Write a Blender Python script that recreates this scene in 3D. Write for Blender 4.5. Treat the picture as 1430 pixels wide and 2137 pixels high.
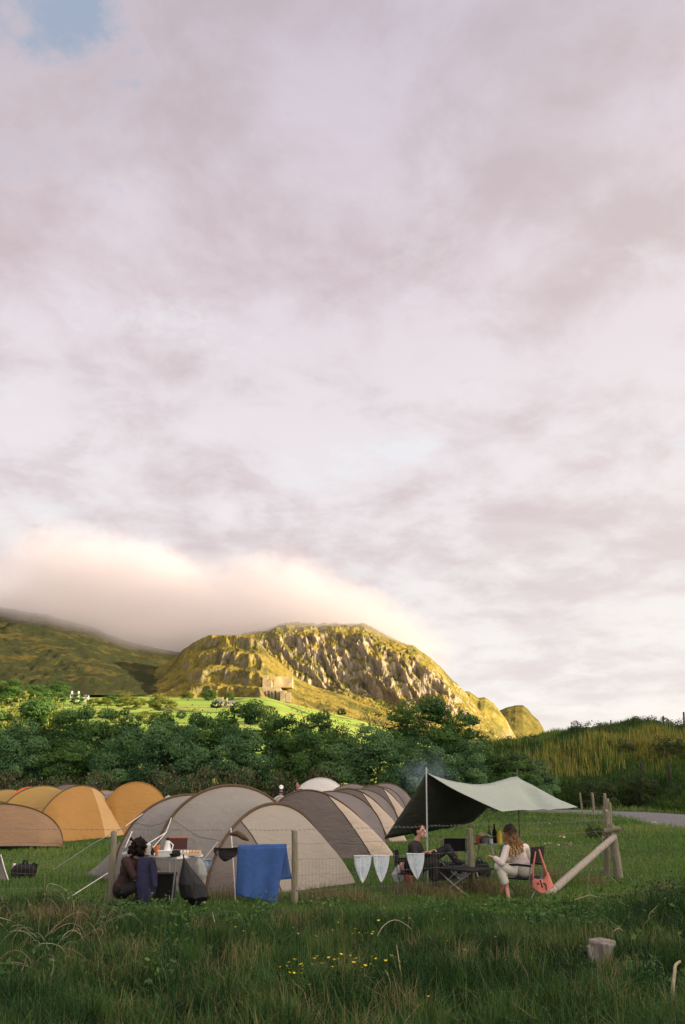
import bpy, bmesh, math, random
import numpy as np
from mathutils import Vector, Matrix, Quaternion

for o in list(bpy.data.objects):
    bpy.data.objects.remove(o)
scene = bpy.context.scene
COL = scene.collection

# ------------------------------------------------------------------ camera
CAM = np.array([0.0, 0.0, 1.96])
FPX, CX, CY = 2077.6, 715.0, 1068.5          # 35 mm lens on a 24 x 36 portrait frame
PITCH = math.atan((1625 - CY) / FPX)
cd = bpy.data.cameras.new('camera')
cd.sensor_fit = 'VERTICAL'; cd.sensor_height = 36.0; cd.sensor_width = 24.0
cd.lens = 35.0
cd.clip_start = 0.1; cd.clip_end = 20000
cam = bpy.data.objects.new('camera', cd); COL.objects.link(cam)
cam.location = CAM
cam.rotation_euler = (math.pi / 2 + PITCH, 0, 0)
scene.camera = cam

# ------------------------------------------------------------------ light
SUN_DIR = Vector((0.905, -0.425, 0)).normalized()
SUN_EL = math.radians(10.5)
sl = bpy.data.lights.new('sun', 'SUN')
sl.energy = 5.0; sl.angle = math.radians(0.6); sl.color = (1.0, 0.76, 0.45)
sun = bpy.data.objects.new('sun', sl); COL.objects.link(sun)
to_sun = Vector((SUN_DIR.x * math.cos(SUN_EL), SUN_DIR.y * math.cos(SUN_EL), math.sin(SUN_EL)))
sun.rotation_euler = to_sun.to_track_quat('Z', 'Y').to_euler()
sun.location = (60, -40, 60)

scene.view_settings.view_transform = 'Standard'
scene.view_settings.look = 'None'
scene.view_settings.gamma = 1.0
scene.view_settings.use_curve_mapping = False
scene.view_settings.exposure = 1.4
scene.cycles.volume_bounces = 2
scene.cycles.max_bounces = 6
scene.cycles.diffuse_bounces = 3
scene.cycles.transparent_max_bounces = 8
scene.cycles.volume_max_steps = 128


class NT:
    """small helper round a node tree"""
    def __init__(s, tree): s.t = tree; tree.nodes.clear()
    def n(s, typ, **kw):
        nd = s.t.nodes.new(typ)
        for k, v in kw.items():
            if k == 'inp':
                for kk, vv in v.items():
                    if isinstance(vv, bpy.types.NodeSocket): s.t.links.new(vv, nd.inputs[kk])
                    else: nd.inputs[kk].default_value = vv
            else: setattr(nd, k, v)
        return nd
    def math(s, op, a, b=None, c=None, clamp=False):
        nd = s.t.nodes.new('ShaderNodeMath'); nd.operation = op; nd.use_clamp = clamp
        for i, v in enumerate((a, b, c)):
            if v is None: continue
            if isinstance(v, bpy.types.NodeSocket): s.t.links.new(v, nd.inputs[i])
            else: nd.inputs[i].default_value = v
        return nd.outputs[0]
    def vmath(s, op, a, b=None, scale=None):
        nd = s.t.nodes.new('ShaderNodeVectorMath'); nd.operation = op
        for i, v in enumerate((a, b)):
            if v is None: continue
            if isinstance(v, bpy.types.NodeSocket): s.t.links.new(v, nd.inputs[i])
            else: nd.inputs[i].default_value = v
        if scale is not None: nd.inputs['Scale'].default_value = scale
        return nd.outputs['Value'] if op in ('DOT_PRODUCT', 'LENGTH', 'DISTANCE') else nd.outputs[0]
    def ramp(s, fac, stops, interp='LINEAR'):
        nd = s.t.nodes.new('ShaderNodeValToRGB'); nd.color_ramp.interpolation = interp
        el = nd.color_ramp.elements
        while len(el) > 1: el.remove(el[-1])
        el[0].position = stops[0][0]; el[0].color = col4(stops[0][1])
        for p, c in stops[1:]:
            e = el.new(p); e.color = col4(c)
        if isinstance(fac, bpy.types.NodeSocket): s.t.links.new(fac, nd.inputs[0])
        return nd.outputs[0]
    def mix(s, f, a, b, mode='MIX'):
        nd = s.t.nodes.new('ShaderNodeMix'); nd.data_type = 'RGBA'; nd.blend_type = mode
        for key, v in ((0, f), (6, a), (7, b)):
            if isinstance(v, bpy.types.NodeSocket): s.t.links.new(v, nd.inputs[key])
            else: nd.inputs[key].default_value = v if key == 0 else col4(v)
        return nd.outputs[2]
    def noise(s, vec, scale, detail=4, rough=0.55, dist=0.0):
        nd = s.t.nodes.new('ShaderNodeTexNoise')
        if vec is not None: s.t.links.new(vec, nd.inputs['Vector'])
        nd.inputs['Scale'].default_value = scale; nd.inputs['Detail'].default_value = detail
        nd.inputs['Roughness'].default_value = rough; nd.inputs['Distortion'].default_value = dist
        return nd.outputs[0]
    def maprange(s, v, a, b, c=0.0, d=1.0, smooth=True):
        nd = s.t.nodes.new('ShaderNodeMapRange')
        nd.interpolation_type = 'SMOOTHSTEP' if smooth else 'LINEAR'
        s.t.links.new(v, nd.inputs[0])
        for i, x in enumerate((a, b, c, d)): nd.inputs[i + 1].default_value = x
        return nd.outputs[0]
    def link(s, a, b): s.t.links.new(a, b)


def col4(c):
    if isinstance(c, (int, float)): return (c, c, c, 1)
    return tuple(c) + ((1,) if len(c) == 3 else ())


def pix_dir(px, py):
    v = np.array([(px - CX) / FPX, 1.0, -(py - CY) / FPX])
    c, s = math.cos(PITCH), math.sin(PITCH)
    return np.array([v[0], v[1] * c - v[2] * s, v[1] * s + v[2] * c])


def P(px, py, Y):
    d = pix_dir(px, py)
    return CAM + d * (Y / d[1])


def G(px, py, z=0.0):
    d = pix_dir(px, py)
    t = (z - CAM[2]) / d[2]
    return CAM + d * t


# ------------------------------------------------------------------ world: Nishita sky seen through a broken cloud layer
world = bpy.data.worlds.new('World'); scene.world = world
world.use_nodes = True
w = NT(world.node_tree)
sky = w.n('ShaderNodeTexSky', sky_type='NISHITA')
sky.sun_disc = False
sky.sun_elevation = SUN_EL
sky.sun_rotation = math.atan2(SUN_DIR.x, SUN_DIR.y)
sky.air_density = 1.0; sky.dust_density = 1.0
tc = w.n('ShaderNodeTexCoord')
sep = w.n('ShaderNodeSeparateXYZ'); w.link(tc.outputs['Generated'], sep.inputs[0])
zz = w.math('ADD', w.math('MAXIMUM', sep.outputs[2], 0.0), 0.16)
comb = w.n('ShaderNodeCombineXYZ')
w.link(w.math('DIVIDE', sep.outputs[0], zz), comb.inputs[0])
w.link(w.math('DIVIDE', sep.outputs[1], zz), comb.inputs[1])
q = comb.outputs[0]
mp = w.n('ShaderNodeMapping'); w.link(q, mp.inputs[0])
mp.inputs['Rotation'].default_value = (0, 0, math.radians(-35)); mp.inputs['Scale'].default_value = (1.0, 0.8, 1)
big = w.noise(mp.outputs[0], 1.25, 6, 0.55, 0.2)
fine = w.noise(mp.outputs[0], 5.0, 7, 0.62, 0.25)
n0 = w.math('ADD', w.math('MULTIPLY', big, 0.55), w.math('MULTIPLY', fine, 0.45))
dens = w.maprange(n0, 0.40, 0.61)
# thin streaks low in the sky
mp2 = w.n('ShaderNodeMapping'); w.link(q, mp2.inputs[0]); mp2.inputs['Scale'].default_value = (0.5, 1.6, 1)
mp2.inputs['Rotation'].default_value = (0, 0, math.radians(12))
streak = w.maprange(w.noise(mp2.outputs[0], 1.3, 5, 0.6, 0.3), 0.5, 0.72)
grey = w.ramp(sep.outputs[2], [(0.0, (0.84, 0.77, 0.70)), (0.10, (0.72, 0.655, 0.66)), (0.24, (0.63, 0.54, 0.56)), (0.42, (0.575, 0.482, 0.507)), (0.66, (0.485, 0.415, 0.448)), (1.0, (0.36, 0.33, 0.37))])
lite = w.ramp(sep.outputs[2], [(0.0, (0.93, 0.88, 0.80)), (0.10, (0.87, 0.835, 0.81)), (0.30, (0.78, 0.73, 0.76)), (0.5, (0.70, 0.62, 0.68)), (0.66, (0.585, 0.525, 0.60)), (1.0, (0.46, 0.43, 0.48))])
cloud = w.mix(dens, lite, grey)
cloud = w.mix(w.math('MULTIPLY', streak, w.maprange(sep.outputs[2], 0.62, 0.2, 0.0, 0.6)), cloud, lite)
# the western half of the layer glows towards the low sun
sd = w.n('ShaderNodeVectorMath', operation='DOT_PRODUCT'); w.link(tc.outputs['Generated'], sd.inputs[0])
sd.inputs[1].default_value = (0.75, 0.62, 0.2)
glow = w.maprange(sd.outputs['Value'], 0.62, 1.0)
cloud = w.mix(w.math('MULTIPLY', glow, 0.35), cloud, w.mix(0.6, cloud, (1.06, 0.95, 0.84)))
# break in the layer where clear sky shows
pd = pix_dir(118, 62); pd = pd / np.linalg.norm(pd)
hd = w.n('ShaderNodeVectorMath', operation='DISTANCE'); w.link(tc.outputs['Generated'], hd.inputs[0])
hd.inputs[1].default_value = tuple(pd)
hole = w.math('ADD', w.math('MULTIPLY', hd.outputs['Value'], 1.0), w.math('MULTIPLY', w.math('SUBTRACT', fine, 0.5), 0.8))
hole = w.maprange(hole, 0.075, -0.07, 0.0, 0.66)
K = 4.15
# behind the camera, round the low sun, brightness added to fill the shaded camp
ws = w.n('ShaderNodeVectorMath', operation='DOT_PRODUCT'); w.link(tc.outputs['Generated'], ws.inputs[0])
ws.inputs[1].default_value = (SUN_DIR.x * 0.93, SUN_DIR.y * 0.93, 0.36)
west = w.maprange(ws.outputs['Value'], 0.28, 0.95)
# ragged pale openings low in the layer
mp3 = w.n('ShaderNodeMapping'); w.link(q, mp3.inputs[0]); mp3.inputs['Scale'].default_value = (1.15, 1.05, 1); mp3.inputs['Location'].default_value = (0.35, 0.9, 0)
pale = w.maprange(w.noise(mp3.outputs[0], 1.9, 8, 0.66, 0.3), 0.53, 0.66)
pb_ = w.math('MULTIPLY', pale, w.math('MULTIPLY', w.maprange(sep.outputs[2], 0.56, 0.40), w.maprange(sep.outputs[2], 0.14, 0.26)))
cloud = w.mix(w.math('MULTIPLY', pb_, 0.7), cloud, (0.78, 0.80, 0.83))
cloud = w.mix(west, cloud, (2.65, 2.33, 2.05))
cl = w.n('ShaderNodeVectorMath', operation='SCALE'); w.link(cloud, cl.inputs[0]); cl.inputs['Scale'].default_value = K
clear = w.mix(0.5, sky.outputs[0], (0.9, 1.5, 2.0))
skyc = w.mix(hole, cl.outputs[0], clear)
bg = w.n('ShaderNodeBackground'); w.link(skyc, bg.inputs[0]); bg.inputs[1].default_value = 0.1
wo = w.n('ShaderNodeOutputWorld'); w.link(bg.outputs[0], wo.inputs[0])


# ------------------------------------------------------------------ numpy noise
def _h(ix, iy, iz, seed):
    h = (ix.astype(np.int64) * 374761393 + iy.astype(np.int64) * 668265263 + iz.astype(np.int64) * 2147483647 + seed * 1442695041) & 0xffffffff
    h = ((h ^ (h >> 13)) * 1274126177) & 0xffffffff
    h = ((h ^ (h >> 16)) * 2246822519) & 0xffffffff
    return ((h ^ (h >> 15)) & 0xffffff) / float(0xffffff)


def vnoise(x, y, z=None, seed=0):
    x = np.asarray(x, float); y = np.asarray(y, float)
    z = np.zeros_like(x) if z is None else np.asarray(z, float)
    ix, iy, iz = np.floor(x), np.floor(y), np.floor(z)
    fx, fy, fz = x - ix, y - iy, z - iz
    fx, fy, fz = [f * f * f * (f * (f * 6 - 15) + 10) for f in (fx, fy, fz)]
    r = 0
    for a in (0, 1):
        for b in (0, 1):
            for c in (0, 1):
                wgt = (fx if a else 1 - fx) * (fy if b else 1 - fy) * (fz if c else 1 - fz)
                r = r + wgt * _h(ix + a, iy + b, iz + c, seed)
    return r * 2 - 1


def fbm(x, y, z=None, octv=4, seed=0, gain=0.5):
    r = 0; a = 1.0; s = 0
    for k in range(octv):
        f = 2.03 ** k
        r = r + a * vnoise(np.asarray(x) * f + 17 * k, np.asarray(y) * f - 9 * k, None if z is None else np.asarray(z) * f, seed + k)
        s += a; a *= gain
    return r / s


def sstep(a, b, x):
    t = np.clip((np.asarray(x, float) - a) / (b - a), 0, 1)
    return t * t * (3 - 2 * t)


# ------------------------------------------------------------------ object helpers
def loc_of(o):
    v = Vector((0, 0, 0))
    while o is not None:
        v = v + o.location; o = o.parent
    return v


def setp(o, label=None, cat=None, group=None, kind=None):
    if label: o['label'] = label
    if cat: o['category'] = cat
    if group: o['group'] = group
    if kind: o['kind'] = kind
    return o


def thing(name, label, cat, loc=(0, 0, 0), group=None):
    o = bpy.data.objects.new(name, None); COL.objects.link(o)
    o.empty_display_size = 0.2
    o.location = Vector([float(v) for v in loc])
    return setp(o, label, cat, group)


def link_mesh(name, me, mats, parent=None):
    o = bpy.data.objects.new(name, me); COL.objects.link(o)
    if not isinstance(mats, (list, tuple)): mats = [mats]
    for m in mats: me.materials.append(m)
    if parent is not None: o.parent = parent
    return o


def np_mesh(name, V, F, smooth=False, colors=None, mi=None):
    """mesh from numpy arrays; F is (n,3) or (n,4)"""
    V = np.asarray(V, np.float32); F = np.asarray(F, np.int32)
    me = bpy.data.meshes.new(name)
    me.vertices.add(len(V)); me.vertices.foreach_set('co', V.ravel())
    k = F.shape[1]
    me.loops.add(F.size); me.loops.foreach_set('vertex_index', F.ravel())
    me.polygons.add(len(F))
    me.polygons.foreach_set('loop_start', np.arange(0, F.size, k, dtype=np.int32))
    me.polygons.foreach_set('loop_total', np.full(len(F), k, np.int32))
    me.polygons.foreach_set('use_smooth', np.full(len(F), bool(smooth)))
    if mi is not None: me.polygons.foreach_set('material_index', np.asarray(mi, np.int32))
    me.update(calc_edges=True)
    if colors is not None:
        at = me.color_attributes.new('tint', 'FLOAT_COLOR', 'POINT')
        c = np.ones((len(V), 4), np.float32); c[:, :3] = colors
        at.data.foreach_set('color', c.ravel())
    return me


class MB:
    """collects primitive shapes in world coordinates, builds ONE mesh object"""
    def __init__(s): s.v = []; s.f = []; s.m = []; s.cur = 0
    def add(s, vs, fs):
        b = len(s.v); s.v += [tuple(map(float, p)) for p in vs]
        for f in fs: s.f.append(tuple(i + b for i in f)); s.m.append(s.cur)
        return s
    def mat(s, i): s.cur = i; return s
    def tube(s, pts, r, n=8, cap=True):
        pts = [Vector([float(c) for c in p]) for p in pts]
        rs = r if isinstance(r, (list, tuple, np.ndarray)) else [r] * len(pts)
        vs = []; fs = []; prev = None
        for i, p in enumerate(pts):
            d = (pts[min(i + 1, len(pts) - 1)] - pts[max(i - 1, 0)])
            d = d.normalized() if d.length > 1e-9 else Vector((0, 0, 1))
            if prev is None:
                u = d.orthogonal().normalized()
            else:
                u = (prev - d * prev.dot(d)); u = u.normalized() if u.length > 1e-6 else d.orthogonal().normalized()
            prev = u; vv = d.cross(u)
            for k in range(n):
                a = 2 * math.pi * k / n
                vs.append(p + (u * math.cos(a) + vv * math.sin(a)) * float(rs[i]))
        for i in range(len(pts) - 1):
            for k in range(n):
                fs.append((i * n + k, i * n + (k + 1) % n, (i + 1) * n + (k + 1) % n, (i + 1) * n + k))
        if cap:
            fs.append(tuple(range(n - 1, -1, -1))); fs.append(tuple((len(pts) - 1) * n + k for k in range(n)))
        return s.add(vs, fs)
    def box(s, c, size, rot=None):
        R = rot if rot is not None else Matrix.Identity(3)
        vs = [Vector(c) + R @ Vector((size[0] * x / 2, size[1] * y / 2, size[2] * z / 2)) for x in (-1, 1) for y in (-1, 1) for z in (-1, 1)]
        return s.add(vs, [(0, 1, 3, 2), (4, 6, 7, 5), (0, 4, 5, 1), (2, 3, 7, 6), (0, 2, 6, 4), (1, 5, 7, 3)])
    def ell(s, c, r, rot=None, nu=14, nv=10):
        R = rot if rot is not None else Matrix.Identity(3)
        r = (r, r, r) if isinstance(r, (int, float)) else r
        c = Vector([float(x) for x in c]); vs = [c + R @ Vector((0, 0, r[2]))]
        for i in range(1, nv):
            t = math.pi * i / nv
            for k in range(nu):
                a = 2 * math.pi * k / nu
                vs.append(c + R @ Vector((r[0] * math.sin(t) * math.cos(a), r[1] * math.sin(t) * math.sin(a), r[2] * math.cos(t))))
        vs.append(c + R @ Vector((0, 0, -r[2]))); fs = []
        for k in range(nu): fs.append((0, 1 + k, 1 + (k + 1) % nu))
        for i in range(nv - 2):
            for k in range(nu):
                a = 1 + i * nu
                fs.append((a + k, a + nu + k, a + nu + (k + 1) % nu, a + (k + 1) % nu))
        a = 1 + (nv - 2) * nu
        for k in range(nu): fs.append((a + k, len(vs) - 1, a + (k + 1) % nu))
        return s.add(vs, fs)
    def lathe(s, c, prof, n=16, axis=None):
        """prof: list of (radius, height) along +z from c"""
        R = Matrix.Identity(3) if axis is None else Vector((0, 0, 1)).rotation_difference(Vector(axis).normalized()).to_matrix()
        c = Vector([float(x) for x in c]); vs = []; fs = []
        for r, z in prof:
            for k in range(n):
                a = 2 * math.pi * k / n
                vs.append(c + R @ Vector((max(r, 1e-4) * math.cos(a), max(r, 1e-4) * math.sin(a), z)))
        for i in range(len(prof) - 1):
            for k in range(n): fs.append((i * n + k, i * n + (k + 1) % n, (i + 1) * n + (k + 1) % n, (i + 1) * n + k))
        fs.append(tuple(range(n - 1, -1, -1))); fs.append(tuple((len(prof) - 1) * n + k for k in range(n)))
        return s.add(vs, fs)
    def grid(s, A, closed_u=False):
        A = np.asarray(A, float); nu, nv = A.shape[:2]
        fs = []
        for i in range(nu if closed_u else nu - 1):
            for j in range(nv - 1):
                i2 = (i + 1) % nu
                fs.append((i * nv + j, i2 * nv + j, i2 * nv + j + 1, i * nv + j + 1))
        return s.add(A.reshape(-1, 3), fs)
    def sheet(s, A, th):
        """a thick sheet from a grid of points: two skins joined at the rim"""
        A = np.asarray(A, float); nu, nv = A.shape[:2]
        du = np.gradient(A, axis=0); dv = np.gradient(A, axis=1)
        N = np.cross(du, dv); N /= np.linalg.norm(N, axis=2, keepdims=True) + 1e-12
        T = A + N * th / 2; B = A - N * th / 2
        vs = np.concatenate([T.reshape(-1, 3), B.reshape(-1, 3)]); o = nu * nv; fs = []
        for i in range(nu - 1):
            for j in range(nv - 1):
                a, b, c, d = i * nv + j, (i + 1) * nv + j, (i + 1) * nv + j + 1, i * nv + j + 1
                fs.append((a, b, c, d)); fs.append((o + a, o + d, o + c, o + b))
        rim = [(i, 0) for i in range(nu)] + [(nu - 1, j) for j in range(1, nv)] + [(i, nv - 1) for i in range(nu - 2, -1, -1)] + [(0, j) for j in range(nv - 2, 0, -1)]
        ids = [i * nv + j for i, j in rim]
        for k in range(len(ids)):
            a, b = ids[k], ids[(k + 1) % len(ids)]
            fs.append((b, a, o + a, o + b))
        return s.add(vs, fs)
    def mesh(s, name, off=Vector((0, 0, 0)), smooth=True, fix=True):
        me = bpy.data.meshes.new(name)
        me.from_pydata([(v[0] - off.x, v[1] - off.y, v[2] - off.z) for v in s.v], [], s.f)
        me.polygons.foreach_set('material_index', s.m)
        if fix:
            bm = bmesh.new(); bm.from_mesh(me); bmesh.ops.recalc_face_normals(bm, faces=bm.faces); bm.to_mesh(me); bm.free()
        me.polygons.foreach_set('use_smooth', [bool(smooth)] * len(me.polygons))
        me.update()
        return me
    def build(s, name, mats, parent=None, smooth=True, local=False, loc=None, sharp=40):
        if parent is None and loc is None and not local:
            a = np.array(s.v); loc = Vector(((a[:, 0].min() + a[:, 0].max()) / 2, (a[:, 1].min() + a[:, 1].max()) / 2, a[:, 2].min()))
        off = Vector((0, 0, 0)) if local else (loc_of(parent) if parent is not None else Vector([float(c) for c in loc]))
        me = s.mesh(name, off, smooth)
        if smooth and sharp:
            me.set_sharp_from_angle(angle=math.radians(sharp))
        o = link_mesh(name, me, mats, parent)
        if parent is None and not local: o.location = off
        return o
    def blob(s, name, mats, parent, voxel, it=4, fac=0.5, subdiv=False):
        """voxel-fuse all shapes into one continuous skin"""
        off = loc_of(parent) if parent is not None else Vector((0, 0, 0))
        me = s.mesh(name, off, True)
        o = bpy.data.objects.new(name, me); COL.objects.link(o)
        md = o.modifiers.new('r', 'REMESH'); md.mode = 'VOXEL'; md.voxel_size = voxel; md.use_smooth_shade = True
        sm = o.modifiers.new('s', 'SMOOTH'); sm.iterations = it; sm.factor = fac
        dg = bpy.context.evaluated_depsgraph_get(); dg.update()
        m2 = bpy.data.meshes.new_from_object(o.evaluated_get(dg))
        bpy.data.objects.remove(o); bpy.data.meshes.remove(me)
        m2.materials.clear(); m2.name = name
        m2.polygons.foreach_set('use_smooth', [True] * len(m2.polygons))
        return link_mesh(name, m2, mats, parent)


def dup(root, loc=None, rz=None, sc=None, label=None, group=None):
    r = root.copy(); COL.objects.link(r)
    if loc is not None: r.location = Vector([float(c) for c in loc])
    if rz is not None: r.rotation_euler = (0, 0, rz)
    if sc is not None: r.scale = sc if isinstance(sc, (tuple, list)) else (sc, sc, sc)
    if label: r['label'] = label
    if group: r['group'] = group
    for ch in list(root.children):
        c = ch.copy(); COL.objects.link(c); c.parent = r
        for g in list(ch.children):
            d = g.copy(); COL.objects.link(d); d.parent = c
    return r


# ------------------------------------------------------------------ materials
def new_mat(name):
    m = bpy.data.materials.new(name); m.use_nodes = True
    return m, NT(m.node_tree)


def mat_basic(name, c, rough=0.7, var=0.12, scale=8.0, bump=0.0, bscale=60.0, metallic=0.0, translucent=0.0, c2=None, stretch=None, spec=0.3):
    m, t = new_mat(name)
    tcn = t.n('ShaderNodeTexCoord'); vec = tcn.outputs['Object']
    if stretch:
        mpn = t.n('ShaderNodeMapping'); t.link(vec, mpn.inputs[0]); mpn.inputs['Scale'].default_value = stretch; vec = mpn.outputs[0]
    nz = t.noise(vec, scale, 5, 0.6)
    lo = tuple(x * (1 - var) for x in c); hi = tuple(min(1, x * (1 + var)) for x in (c2 or c))
    colr = t.ramp(nz, [(0.3, lo), (0.7, hi)])
    b = t.n('ShaderNodeBsdfPrincipled', inp={'Base Color': colr, 'Roughness': rough, 'Metallic': metallic, 'Specular IOR Level': spec})
    if bump:
        bn = t.n('ShaderNodeBump'); bn.inputs['Strength'].default_value = bump; bn.inputs['Distance'].default_value = 0.01
        t.link(t.noise(vec, bscale, 4, 0.6), bn.inputs['Height']); t.link(bn.outputs[0], b.inputs['Normal'])
    out = t.n('ShaderNodeOutputMaterial')
    if translucent:
        tr = t.n('ShaderNodeBsdfTranslucent'); t.link(colr, tr.inputs[0])
        mx = t.n('ShaderNodeMixShader'); mx.inputs[0].default_value = translucent
        t.link(b.outputs[0], mx.inputs[1]); t.link(tr.outputs[0], mx.inputs[2]); t.link(mx.outputs[0], out.inputs[0])
    else:
        t.link(b.outputs[0], out.inputs[0])
    return m


def mat_leaf(name, ramp, transl=0.3, rough=0.55):
    """foliage / blades: per-leaf 'tint' value picks the leaf's own colour"""
    m, t = new_mat(name)
    a = t.n('ShaderNodeAttribute', attribute_name='tint')
    sepn = t.n('ShaderNodeSeparateColor'); t.link(a.outputs['Color'], sepn.inputs[0])
    colr = t.ramp(sepn.outputs[0], ramp)
    b = t.n('ShaderNodeBsdfPrincipled', inp={'Base Color': colr, 'Roughness': rough, 'Specular IOR Level': 0.25})
    tr = t.n('ShaderNodeBsdfTranslucent'); t.link(colr, tr.inputs[0])
    mx = t.n('ShaderNodeMixShader'); mx.inputs[0].default_value = transl
    t.link(b.outputs[0], mx.inputs[1]); t.link(tr.outputs[0], mx.inputs[2])
    out = t.n('ShaderNodeOutputMaterial'); t.link(mx.outputs[0], out.inputs[0])
    return m
# ------------------------------------------------------------------ terrain height
ROAD = np.array([(13.5, 18), (14.3, 27), (15.2, 36), (16.2, 46), (17.0, 54), (16.0, 60.5), (12.5, 65), (7, 67.5), (0, 69), (-10, 70)], float)


def road_pts(n=160):
    t = np.linspace(0, len(ROAD) - 1, n)
    out = []
    for k in t:
        i = min(int(k), len(ROAD) - 2); f = k - i
        p0 = ROAD[max(i - 1, 0)]; p1 = ROAD[i]; p2 = ROAD[i + 1]; p3 = ROAD[min(i + 2, len(ROAD) - 1)]
        out.append(0.5 * ((2 * p1) + (-p0 + p2) * f + (2 * p0 - 5 * p1 + 4 * p2 - p3) * f * f + (-p0 + 3 * p1 - 3 * p2 + p3) * f ** 3))
    return np.array(out)


RP = road_pts()


def road_dist(x, y):
    x = np.asarray(x, float); y = np.asarray(y, float)
    d = np.full(x.shape, 1e9)
    for p in RP[::3]:
        d = np.minimum(d, (x - p[0]) ** 2 + (y - p[1]) ** 2)
    return np.sqrt(d)


def bank_s(x, y):
    a = y - 69.5
    b = x - (19.6 + 0.02 * (y - 50))
    return np.maximum(a, np.minimum(b, 60)) - 0.0


def gz(x, y):
    x = np.asarray(x, float); y = np.asarray(y, float)
    camp = np.exp(-((np.maximum(np.abs(x) - 60, 0)) / 60) ** 2)
    z = 0.05 * fbm(x * 0.22, y * 0.22, octv=3, seed=3) * camp
    # uneven rough ground in front of the fence, rising to where the photographer stands
    fr = sstep(17.0, 13.0, y) * camp
    z = z + fr * (0.11 * fbm(x * 1.1, y * 1.1, octv=3, seed=5) + 0.05)
    z = z + 0.28 * sstep(9.0, 2.0, y) * camp
    z = z + 0.32 * np.exp(-((x - 5.6) / 1.7) ** 2 - ((y - 15.4) / 1.6) ** 2)
    z = z + 0.20 * np.exp(-((x + 4.6) / 1.4) ** 2 - ((y - 14.2) / 1.5) ** 2)
    # gorse bank across the lane
    s = bank_s(x, y)
    Hc = np.interp(x, [4, 9, 13, 17.5, 20.2, 22.5, 25.6, 29, 60], [2.2, 4.0, 4.6, 4.7, 5.9, 5.6, 6.4, 6.0, 7.5])
    prof = sstep(0.0, 3.2, s) * 0.30 + sstep(1.5, 17.0, s) * 0.70
    bank = Hc * prof * sstep(2.0, 9.0, x) * sstep(175, 110, y) * sstep(-40, -5, y) * sstep(190, 110, x)
    bank = bank * (1 + 0.10 * fbm(x * 0.35, y * 0.35, octv=3, seed=8))
    z = z + bank
    # fields rising to the foot of the mountain
    az = x / np.maximum(y, 1)
    rise = np.maximum(y - 110, 0)
    rise = 0.089 * rise * sstep(0.0, 120, rise) - 0.000006 * np.maximum(rise - 900, 0) ** 2 * 0
    rise = np.minimum(rise, 150) * np.interp(az, [-0.075, 0.017, 0.11, 0.2], [1, 0.72, 0.4, 0.0]) * sstep(110, 200, y)
    z = z + rise + sstep(150, 500, y) * sstep(0.24, 0.12, az) * 1.5 * fbm(x * 0.012, y * 0.012, octv=3, seed=11)
    # unseen ridge added towards the low sun to shade the field
    a = x * SUN_DIR.x + y * SUN_DIR.y; n = -x * SUN_DIR.y + y * SUN_DIR.x
    shade_hillz = SHADE_H * np.exp(-((a - 170) / 46.0) ** 2) * sstep(-75, -45, n) * sstep(128, 92, n)
    return z + shade_hillz


SHADE_H = 45.0


def gz1(x, y): return float(gz(np.array([x]), np.array([y]))[0])


def ground_pt(px, py, it=4):
    z = 0.0
    for _ in range(it):
        p = G(px, py, z); z = gz1(p[0], p[1])
    p[2] = z
    return p


def axis(dense_lo, dense_hi, step, far_lo, far_hi, g=1.11):
    mid = list(np.arange(dense_lo, dense_hi + 1e-6, step))
    up = []; v = dense_hi; s = step
    while v < far_hi: s *= g; v += s; up.append(v)
    dn = []; v = dense_lo; s = step
    while v > far_lo: s *= g; v -= s; dn.append(v)
    return np.array(dn[::-1] + mid + up)


gx = axis(-22, 34, 0.45, -2600, 2600, 1.09)
gy = axis(4, 92, 0.45, -700, 2600, 1.06)
X, Y = np.meshgrid(gx, gy, indexing='ij')
Z = gz(X, Y)
rd0 = road_dist(X.ravel(), Y.ravel()).reshape(X.shape)
nx, ny = X.shape
V = np.stack([X, Y, Z], -1).reshape(-1, 3)
idx = np.arange(nx * ny).reshape(nx, ny)
F = np.stack([idx[:-1, :-1], idx[1:, :-1], idx[1:, 1:], idx[:-1, 1:]], -1).reshape(-1, 4)

m, t = new_mat('meadow_soil_and_grass')
geo = t.n('ShaderNodeNewGeometry'); sp = t.n('ShaderNodeSeparateXYZ'); t.link(geo.outputs['Position'], sp.inputs[0])
pos = geo.outputs['Position']
nA = t.noise(pos, 0.35, 5, 0.6); nB = t.noise(pos, 5.0, 4, 0.65); nC = t.noise(pos, 0.012, 4, 0.55); nD = t.noise(pos, 0.05, 5, 0.6)
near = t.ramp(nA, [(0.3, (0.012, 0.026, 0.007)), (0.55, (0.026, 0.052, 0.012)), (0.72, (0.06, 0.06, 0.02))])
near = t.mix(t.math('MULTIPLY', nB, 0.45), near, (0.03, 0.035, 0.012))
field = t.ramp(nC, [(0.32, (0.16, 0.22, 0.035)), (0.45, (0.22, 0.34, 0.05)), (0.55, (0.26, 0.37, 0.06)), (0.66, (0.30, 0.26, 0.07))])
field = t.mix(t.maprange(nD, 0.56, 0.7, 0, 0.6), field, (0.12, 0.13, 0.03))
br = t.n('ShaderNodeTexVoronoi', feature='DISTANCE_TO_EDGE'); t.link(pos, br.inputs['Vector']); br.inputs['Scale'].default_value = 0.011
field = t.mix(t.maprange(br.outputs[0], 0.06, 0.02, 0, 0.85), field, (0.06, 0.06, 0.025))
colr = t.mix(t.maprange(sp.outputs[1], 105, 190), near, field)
b = t.n('ShaderNodeBsdfPrincipled', inp={'Base Color': colr, 'Roughness': 0.9, 'Specular IOR Level': 0.1})
bn = t.n('ShaderNodeBump'); bn.inputs['Strength'].default_value = 0.7; bn.inputs['Distance'].default_value = 0.08
t.link(nB, bn.inputs['Height']); t.link(bn.outputs[0], b.inputs['Normal'])
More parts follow.
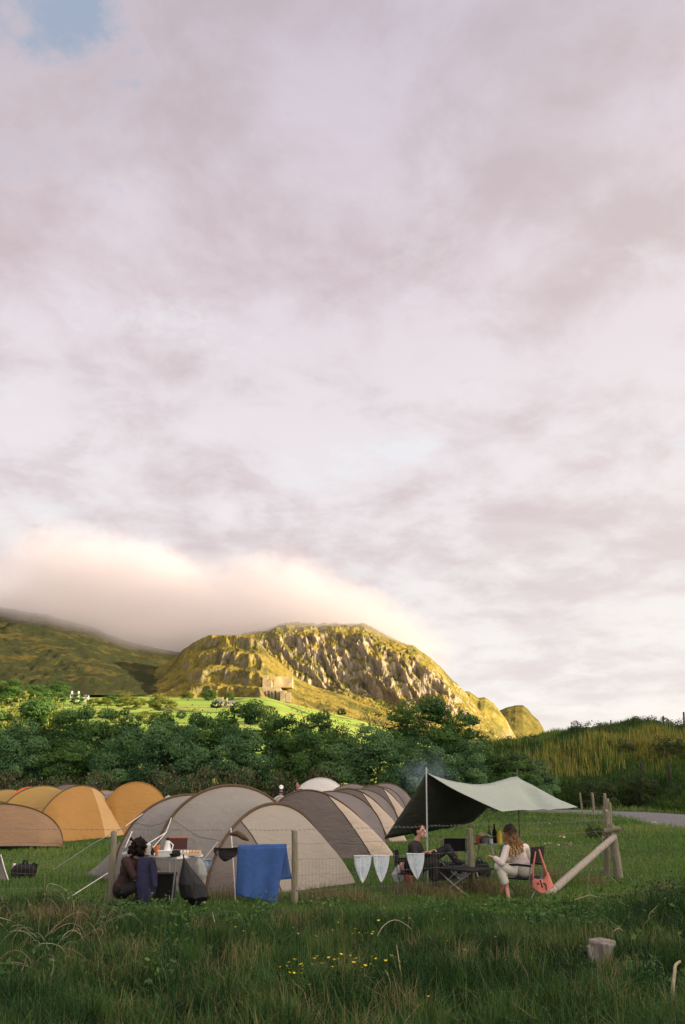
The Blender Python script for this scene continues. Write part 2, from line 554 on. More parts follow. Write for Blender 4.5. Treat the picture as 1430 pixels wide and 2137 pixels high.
out = t.n('ShaderNodeOutputMaterial'); t.link(b.outputs[0], out.inputs[0])
M_GROUND = m
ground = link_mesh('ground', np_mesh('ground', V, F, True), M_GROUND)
setp(ground, kind='structure')

# ------------------------------------------------------------------ gravel lane
m, t = new_mat('grey_gravel')
geo = t.n('ShaderNodeNewGeometry'); pos = geo.outputs['Position']
g1 = t.noise(pos, 9, 6, 0.75); g2 = t.noise(pos, 0.6, 4, 0.6)
vo = t.n('ShaderNodeTexVoronoi'); t.link(pos, vo.inputs['Vector']); vo.inputs['Scale'].default_value = 7.0
colr = t.ramp(g1, [(0.3, (0.10, 0.10, 0.105)), (0.5, (0.20, 0.198, 0.20)), (0.72, (0.36, 0.35, 0.345))])
colr = t.mix(t.math('MULTIPLY', vo.outputs[0], 0.6), colr, (0.13, 0.13, 0.145))
colr = t.mix(t.maprange(g2, 0.5, 0.7, 0, 0.4), colr, (0.2, 0.18, 0.14))
b = t.n('ShaderNodeBsdfPrincipled', inp={'Base Color': colr, 'Roughness': 0.95, 'Specular IOR Level': 0.1})
bn = t.n('ShaderNodeBump'); bn.inputs['Strength'].default_value = 1.0; bn.inputs['Distance'].default_value = 0.05
t.link(g1, bn.inputs['Height']); t.link(bn.outputs[0], b.inputs['Normal'])
out = t.n('ShaderNodeOutputMaterial'); t.link(b.outputs[0], out.inputs[0])
M_GRAVEL = m
tang = np.gradient(RP, axis=0); tang /= np.linalg.norm(tang, axis=1, keepdims=True)
nrm = np.stack([tang[:, 1], -tang[:, 0]], 1)
rows = []
for k in range(len(RP)):
    row = []
    wob = 0.25 * math.sin(k * 0.37) + 0.18 * math.sin(k * 0.9 + 1)
    for j, u in enumerate(np.linspace(-3.3 - wob, 2.3 + wob * 0.5, 11)):
        p = RP[k] + nrm[k] * u
        row.append((p[0], p[1], gz1(p[0], p[1]) + 0.10 - 0.004 * u * u * 4))
    rows.append(row)
rmb = MB().grid(rows)
road = link_mesh('gravel_lane', rmb.mesh('gravel_lane', smooth=True, fix=True), M_GRAVEL); setp(road, kind='structure')


# ------------------------------------------------------------------ mountains
def mat_mountain(name, grass, rock, steep=(0.55, 0.8), heather=None, hz=0.5, dark=1.0):
    m, t = new_mat(name)
    geo = t.n('ShaderNodeNewGeometry'); pos = geo.outputs['Position']
    sp = t.n('ShaderNodeSeparateXYZ'); t.link(geo.outputs['Normal'], sp.inputs[0])
    mpn = t.n('ShaderNodeMapping'); t.link(pos, mpn.inputs[0]); mpn.inputs['Scale'].default_value = (1, 1, 0.35)
    n1 = t.noise(pos, 0.022, 6, 0.65); n2 = t.noise(mpn.outputs[0], 0.05, 6, 0.7); n3 = t.noise(pos, 0.12, 5, 0.7)
    g = t.ramp(n1, [(0.30, tuple(x * 0.55 for x in grass)), (0.5, grass), (0.7, tuple(min(1, x * 1.35) for x in grass))])
    if heather: g = t.mix(t.maprange(t.math('ADD', n1, t.math('MULTIPLY', n3, 0.35)), hz, hz + 0.16), g, heather)
    r = t.ramp(n2, [(0.32, tuple(x * 0.5 for x in rock)), (0.52, rock), (0.7, tuple(min(1, x * 1.4) for x in rock))])
    k = t.math('ADD', t.math('ADD', sp.outputs[2], t.math('MULTIPLY', t.math('SUBTRACT', n2, 0.5), 0.8)), t.math('MULTIPLY', t.math('SUBTRACT', n3, 0.5), 0.7))
    colr = t.mix(t.maprange(k, steep[0], steep[1]), r, g)
    colr = t.mix(t.maprange(n3, 0.42, 0.30, 0, 0.55), colr, tuple(x * 0.35 for x in grass))
    b = t.n('ShaderNodeBsdfPrincipled', inp={'Base Color': colr, 'Roughness': 0.95, 'Specular IOR Level': 0.05})
    bn = t.n('ShaderNodeBump'); bn.inputs['Strength'].default_value = 0.95; bn.inputs['Distance'].default_value = 7.0
    t.link(t.noise(mpn.outputs[0], 0.17, 8, 0.75), bn.inputs['Height']); t.link(bn.outputs[0], b.inputs['Normal'])
    out = t.n('ShaderNodeOutputMaterial'); t.link(b.outputs[0], out.inputs[0])
    return m


def ridge(name, crest, foot, Yc, Yf, gfun, mat, ncol=340, nrow=150, rib=0.0, rough=0.0, seed=0, back=0.7, ribf=0.03, post=None, shear=0.0):
    """a mountain flank: height field between a foot line and a crest line, plus its far side"""
    cx = np.array([c[0] for c in crest], float); cyv = np.array([c[1] for c in crest], float)
    fx_ = np.array([c[0] for c in foot], float); fyv = np.array([c[1] for c in foot], float)
    pxs = np.linspace(cx[0], cx[-1], ncol)
    crest_y = np.interp(pxs, cx, cyv) + 0.9 * fbm(pxs * 0.08, pxs * 0 + seed, octv=4, seed=seed)
    foot_y = np.interp(pxs, fx_, fyv)
    A = np.zeros((ncol, nrow + 40, 3))
    v = np.linspace(0, 1, nrow)
    for i, px in enumerate(pxs):
        pc = P(px, crest_y[i], Yc(px)); pf = P(px, foot_y[i], Yf(px))
        g, vv = gfun(v, px)
        A[i, :nrow, 0] = pf[0] + (pc[0] - pf[0]) * vv; A[i, :nrow, 1] = pf[1] + (pc[1] - pf[1]) * vv
        A[i, :nrow, 2] = pf[2] + (pc[2] - pf[2]) * g
        w_ = np.linspace(0, 1, 41)[1:]
        run = max(pc[2] * 2.2, 150)
        sc = pc[0] / max(pc[1], 1)
        A[i, nrow:, 1] = pc[1] + w_ * run; A[i, nrow:, 0] = pc[0] + w_ * run * sc
        A[i, nrow:, 2] = pc[2] * (1 - w_ ** 1.3 * 1.1)
    Xn, Yn, Zn = A[..., 0], A[..., 1], A[..., 2]
    if rib or rough:
        fade = np.ones(nrow + 40); fade[:nrow] = np.minimum(1, np.minimum(v / 0.06, (1 - v) / 0.10)); fade[nrow:] = np.linspace(0, 0.5, 40)
        fade = fade[None, :]
        wx = Xn + shear * Zn + 22 * fbm(Xn * 0.02, Zn * 0.02, octv=4, seed=seed + 20, gain=0.65)
        rb = 1 - 2 * np.abs(fbm(wx * ribf, Zn * 0.004, octv=5, seed=seed + 31, gain=0.6))
        rg = fbm(Xn * 0.03 + Zn * 0.012, Yn * 0.018, Zn * 0.013, octv=7, seed=seed + 41, gain=0.62)
        slope = np.clip(np.abs(np.gradient(Zn, axis=1)) / (np.abs(np.gradient(Yn, axis=1)) + 1e-3), 0, 2.2) / 1.2
        A[..., 1] -= fade * (rib * (rb - 0.5) * (0.35 + 0.55 * slope) + rough * rg * (0.4 + 0.5 * slope))
        rg2 = 1 - 2 * np.abs(fbm(Xn * 0.075 + Zn * 0.03, Yn * 0.05, Zn * 0.035, octv=4, seed=seed + 61, gain=0.6))
        A[..., 1] -= fade * rough * 0.28 * rg2 * np.clip(slope, 0, 1)
        A[..., 2] += fade * rough * (0.25 * rg + 0.07 * rg2)
    if post is not None: post(A, pxs, v, nrow)
    n = A.shape[1]
    ii = np.arange(ncol * n).reshape(ncol, n)
    Fm = np.stack([ii[:-1, :-1], ii[1:, :-1], ii[1:, 1:], ii[:-1, 1:]], -1).reshape(-1, 4)
    o = link_mesh(name, np_mesh(name, A.reshape(-1, 3), Fm, True), mat)
    setp(o, kind='structure')
    return o, A


def pw(knots):
    kv = np.array([k[0] for k in knots]); kg = np.array([k[1] for k in knots])
    return lambda v: np.interp(v, kv, kg)


M_MAIN = mat_mountain('bracken_and_granite', (0.33, 0.265, 0.06), (0.43, 0.365, 0.29), (0.30, 0.58), heather=(0.16, 0.15, 0.04), hz=0.60)
M_QUARRY = mat_mountain('quarry_spoil_and_bracken', (0.33, 0.26, 0.06), (0.30, 0.255, 0.18), (0.32, 0.56), heather=(0.13, 0.12, 0.035), hz=0.60)
M_SHADED_HEATH = mat_mountain('cloud_shaded_heather_moor', (0.14, 0.115, 0.034), (0.14, 0.12, 0.085), (0.2, 0.5), heather=(0.040, 0.048, 0.02), hz=0.52)  # heather moor; the cloud's shadow over it is put into the dark colour

cliff = pw([(0, 0), (0.30, 0.16), (0.42, 0.30), (0.47, 0.50), (0.53, 0.74), (0.60, 0.82), (0.8, 0.93), (1, 1)])
ridge('mountain',
      [(440, 1420), (490, 1345), (507, 1326), (540, 1322), (562, 1318), (580, 1306), (598, 1300), (612, 1303), (640, 1308), (700, 1303), (755, 1306), (785, 1316), (810, 1329), (835, 1341), (868, 1352), (900, 1377), (925, 1400), (946, 1421), (962, 1436), (976, 1452), (996, 1478), (1020, 1502), (1044, 1524), (1062, 1545), (1085, 1572), (1110, 1600)],
      [(440, 1500), (700, 1506), (900, 1552), (1110, 1610)],
      lambda px: 1720 - 0.42 * max(px - 700, 0), lambda px: 1230 - 0.25 * max(px - 800, 0),
      lambda v, px: (cliff(v) * (1 - 0.55 * float(sstep(860, 1000, px))) + v ** 0.8 * 0.55 * float(sstep(860, 1000, px)), v),
      M_MAIN, 760, 280, rib=22, rough=24, seed=2, ribf=0.016, shear=0.75)


def quarry_post(A, pxs, v, nrow):
    # worked benches across the shaded front of the hump
    for i, px in enumerate(pxs):
        k = float(sstep(372, 400, px) * sstep(556, 540, px))
        if k <= 0: continue
        z = A[i, :nrow, 2].copy(); z0, z1 = z[0], z[-1]
        tt = np.clip((z - z0) / (z1 - z0) + 0.09 * fbm(np.full(nrow, px * 0.035), v * 2.5, octv=3, seed=77), 0, 1); nb = 4.0
        st = np.floor(tt * nb) / nb; fr = tt * nb - np.floor(tt * nb)
        st = st + np.clip((fr - 0.15) / 0.28, 0, 1) / nb
        A[i, :nrow, 2] = z * (1 - 0.5 * k) + (z0 + st * (z1 - z0)) * 0.5 * k


hump = pw([(0, 0), (0.25, 0.17), (0.5, 0.46), (0.75, 0.78), (0.9, 0.95), (1, 1)])
ridge('quarry_hill',
      [(200, 1449), (240, 1436), (280, 1421), (315, 1405), (345, 1388), (378, 1362), (405, 1345), (425, 1334), (445, 1328), (470, 1329), (500, 1330), (520, 1330), (534, 1334), (548, 1347), (562, 1366), (580, 1378), (596, 1392), (616, 1414), (634, 1426), (660, 1436), (700, 1450), (745, 1467), (790, 1482), (840, 1500), (880, 1520)],
      [(200, 1458), (300, 1462), (430, 1461), (520, 1463), (560, 1466), (620, 1478), (700, 1494), (880, 1535)],
      lambda px: 1230 + 0.9 * abs(px - 545) * (0.62 if px < 545 else 0.35), lambda px: 985 + 0.75 * abs(px - 545) * (0.42 if px < 545 else 0.25),
      lambda v, px: (hump(v), v), M_QUARRY, 480, 170, rib=14, rough=15, seed=7, ribf=0.03, post=quarry_post)

ridge('left_hill',
      [(-1500, 1420), (-1150, 1300), (-850, 1200), (-600, 1140), (-420, 1130), (-260, 1160), (-120, 1225), (0, 1267), (30, 1271), (60, 1278), (95, 1281), (125, 1291), (160, 1300), (195, 1309), (225, 1323), (260, 1336), (300, 1347), (340, 1355), (380, 1362), (410, 1376), (440, 1400), (470, 1430)],
      [(-1500, 1475), (-260, 1455), (0, 1452), (200, 1450), (330, 1452), (470, 1462)],
      lambda px: 1750 - 0.2 * px, lambda px: 1080 + 0.5 * max(px - 200, 0),
      lambda v, px: (v ** 0.9, v), M_SHADED_HEATH, 420, 120, rib=13, rough=18, seed=12, ribf=0.012)

ridge('far_headland',
      [(940, 1470), (965, 1441), (980, 1443), (998, 1456), (1012, 1455), (1030, 1467), (1042, 1482), (1056, 1500), (1072, 1530), (1090, 1560), (1110, 1600)],
      [(940, 1580), (1110, 1610)], lambda px: 2150, lambda px: 1900,
      lambda v, px: (v ** 0.7, v), M_MAIN, 110, 70, rib=16, rough=16, seed=15, ribf=0.03)
ridge('sea_headland',
      [(1010, 1520), (1040, 1484), (1056, 1477), (1076, 1472), (1092, 1472), (1102, 1480), (1112, 1492), (1124, 1503), (1133, 1517), (1141, 1534), (1150, 1560), (1160, 1600)],
      [(1010, 1590), (1160, 1615)], lambda px: 2650, lambda px: 2380,
      lambda v, px: (v ** 0.6, v), mat_mountain('headland_heath', (0.15, 0.13, 0.035), (0.2, 0.16, 0.1), (0.3, 0.55)), 110, 60, rib=8, rough=9, seed=18, ribf=0.02)

# ------------------------------------------------------------------ cap cloud spilling over the ridge (real volume)
def build_cloud():
    # upper outline of the cloud in world units, sampled along x, at its mean distance
    outline = [(-420, 1235), (-200, 1205), (-60, 1192), (20, 1185), (75, 1182), (105, 1150), (150, 1118), (190, 1112), (260, 1122), (340, 1118), (378, 1132), (410, 1158), (455, 1160), (490, 1176), (530, 1160), (580, 1156), (635, 1160), (668, 1176), (700, 1196), (740, 1214), (780, 1236), (830, 1264), (880, 1290), (915, 1315), (960, 1360)]
    lower = [(-420, 1285), (-60, 1287), (0, 1293), (60, 1302), (130, 1315), (195, 1332), (260, 1356), (330, 1376), (370, 1384), (400, 1378), (450, 1366), (520, 1362), (560, 1362), (590, 1358), (620, 1392), (660, 1404), (700, 1400), (740, 1408), (790, 1404), (830, 1388), (870, 1378), (915, 1392), (960, 1400)]
    Yc = 1780.0
    xs = np.array([P(px, py, Yc)[0] for px, py in outline]); zs = np.array([P(px, py, Yc)[2] for px, py in outline])
    xl = np.array([P(px, py, Yc)[0] for px, py in lower]); zl = np.array([P(px, py, Yc)[2] for px, py in lower])
    x0, x1 = xs.min(), xs.max(); z0, z1 = 130.0, zs.max() + 50
    y0, y1 = 1440.0, 2100.0
    mb = MB().box(((x0 + x1) / 2, (y0 + y1) / 2, (z0 + z1) / 2), (x1 - x0, y1 - y0, z1 - z0))
    m, t = new_mat('cap_cloud_vapour')
    geo = t.n('ShaderNodeNewGeometry'); pos = geo.outputs['Position']
    sp = t.n('ShaderNodeSeparateXYZ'); t.link(pos, sp.inputs[0])
    u = t.maprange(sp.outputs[0], x0, x1, 0, 1, smooth=False)
    def curve(xv, zv):
        grid = np.linspace(x0, x1, 30); zz_ = np.interp(grid, xv, zv)
        fc = t.n('ShaderNodeFloatCurve'); t.link(u, fc.inputs['Value'])
        c = fc.mapping.curves[0]
        pts = [((g - x0) / (x1 - x0), (h - z0) / (z1 - z0)) for g, h in zip(grid, zz_)]
        c.points[0].location = pts[0]; c.points[1].location = pts[-1]
        for p_ in pts[1:-1]: c.points.new(*p_)
        for p_ in c.points: p_.handle_type = 'AUTO'
        fc.mapping.update()
        return t.math('ADD', t.math('MULTIPLY', fc.outputs[0], z1 - z0), z0)
    top = curve(xs, zs); low = curve(xl, zl)
    n1 = t.noise(pos, 0.008, 5, 0.55); n2 = t.noise(pos, 0.024, 6, 0.68)
    nn = t.math('ADD', t.math('MULTIPLY', t.math('SUBTRACT', n1, 0.5), 95.0), t.math('MULTIPLY', t.math('SUBTRACT', n2, 0.5), 78.0))
    dtop = t.math('ADD', t.math('SUBTRACT', t.math('SUBTRACT', top, sp.outputs[2]), 44.0), nn)
    dlow = t.math('ADD', t.math('ADD', t.math('SUBTRACT', sp.outputs[2], low), 24.0), t.math('MULTIPLY', nn, 0.5))
    d = t.math('MULTIPLY', t.maprange(dtop, -4, 36), t.maprange(dlow, -12, 52))
    wy = t.math('MULTIPLY', t.maprange(sp.outputs[1], y0 + 10, y0 + 150), t.maprange(sp.outputs[1], y1 - 10, y1 - 150))
    ex = t.math('MULTIPLY', t.maprange(sp.outputs[0], x0, x0 + 60), t.maprange(sp.outputs[0], x1, x1 - 130))
    dens = t.math('MULTIPLY', t.math('MULTIPLY', t.math('MULTIPLY', d, wy), ex), 0.0098)
    pv = t.n('ShaderNodeVolumePrincipled'); pv.inputs['Color'].default_value = (0.72, 0.70, 0.775, 1); t.link(dens, pv.inputs['Density']); pv.inputs['Absorption Color'].default_value = (0, 0, 0, 1)
    pv.inputs['Anisotropy'].default_value = 0.0
    out = t.n('ShaderNodeOutputMaterial'); t.link(pv.outputs[0], out.inputs['Volume'])
    try: m.cycles.volume_step_rate = 0.35
    except Exception: pass
    o = mb.build('cap_cloud', m, smooth=False)
    setp(o, 'soft cream cloud capping the ridge and spilling down its side', kind='stuff')


build_cloud()
# ------------------------------------------------------------------ foliage
RNG = np.random.default_rng(7)


def leaf_quads(C, N, size, rng, aspect=0.5, jitter=0.7):
    """diamond leaves at centres C with rough normals N"""
    n = len(C)
    N = N + rng.normal(0, jitter, (n, 3)); N /= np.linalg.norm(N, axis=1, keepdims=True) + 1e-9
    U = rng.normal(0, 1, (n, 3)); U -= N * (U * N).sum(1, keepdims=True); U /= np.linalg.norm(U, axis=1, keepdims=True) + 1e-9
    W = np.cross(N, U)
    s = size * rng.uniform(0.6, 1.35, (n, 1))
    V = np.stack([C - U * s, C + W * s * aspect, C + U * s, C - W * s * aspect], 1).reshape(-1, 3)
    F = np.arange(4 * n).reshape(n, 4)
    return V, F


def crown_mesh(name, seed, R=(2.2, 2.2, 2.6), zc=3.2, nclump=46, per=190, leaf=0.115, hollow=0.55, droop=0.0):
    rng = np.random.default_rng(seed)
    Cs = []; Ns = []; T = []
    for k in range(nclump):
        d = rng.normal(0, 1, 3); d /= np.linalg.norm(d)
        if d[2] < -0.9: d[2] *= -0.6
        rr = rng.uniform(hollow, 1.0) ** 0.6
        lump = 1 + 0.22 * math.sin(3 * math.atan2(d[1], d[0]) + seed) + rng.normal(0, 0.09)
        c = np.array([d[0] * R[0] * lump, d[1] * R[1] * lump, d[2] * R[2] * lump]) * rr
        c[2] += zc
        cr = rng.uniform(0.34, 0.78) * min(R) / 2.2
        m = int(per * (cr / 0.55) ** 2)
        e = rng.normal(0, 1, (m, 3)); e /= np.linalg.norm(e, axis=1, keepdims=True)
        e[:, 2] = np.where(e[:, 2] < -0.3, e[:, 2] * 0.5, e[:, 2])
        rad = cr * rng.uniform(0.62, 1.08, (m, 1)) ** 0.7
        p = c + e * rad * np.array([1.15, 1.15, 0.85])
        p[:, 2] -= droop * (rad[:, 0] ** 2)
        Cs.append(p); Ns.append(e * 0.8 + d * 0.35 + np.array([0, 0, 0.35]))
        tone = rng.uniform(0.15, 0.85)
        T.append(np.clip(tone + rng.normal(0, 0.08, m), 0, 1))
    # stray outer sprigs give an uneven outline
    m = int(nclump * 9)
    e = rng.normal(0, 1, (m, 3)); e /= np.linalg.norm(e, axis=1, keepdims=True); e[:, 2] = np.abs(e[:, 2]) * 0.9 + 0.05
    p = e * np.array(R) * rng.uniform(0.98, 1.25, (m, 1)); p[:, 2] += zc
    Cs.append(p); Ns.append(e); T.append(np.clip(rng.normal(0.6, 0.2, m), 0, 1))
    C = np.concatenate(Cs); N = np.concatenate(Ns); T = np.concatenate(T)
    keep = C[:, 2] > 0.02; C, N, T = C[keep], N[keep], T[keep]
    V, F = leaf_quads(C, N, leaf, rng)
    return np_mesh(name, V, F, False, np.repeat(T, 4)[:, None].repeat(3, 1))


def trunk_mesh(name, seed, h=3.4, r=0.13, stems=3, spread=1.2):
    rng = random.Random(seed); mb = MB()
    for k in range(stems):
        a = 2 * math.pi * k / stems + rng.uniform(-0.5, 0.5)
        end = Vector((math.cos(a) * spread * rng.uniform(0.5, 1), math.sin(a) * spread * rng.uniform(0.5, 1), h * rng.uniform(0.8, 1.05)))
        mid = Vector((end.x * 0.35 + rng.uniform(-0.1, 0.1), end.y * 0.35 + rng.uniform(-0.1, 0.1), end.z * 0.5))
        b0 = Vector((math.cos(a) * 0.06, math.sin(a) * 0.06, -0.1))
        mb.tube([b0, b0.lerp(mid, 0.5) + Vector((rng.uniform(-.06, .06), rng.uniform(-.06, .06), 0)), mid, mid.lerp(end, 0.5), end], [r, r * 0.85, r * 0.65, r * 0.4, r * 0.12], 7)
        for j in range(4):
            f = rng.uniform(0.45, 0.95); p = mid.lerp(end, f) if f > 0.5 else b0.lerp(mid, f * 2)
            q = p + Vector((rng.uniform(-1, 1), rng.uniform(-1, 1), rng.uniform(0.3, 1.0))) * h * 0.28
            mb.tube([p, p.lerp(q, 0.5) + Vector((0, 0, 0.08)), q], [r * 0.35, r * 0.22, r * 0.06], 5)
    return mb.mesh(name, smooth=True)


M_BARK = mat_basic('grey_brown_bark', (0.10, 0.08, 0.06), 0.9, 0.35, 14, 0.6, 40)
M_WILLOW = mat_leaf('willow_leaf', [(0.0, (0.018, 0.055, 0.013)), (0.45, (0.050, 0.122, 0.027)), (0.8, (0.088, 0.178, 0.035)), (1.0, (0.15, 0.24, 0.045))])
M_SALLOW = mat_leaf('grey_green_sallow_leaf', [(0.0, (0.028, 0.080, 0.030)), (0.45, (0.074, 0.165, 0.060)), (0.8, (0.135, 0.25, 0.085)), (1.0, (0.19, 0.31, 0.10))])
M_FRESH = mat_leaf('fresh_yellow_green_leaf', [(0.0, (0.06, 0.09, 0.015)), (0.5, (0.15, 0.19, 0.03)), (1.0, (0.26, 0.27, 0.05))])
M_SCRUB = mat_leaf('dry_bramble_leaf', [(0.0, (0.026, 0.040, 0.014)), (0.4, (0.060, 0.075, 0.028)), (0.75, (0.125, 0.115, 0.05)), (1.0, (0.22, 0.18, 0.09))])
M_GORSE = mat_leaf('gorse_leaf', [(0.0, (0.018, 0.035, 0.012)), (0.5, (0.04, 0.068, 0.018)), (0.9, (0.075, 0.10, 0.025)), (1.0, (0.14, 0.13, 0.03))])

PROTO = {}


def proto(kind, cm, tm, mat):
    t = thing('shrub', 'prototype', 'shrub')
    link_mesh('crown', cm, mat, t); link_mesh('trunk', tm, M_BARK, t)
    PROTO[kind] = [t, False]


def plant(kind, name, label, cat, loc, rz, sc, group=None):
    t, used = PROTO[kind]
    if not used:
        PROTO[kind][1] = True
        o = t; o.location = Vector([float(c) for c in loc]); o.rotation_euler = (0, 0, rz)
        o.scale = sc if isinstance(sc, tuple) else (sc, sc, sc)
        if group: o['group'] = group
    else:
        o = dup(t, loc, rz, sc, group=group)
        if not group and 'group' in o.keys(): del o['group']
    o.name = name; o['label'] = label; o['category'] = cat
    return o


for k, sd in (('willow_a', 1), ('willow_b', 2), ('willow_c', 3)):
    proto(k, crown_mesh('crown', sd, (2.2, 2.1, 3.0), 2.85, 64, 400, 0.082), trunk_mesh('trunk', sd), M_WILLOW)
for k, sd in (('sallow_a', 4), ('sallow_b', 5)):
    proto(k, crown_mesh('crown', sd, (2.3, 2.2, 2.6), 2.4, 66, 420, 0.074), trunk_mesh('trunk', sd, 3.0), M_SALLOW)
proto('fresh', crown_mesh('crown', 6, (2.1, 2.1, 2.5), 3.4, 40, 150, 0.13), trunk_mesh('trunk', 6), M_FRESH)
proto('sparse', crown_mesh('crown', 9, (1.7, 1.7, 2.6), 3.4, 24, 46, 0.12, 0.2), trunk_mesh('trunk', 9, 5.2, 0.10, 3, 1.0), M_FRESH)
proto('scrub', crown_mesh('crown', 10, (1.7, 1.3, 1.1), 0.7, 40, 110, 0.075, 0.4), trunk_mesh('trunk', 10, 1.5, 0.035, 7, 1.1), M_SCRUB)
proto('scrub_b', crown_mesh('crown', 11, (1.5, 1.2, 1.25), 0.75, 34, 90, 0.07, 0.4), trunk_mesh('trunk', 11, 1.8, 0.03, 8, 1.0), M_SCRUB)
proto('gorse', crown_mesh('crown', 12, (1.9, 1.6, 1.1), 0.8, 60, 420, 0.06, 0.45), trunk_mesh('trunk', 12, 1.2, 0.05, 4, 0.9), M_GORSE)

BASEH = {'willow_a': 5.85, 'willow_b': 5.85, 'willow_c': 5.85, 'sallow_a': 5.0, 'sallow_b': 5.0, 'fresh': 5.9, 'sparse': 6.0, 'scrub': 1.8, 'scrub_b': 2.0, 'gorse': 1.9}
BASEW = {'willow_a': 4.9, 'willow_b': 4.9, 'willow_c': 4.9, 'sallow_a': 5.1, 'sallow_b': 5.1, 'fresh': 4.7, 'sparse': 3.8, 'scrub': 3.8, 'scrub_b': 3.4, 'gorse': 4.2}


def bush(kind, name, cat, label, px, top, Y, wpx, rz=0.0, group=None):
    p = P(px, top, Y); z0 = gz1(p[0], Y)
    h = p[2] - z0
    axd = Y * math.cos(PITCH) + (p[2] - CAM[2]) * math.sin(PITCH)
    wid = wpx / FPX * axd
    sz = h / BASEH[kind]; sx = wid / BASEW[kind]
    return plant(kind, name, label, cat, (p[0], Y, z0 - 0.05), rz, (sx, sx, sz), group)


WL = 'willow'
rows = [
    # kind, name, category, label, px, top, Y, width px
    ('fresh', 'sunlit_tree', 'tree', 'yellow green sunlit tree at the far left edge above the dark thicket', 18, 1476, 92, 100, 0.3),
    ('fresh', 'sunlit_tree', 'tree', 'tallest yellow sunlit tree above the left end of the dark thicket', 62, 1456, 96, 105, 1.5),
    ('fresh', 'sunlit_tree', 'tree', 'small yellow sunlit tree just right of the tallest sunlit one at left', 112, 1468, 98, 80, 2.5),
    ('willow_a', 'willow_tree', WL, 'dark green willow with a high crown behind the far left of the thicket', 95, 1482, 70, 165, 0.0),
    ('willow_b', 'willow_tree', WL, 'dark green willow under the white cottage, rising above its neighbours', 175, 1474, 68, 150, 1.1),
    ('willow_c', 'willow_tree', WL, 'dark willow below the two round yellow field trees', 252, 1497, 67, 140, 2.0),
    ('willow_a', 'willow_tree', WL, 'low dark willow below the yellow gap in the thicket', 322, 1509, 66, 130, 2.9),
    ('willow_b', 'willow_tree', WL, 'dark willow with twin crown tips in front of the bright pasture', 400, 1486, 66, 130, 3.6),
    ('willow_c', 'willow_tree', WL, 'mid green willow right below the grey stone cottages', 470, 1484, 65, 140, 4.4),
    ('willow_a', 'willow_tree', WL, 'mid green willow below the pale quarry building', 550, 1486, 65, 135, 5.1),
    ('willow_b', 'willow_tree', WL, 'mid green willow standing behind the white tent and the man without a cap', 628, 1490, 64, 125, 5.8),
    ('willow_c', 'willow_tree', WL, 'willow with a flat top behind the dark brown tents', 694, 1497, 63, 110, 0.6),
    ('sparse', 'sparse_tree', 'tree', 'thin pale sunlit tree with see-through leaves beside the tallest willow', 790, 1474, 84, 95, 0.9),
    ('willow_a', 'willow_tree', WL, 'tallest dark willow, standing behind the tarp post against the mountain', 872, 1478, 62, 170, 1.7),
    ('willow_b', 'willow_tree', WL, 'dark willow at the right end of the row above the green tarp', 942, 1482, 63, 130, 2.5),
    ('willow_c', 'willow_tree', WL, 'low willow at the row\'s right end where the grassy bank begins', 992, 1538, 64, 85, 3.1),
    ('willow_b', 'willow_tree', WL, 'dark willow continuing the thicket beyond the left edge', -60, 1480, 68, 170, 0.7),
    ('willow_c', 'willow_tree', WL, 'outermost dark willow of the thicket, well beyond the left edge', -190, 1485, 69, 190, 1.9),
    ('sallow_a', 'sallow_bush', 'bush', 'grey green sallow bush at the far left edge behind the orange tents', 25, 1522, 60, 170, 0.2),
    ('willow_c', 'sallow_bush', 'bush', 'dark bush behind the orange tents, left of the rounded orange tent', 150, 1540, 60, 160, 5.2),
    ('sallow_b', 'sallow_bush', 'bush', 'grey green sallow bush behind the rounded orange tent', 265, 1530, 59, 150, 1.3),
    ('sallow_a', 'sallow_bush', 'bush', 'grey green sallow bush behind the left shoulder of the big grey tent', 372, 1528, 58, 165, 2.2),
    ('sallow_b', 'sallow_bush', 'bush', 'broad grey green sallow behind the person in the white cap', 512, 1532, 59, 150, 3.0),
    ('willow_a', 'sallow_bush', 'bush', 'dark green bush directly behind the white tent', 645, 1542, 58, 120, 0.4),
    ('sallow_a', 'sallow_bush', 'bush', 'largest grey green sallow bush behind the row of dark tents', 762, 1538, 56, 170, 4.0),
    ('sallow_b', 'sallow_bush', 'bush', 'round grey green sallow behind the tall tarp post with smoke in front', 868, 1552, 57, 150, 4.9),
    ('sallow_a', 'sallow_bush', 'bush', 'sallow bush behind the ridge of the green tarp', 965, 1560, 60, 120, 5.7),
    ('willow_b', 'sallow_bush', 'bush', 'low leafy bush behind the far pole of the green tarp', 1060, 1570, 64, 120, 0.9),
    ('sallow_b', 'sallow_bush', 'bush', 'low grey green bush on the bank foot above the tarp\'s right half', 1118, 1592, 68, 95, 1.9),
]
for r in rows: bush(*r)
scr = [(30, 1612, 53, 150, 'scrub', 'dry brown bramble thicket at the far left edge behind the orange tents'),
       (120, 1618, 54, 120, 'scrub_b', 'dry brown bramble thicket behind the grey and orange tents'),
       (205, 1612, 54, 110, 'scrub', 'dry olive bramble thicket beside the rounded orange tent'),
       (350, 1606, 53, 120, 'scrub_b', 'brown bramble thicket between the orange tent and the big grey tent'),
       (432, 1602, 53, 120, 'scrub', 'tawny bramble thicket behind the top of the big grey tent'),
       (505, 1604, 54, 115, 'scrub_b', 'tawny bramble thicket left of the person in the white cap'),
       (590, 1612, 54, 110, 'scrub', 'brown bramble thicket behind the two people standing among the tents'),
       (672, 1606, 54, 100, 'scrub_b', 'brown bramble thicket behind the white tent')]
for px, top, Y, wp, kd, lb in scr: bush(kd, 'bramble_thicket', 'bramble', lb, px, top, Y, wp, px * 0.37)
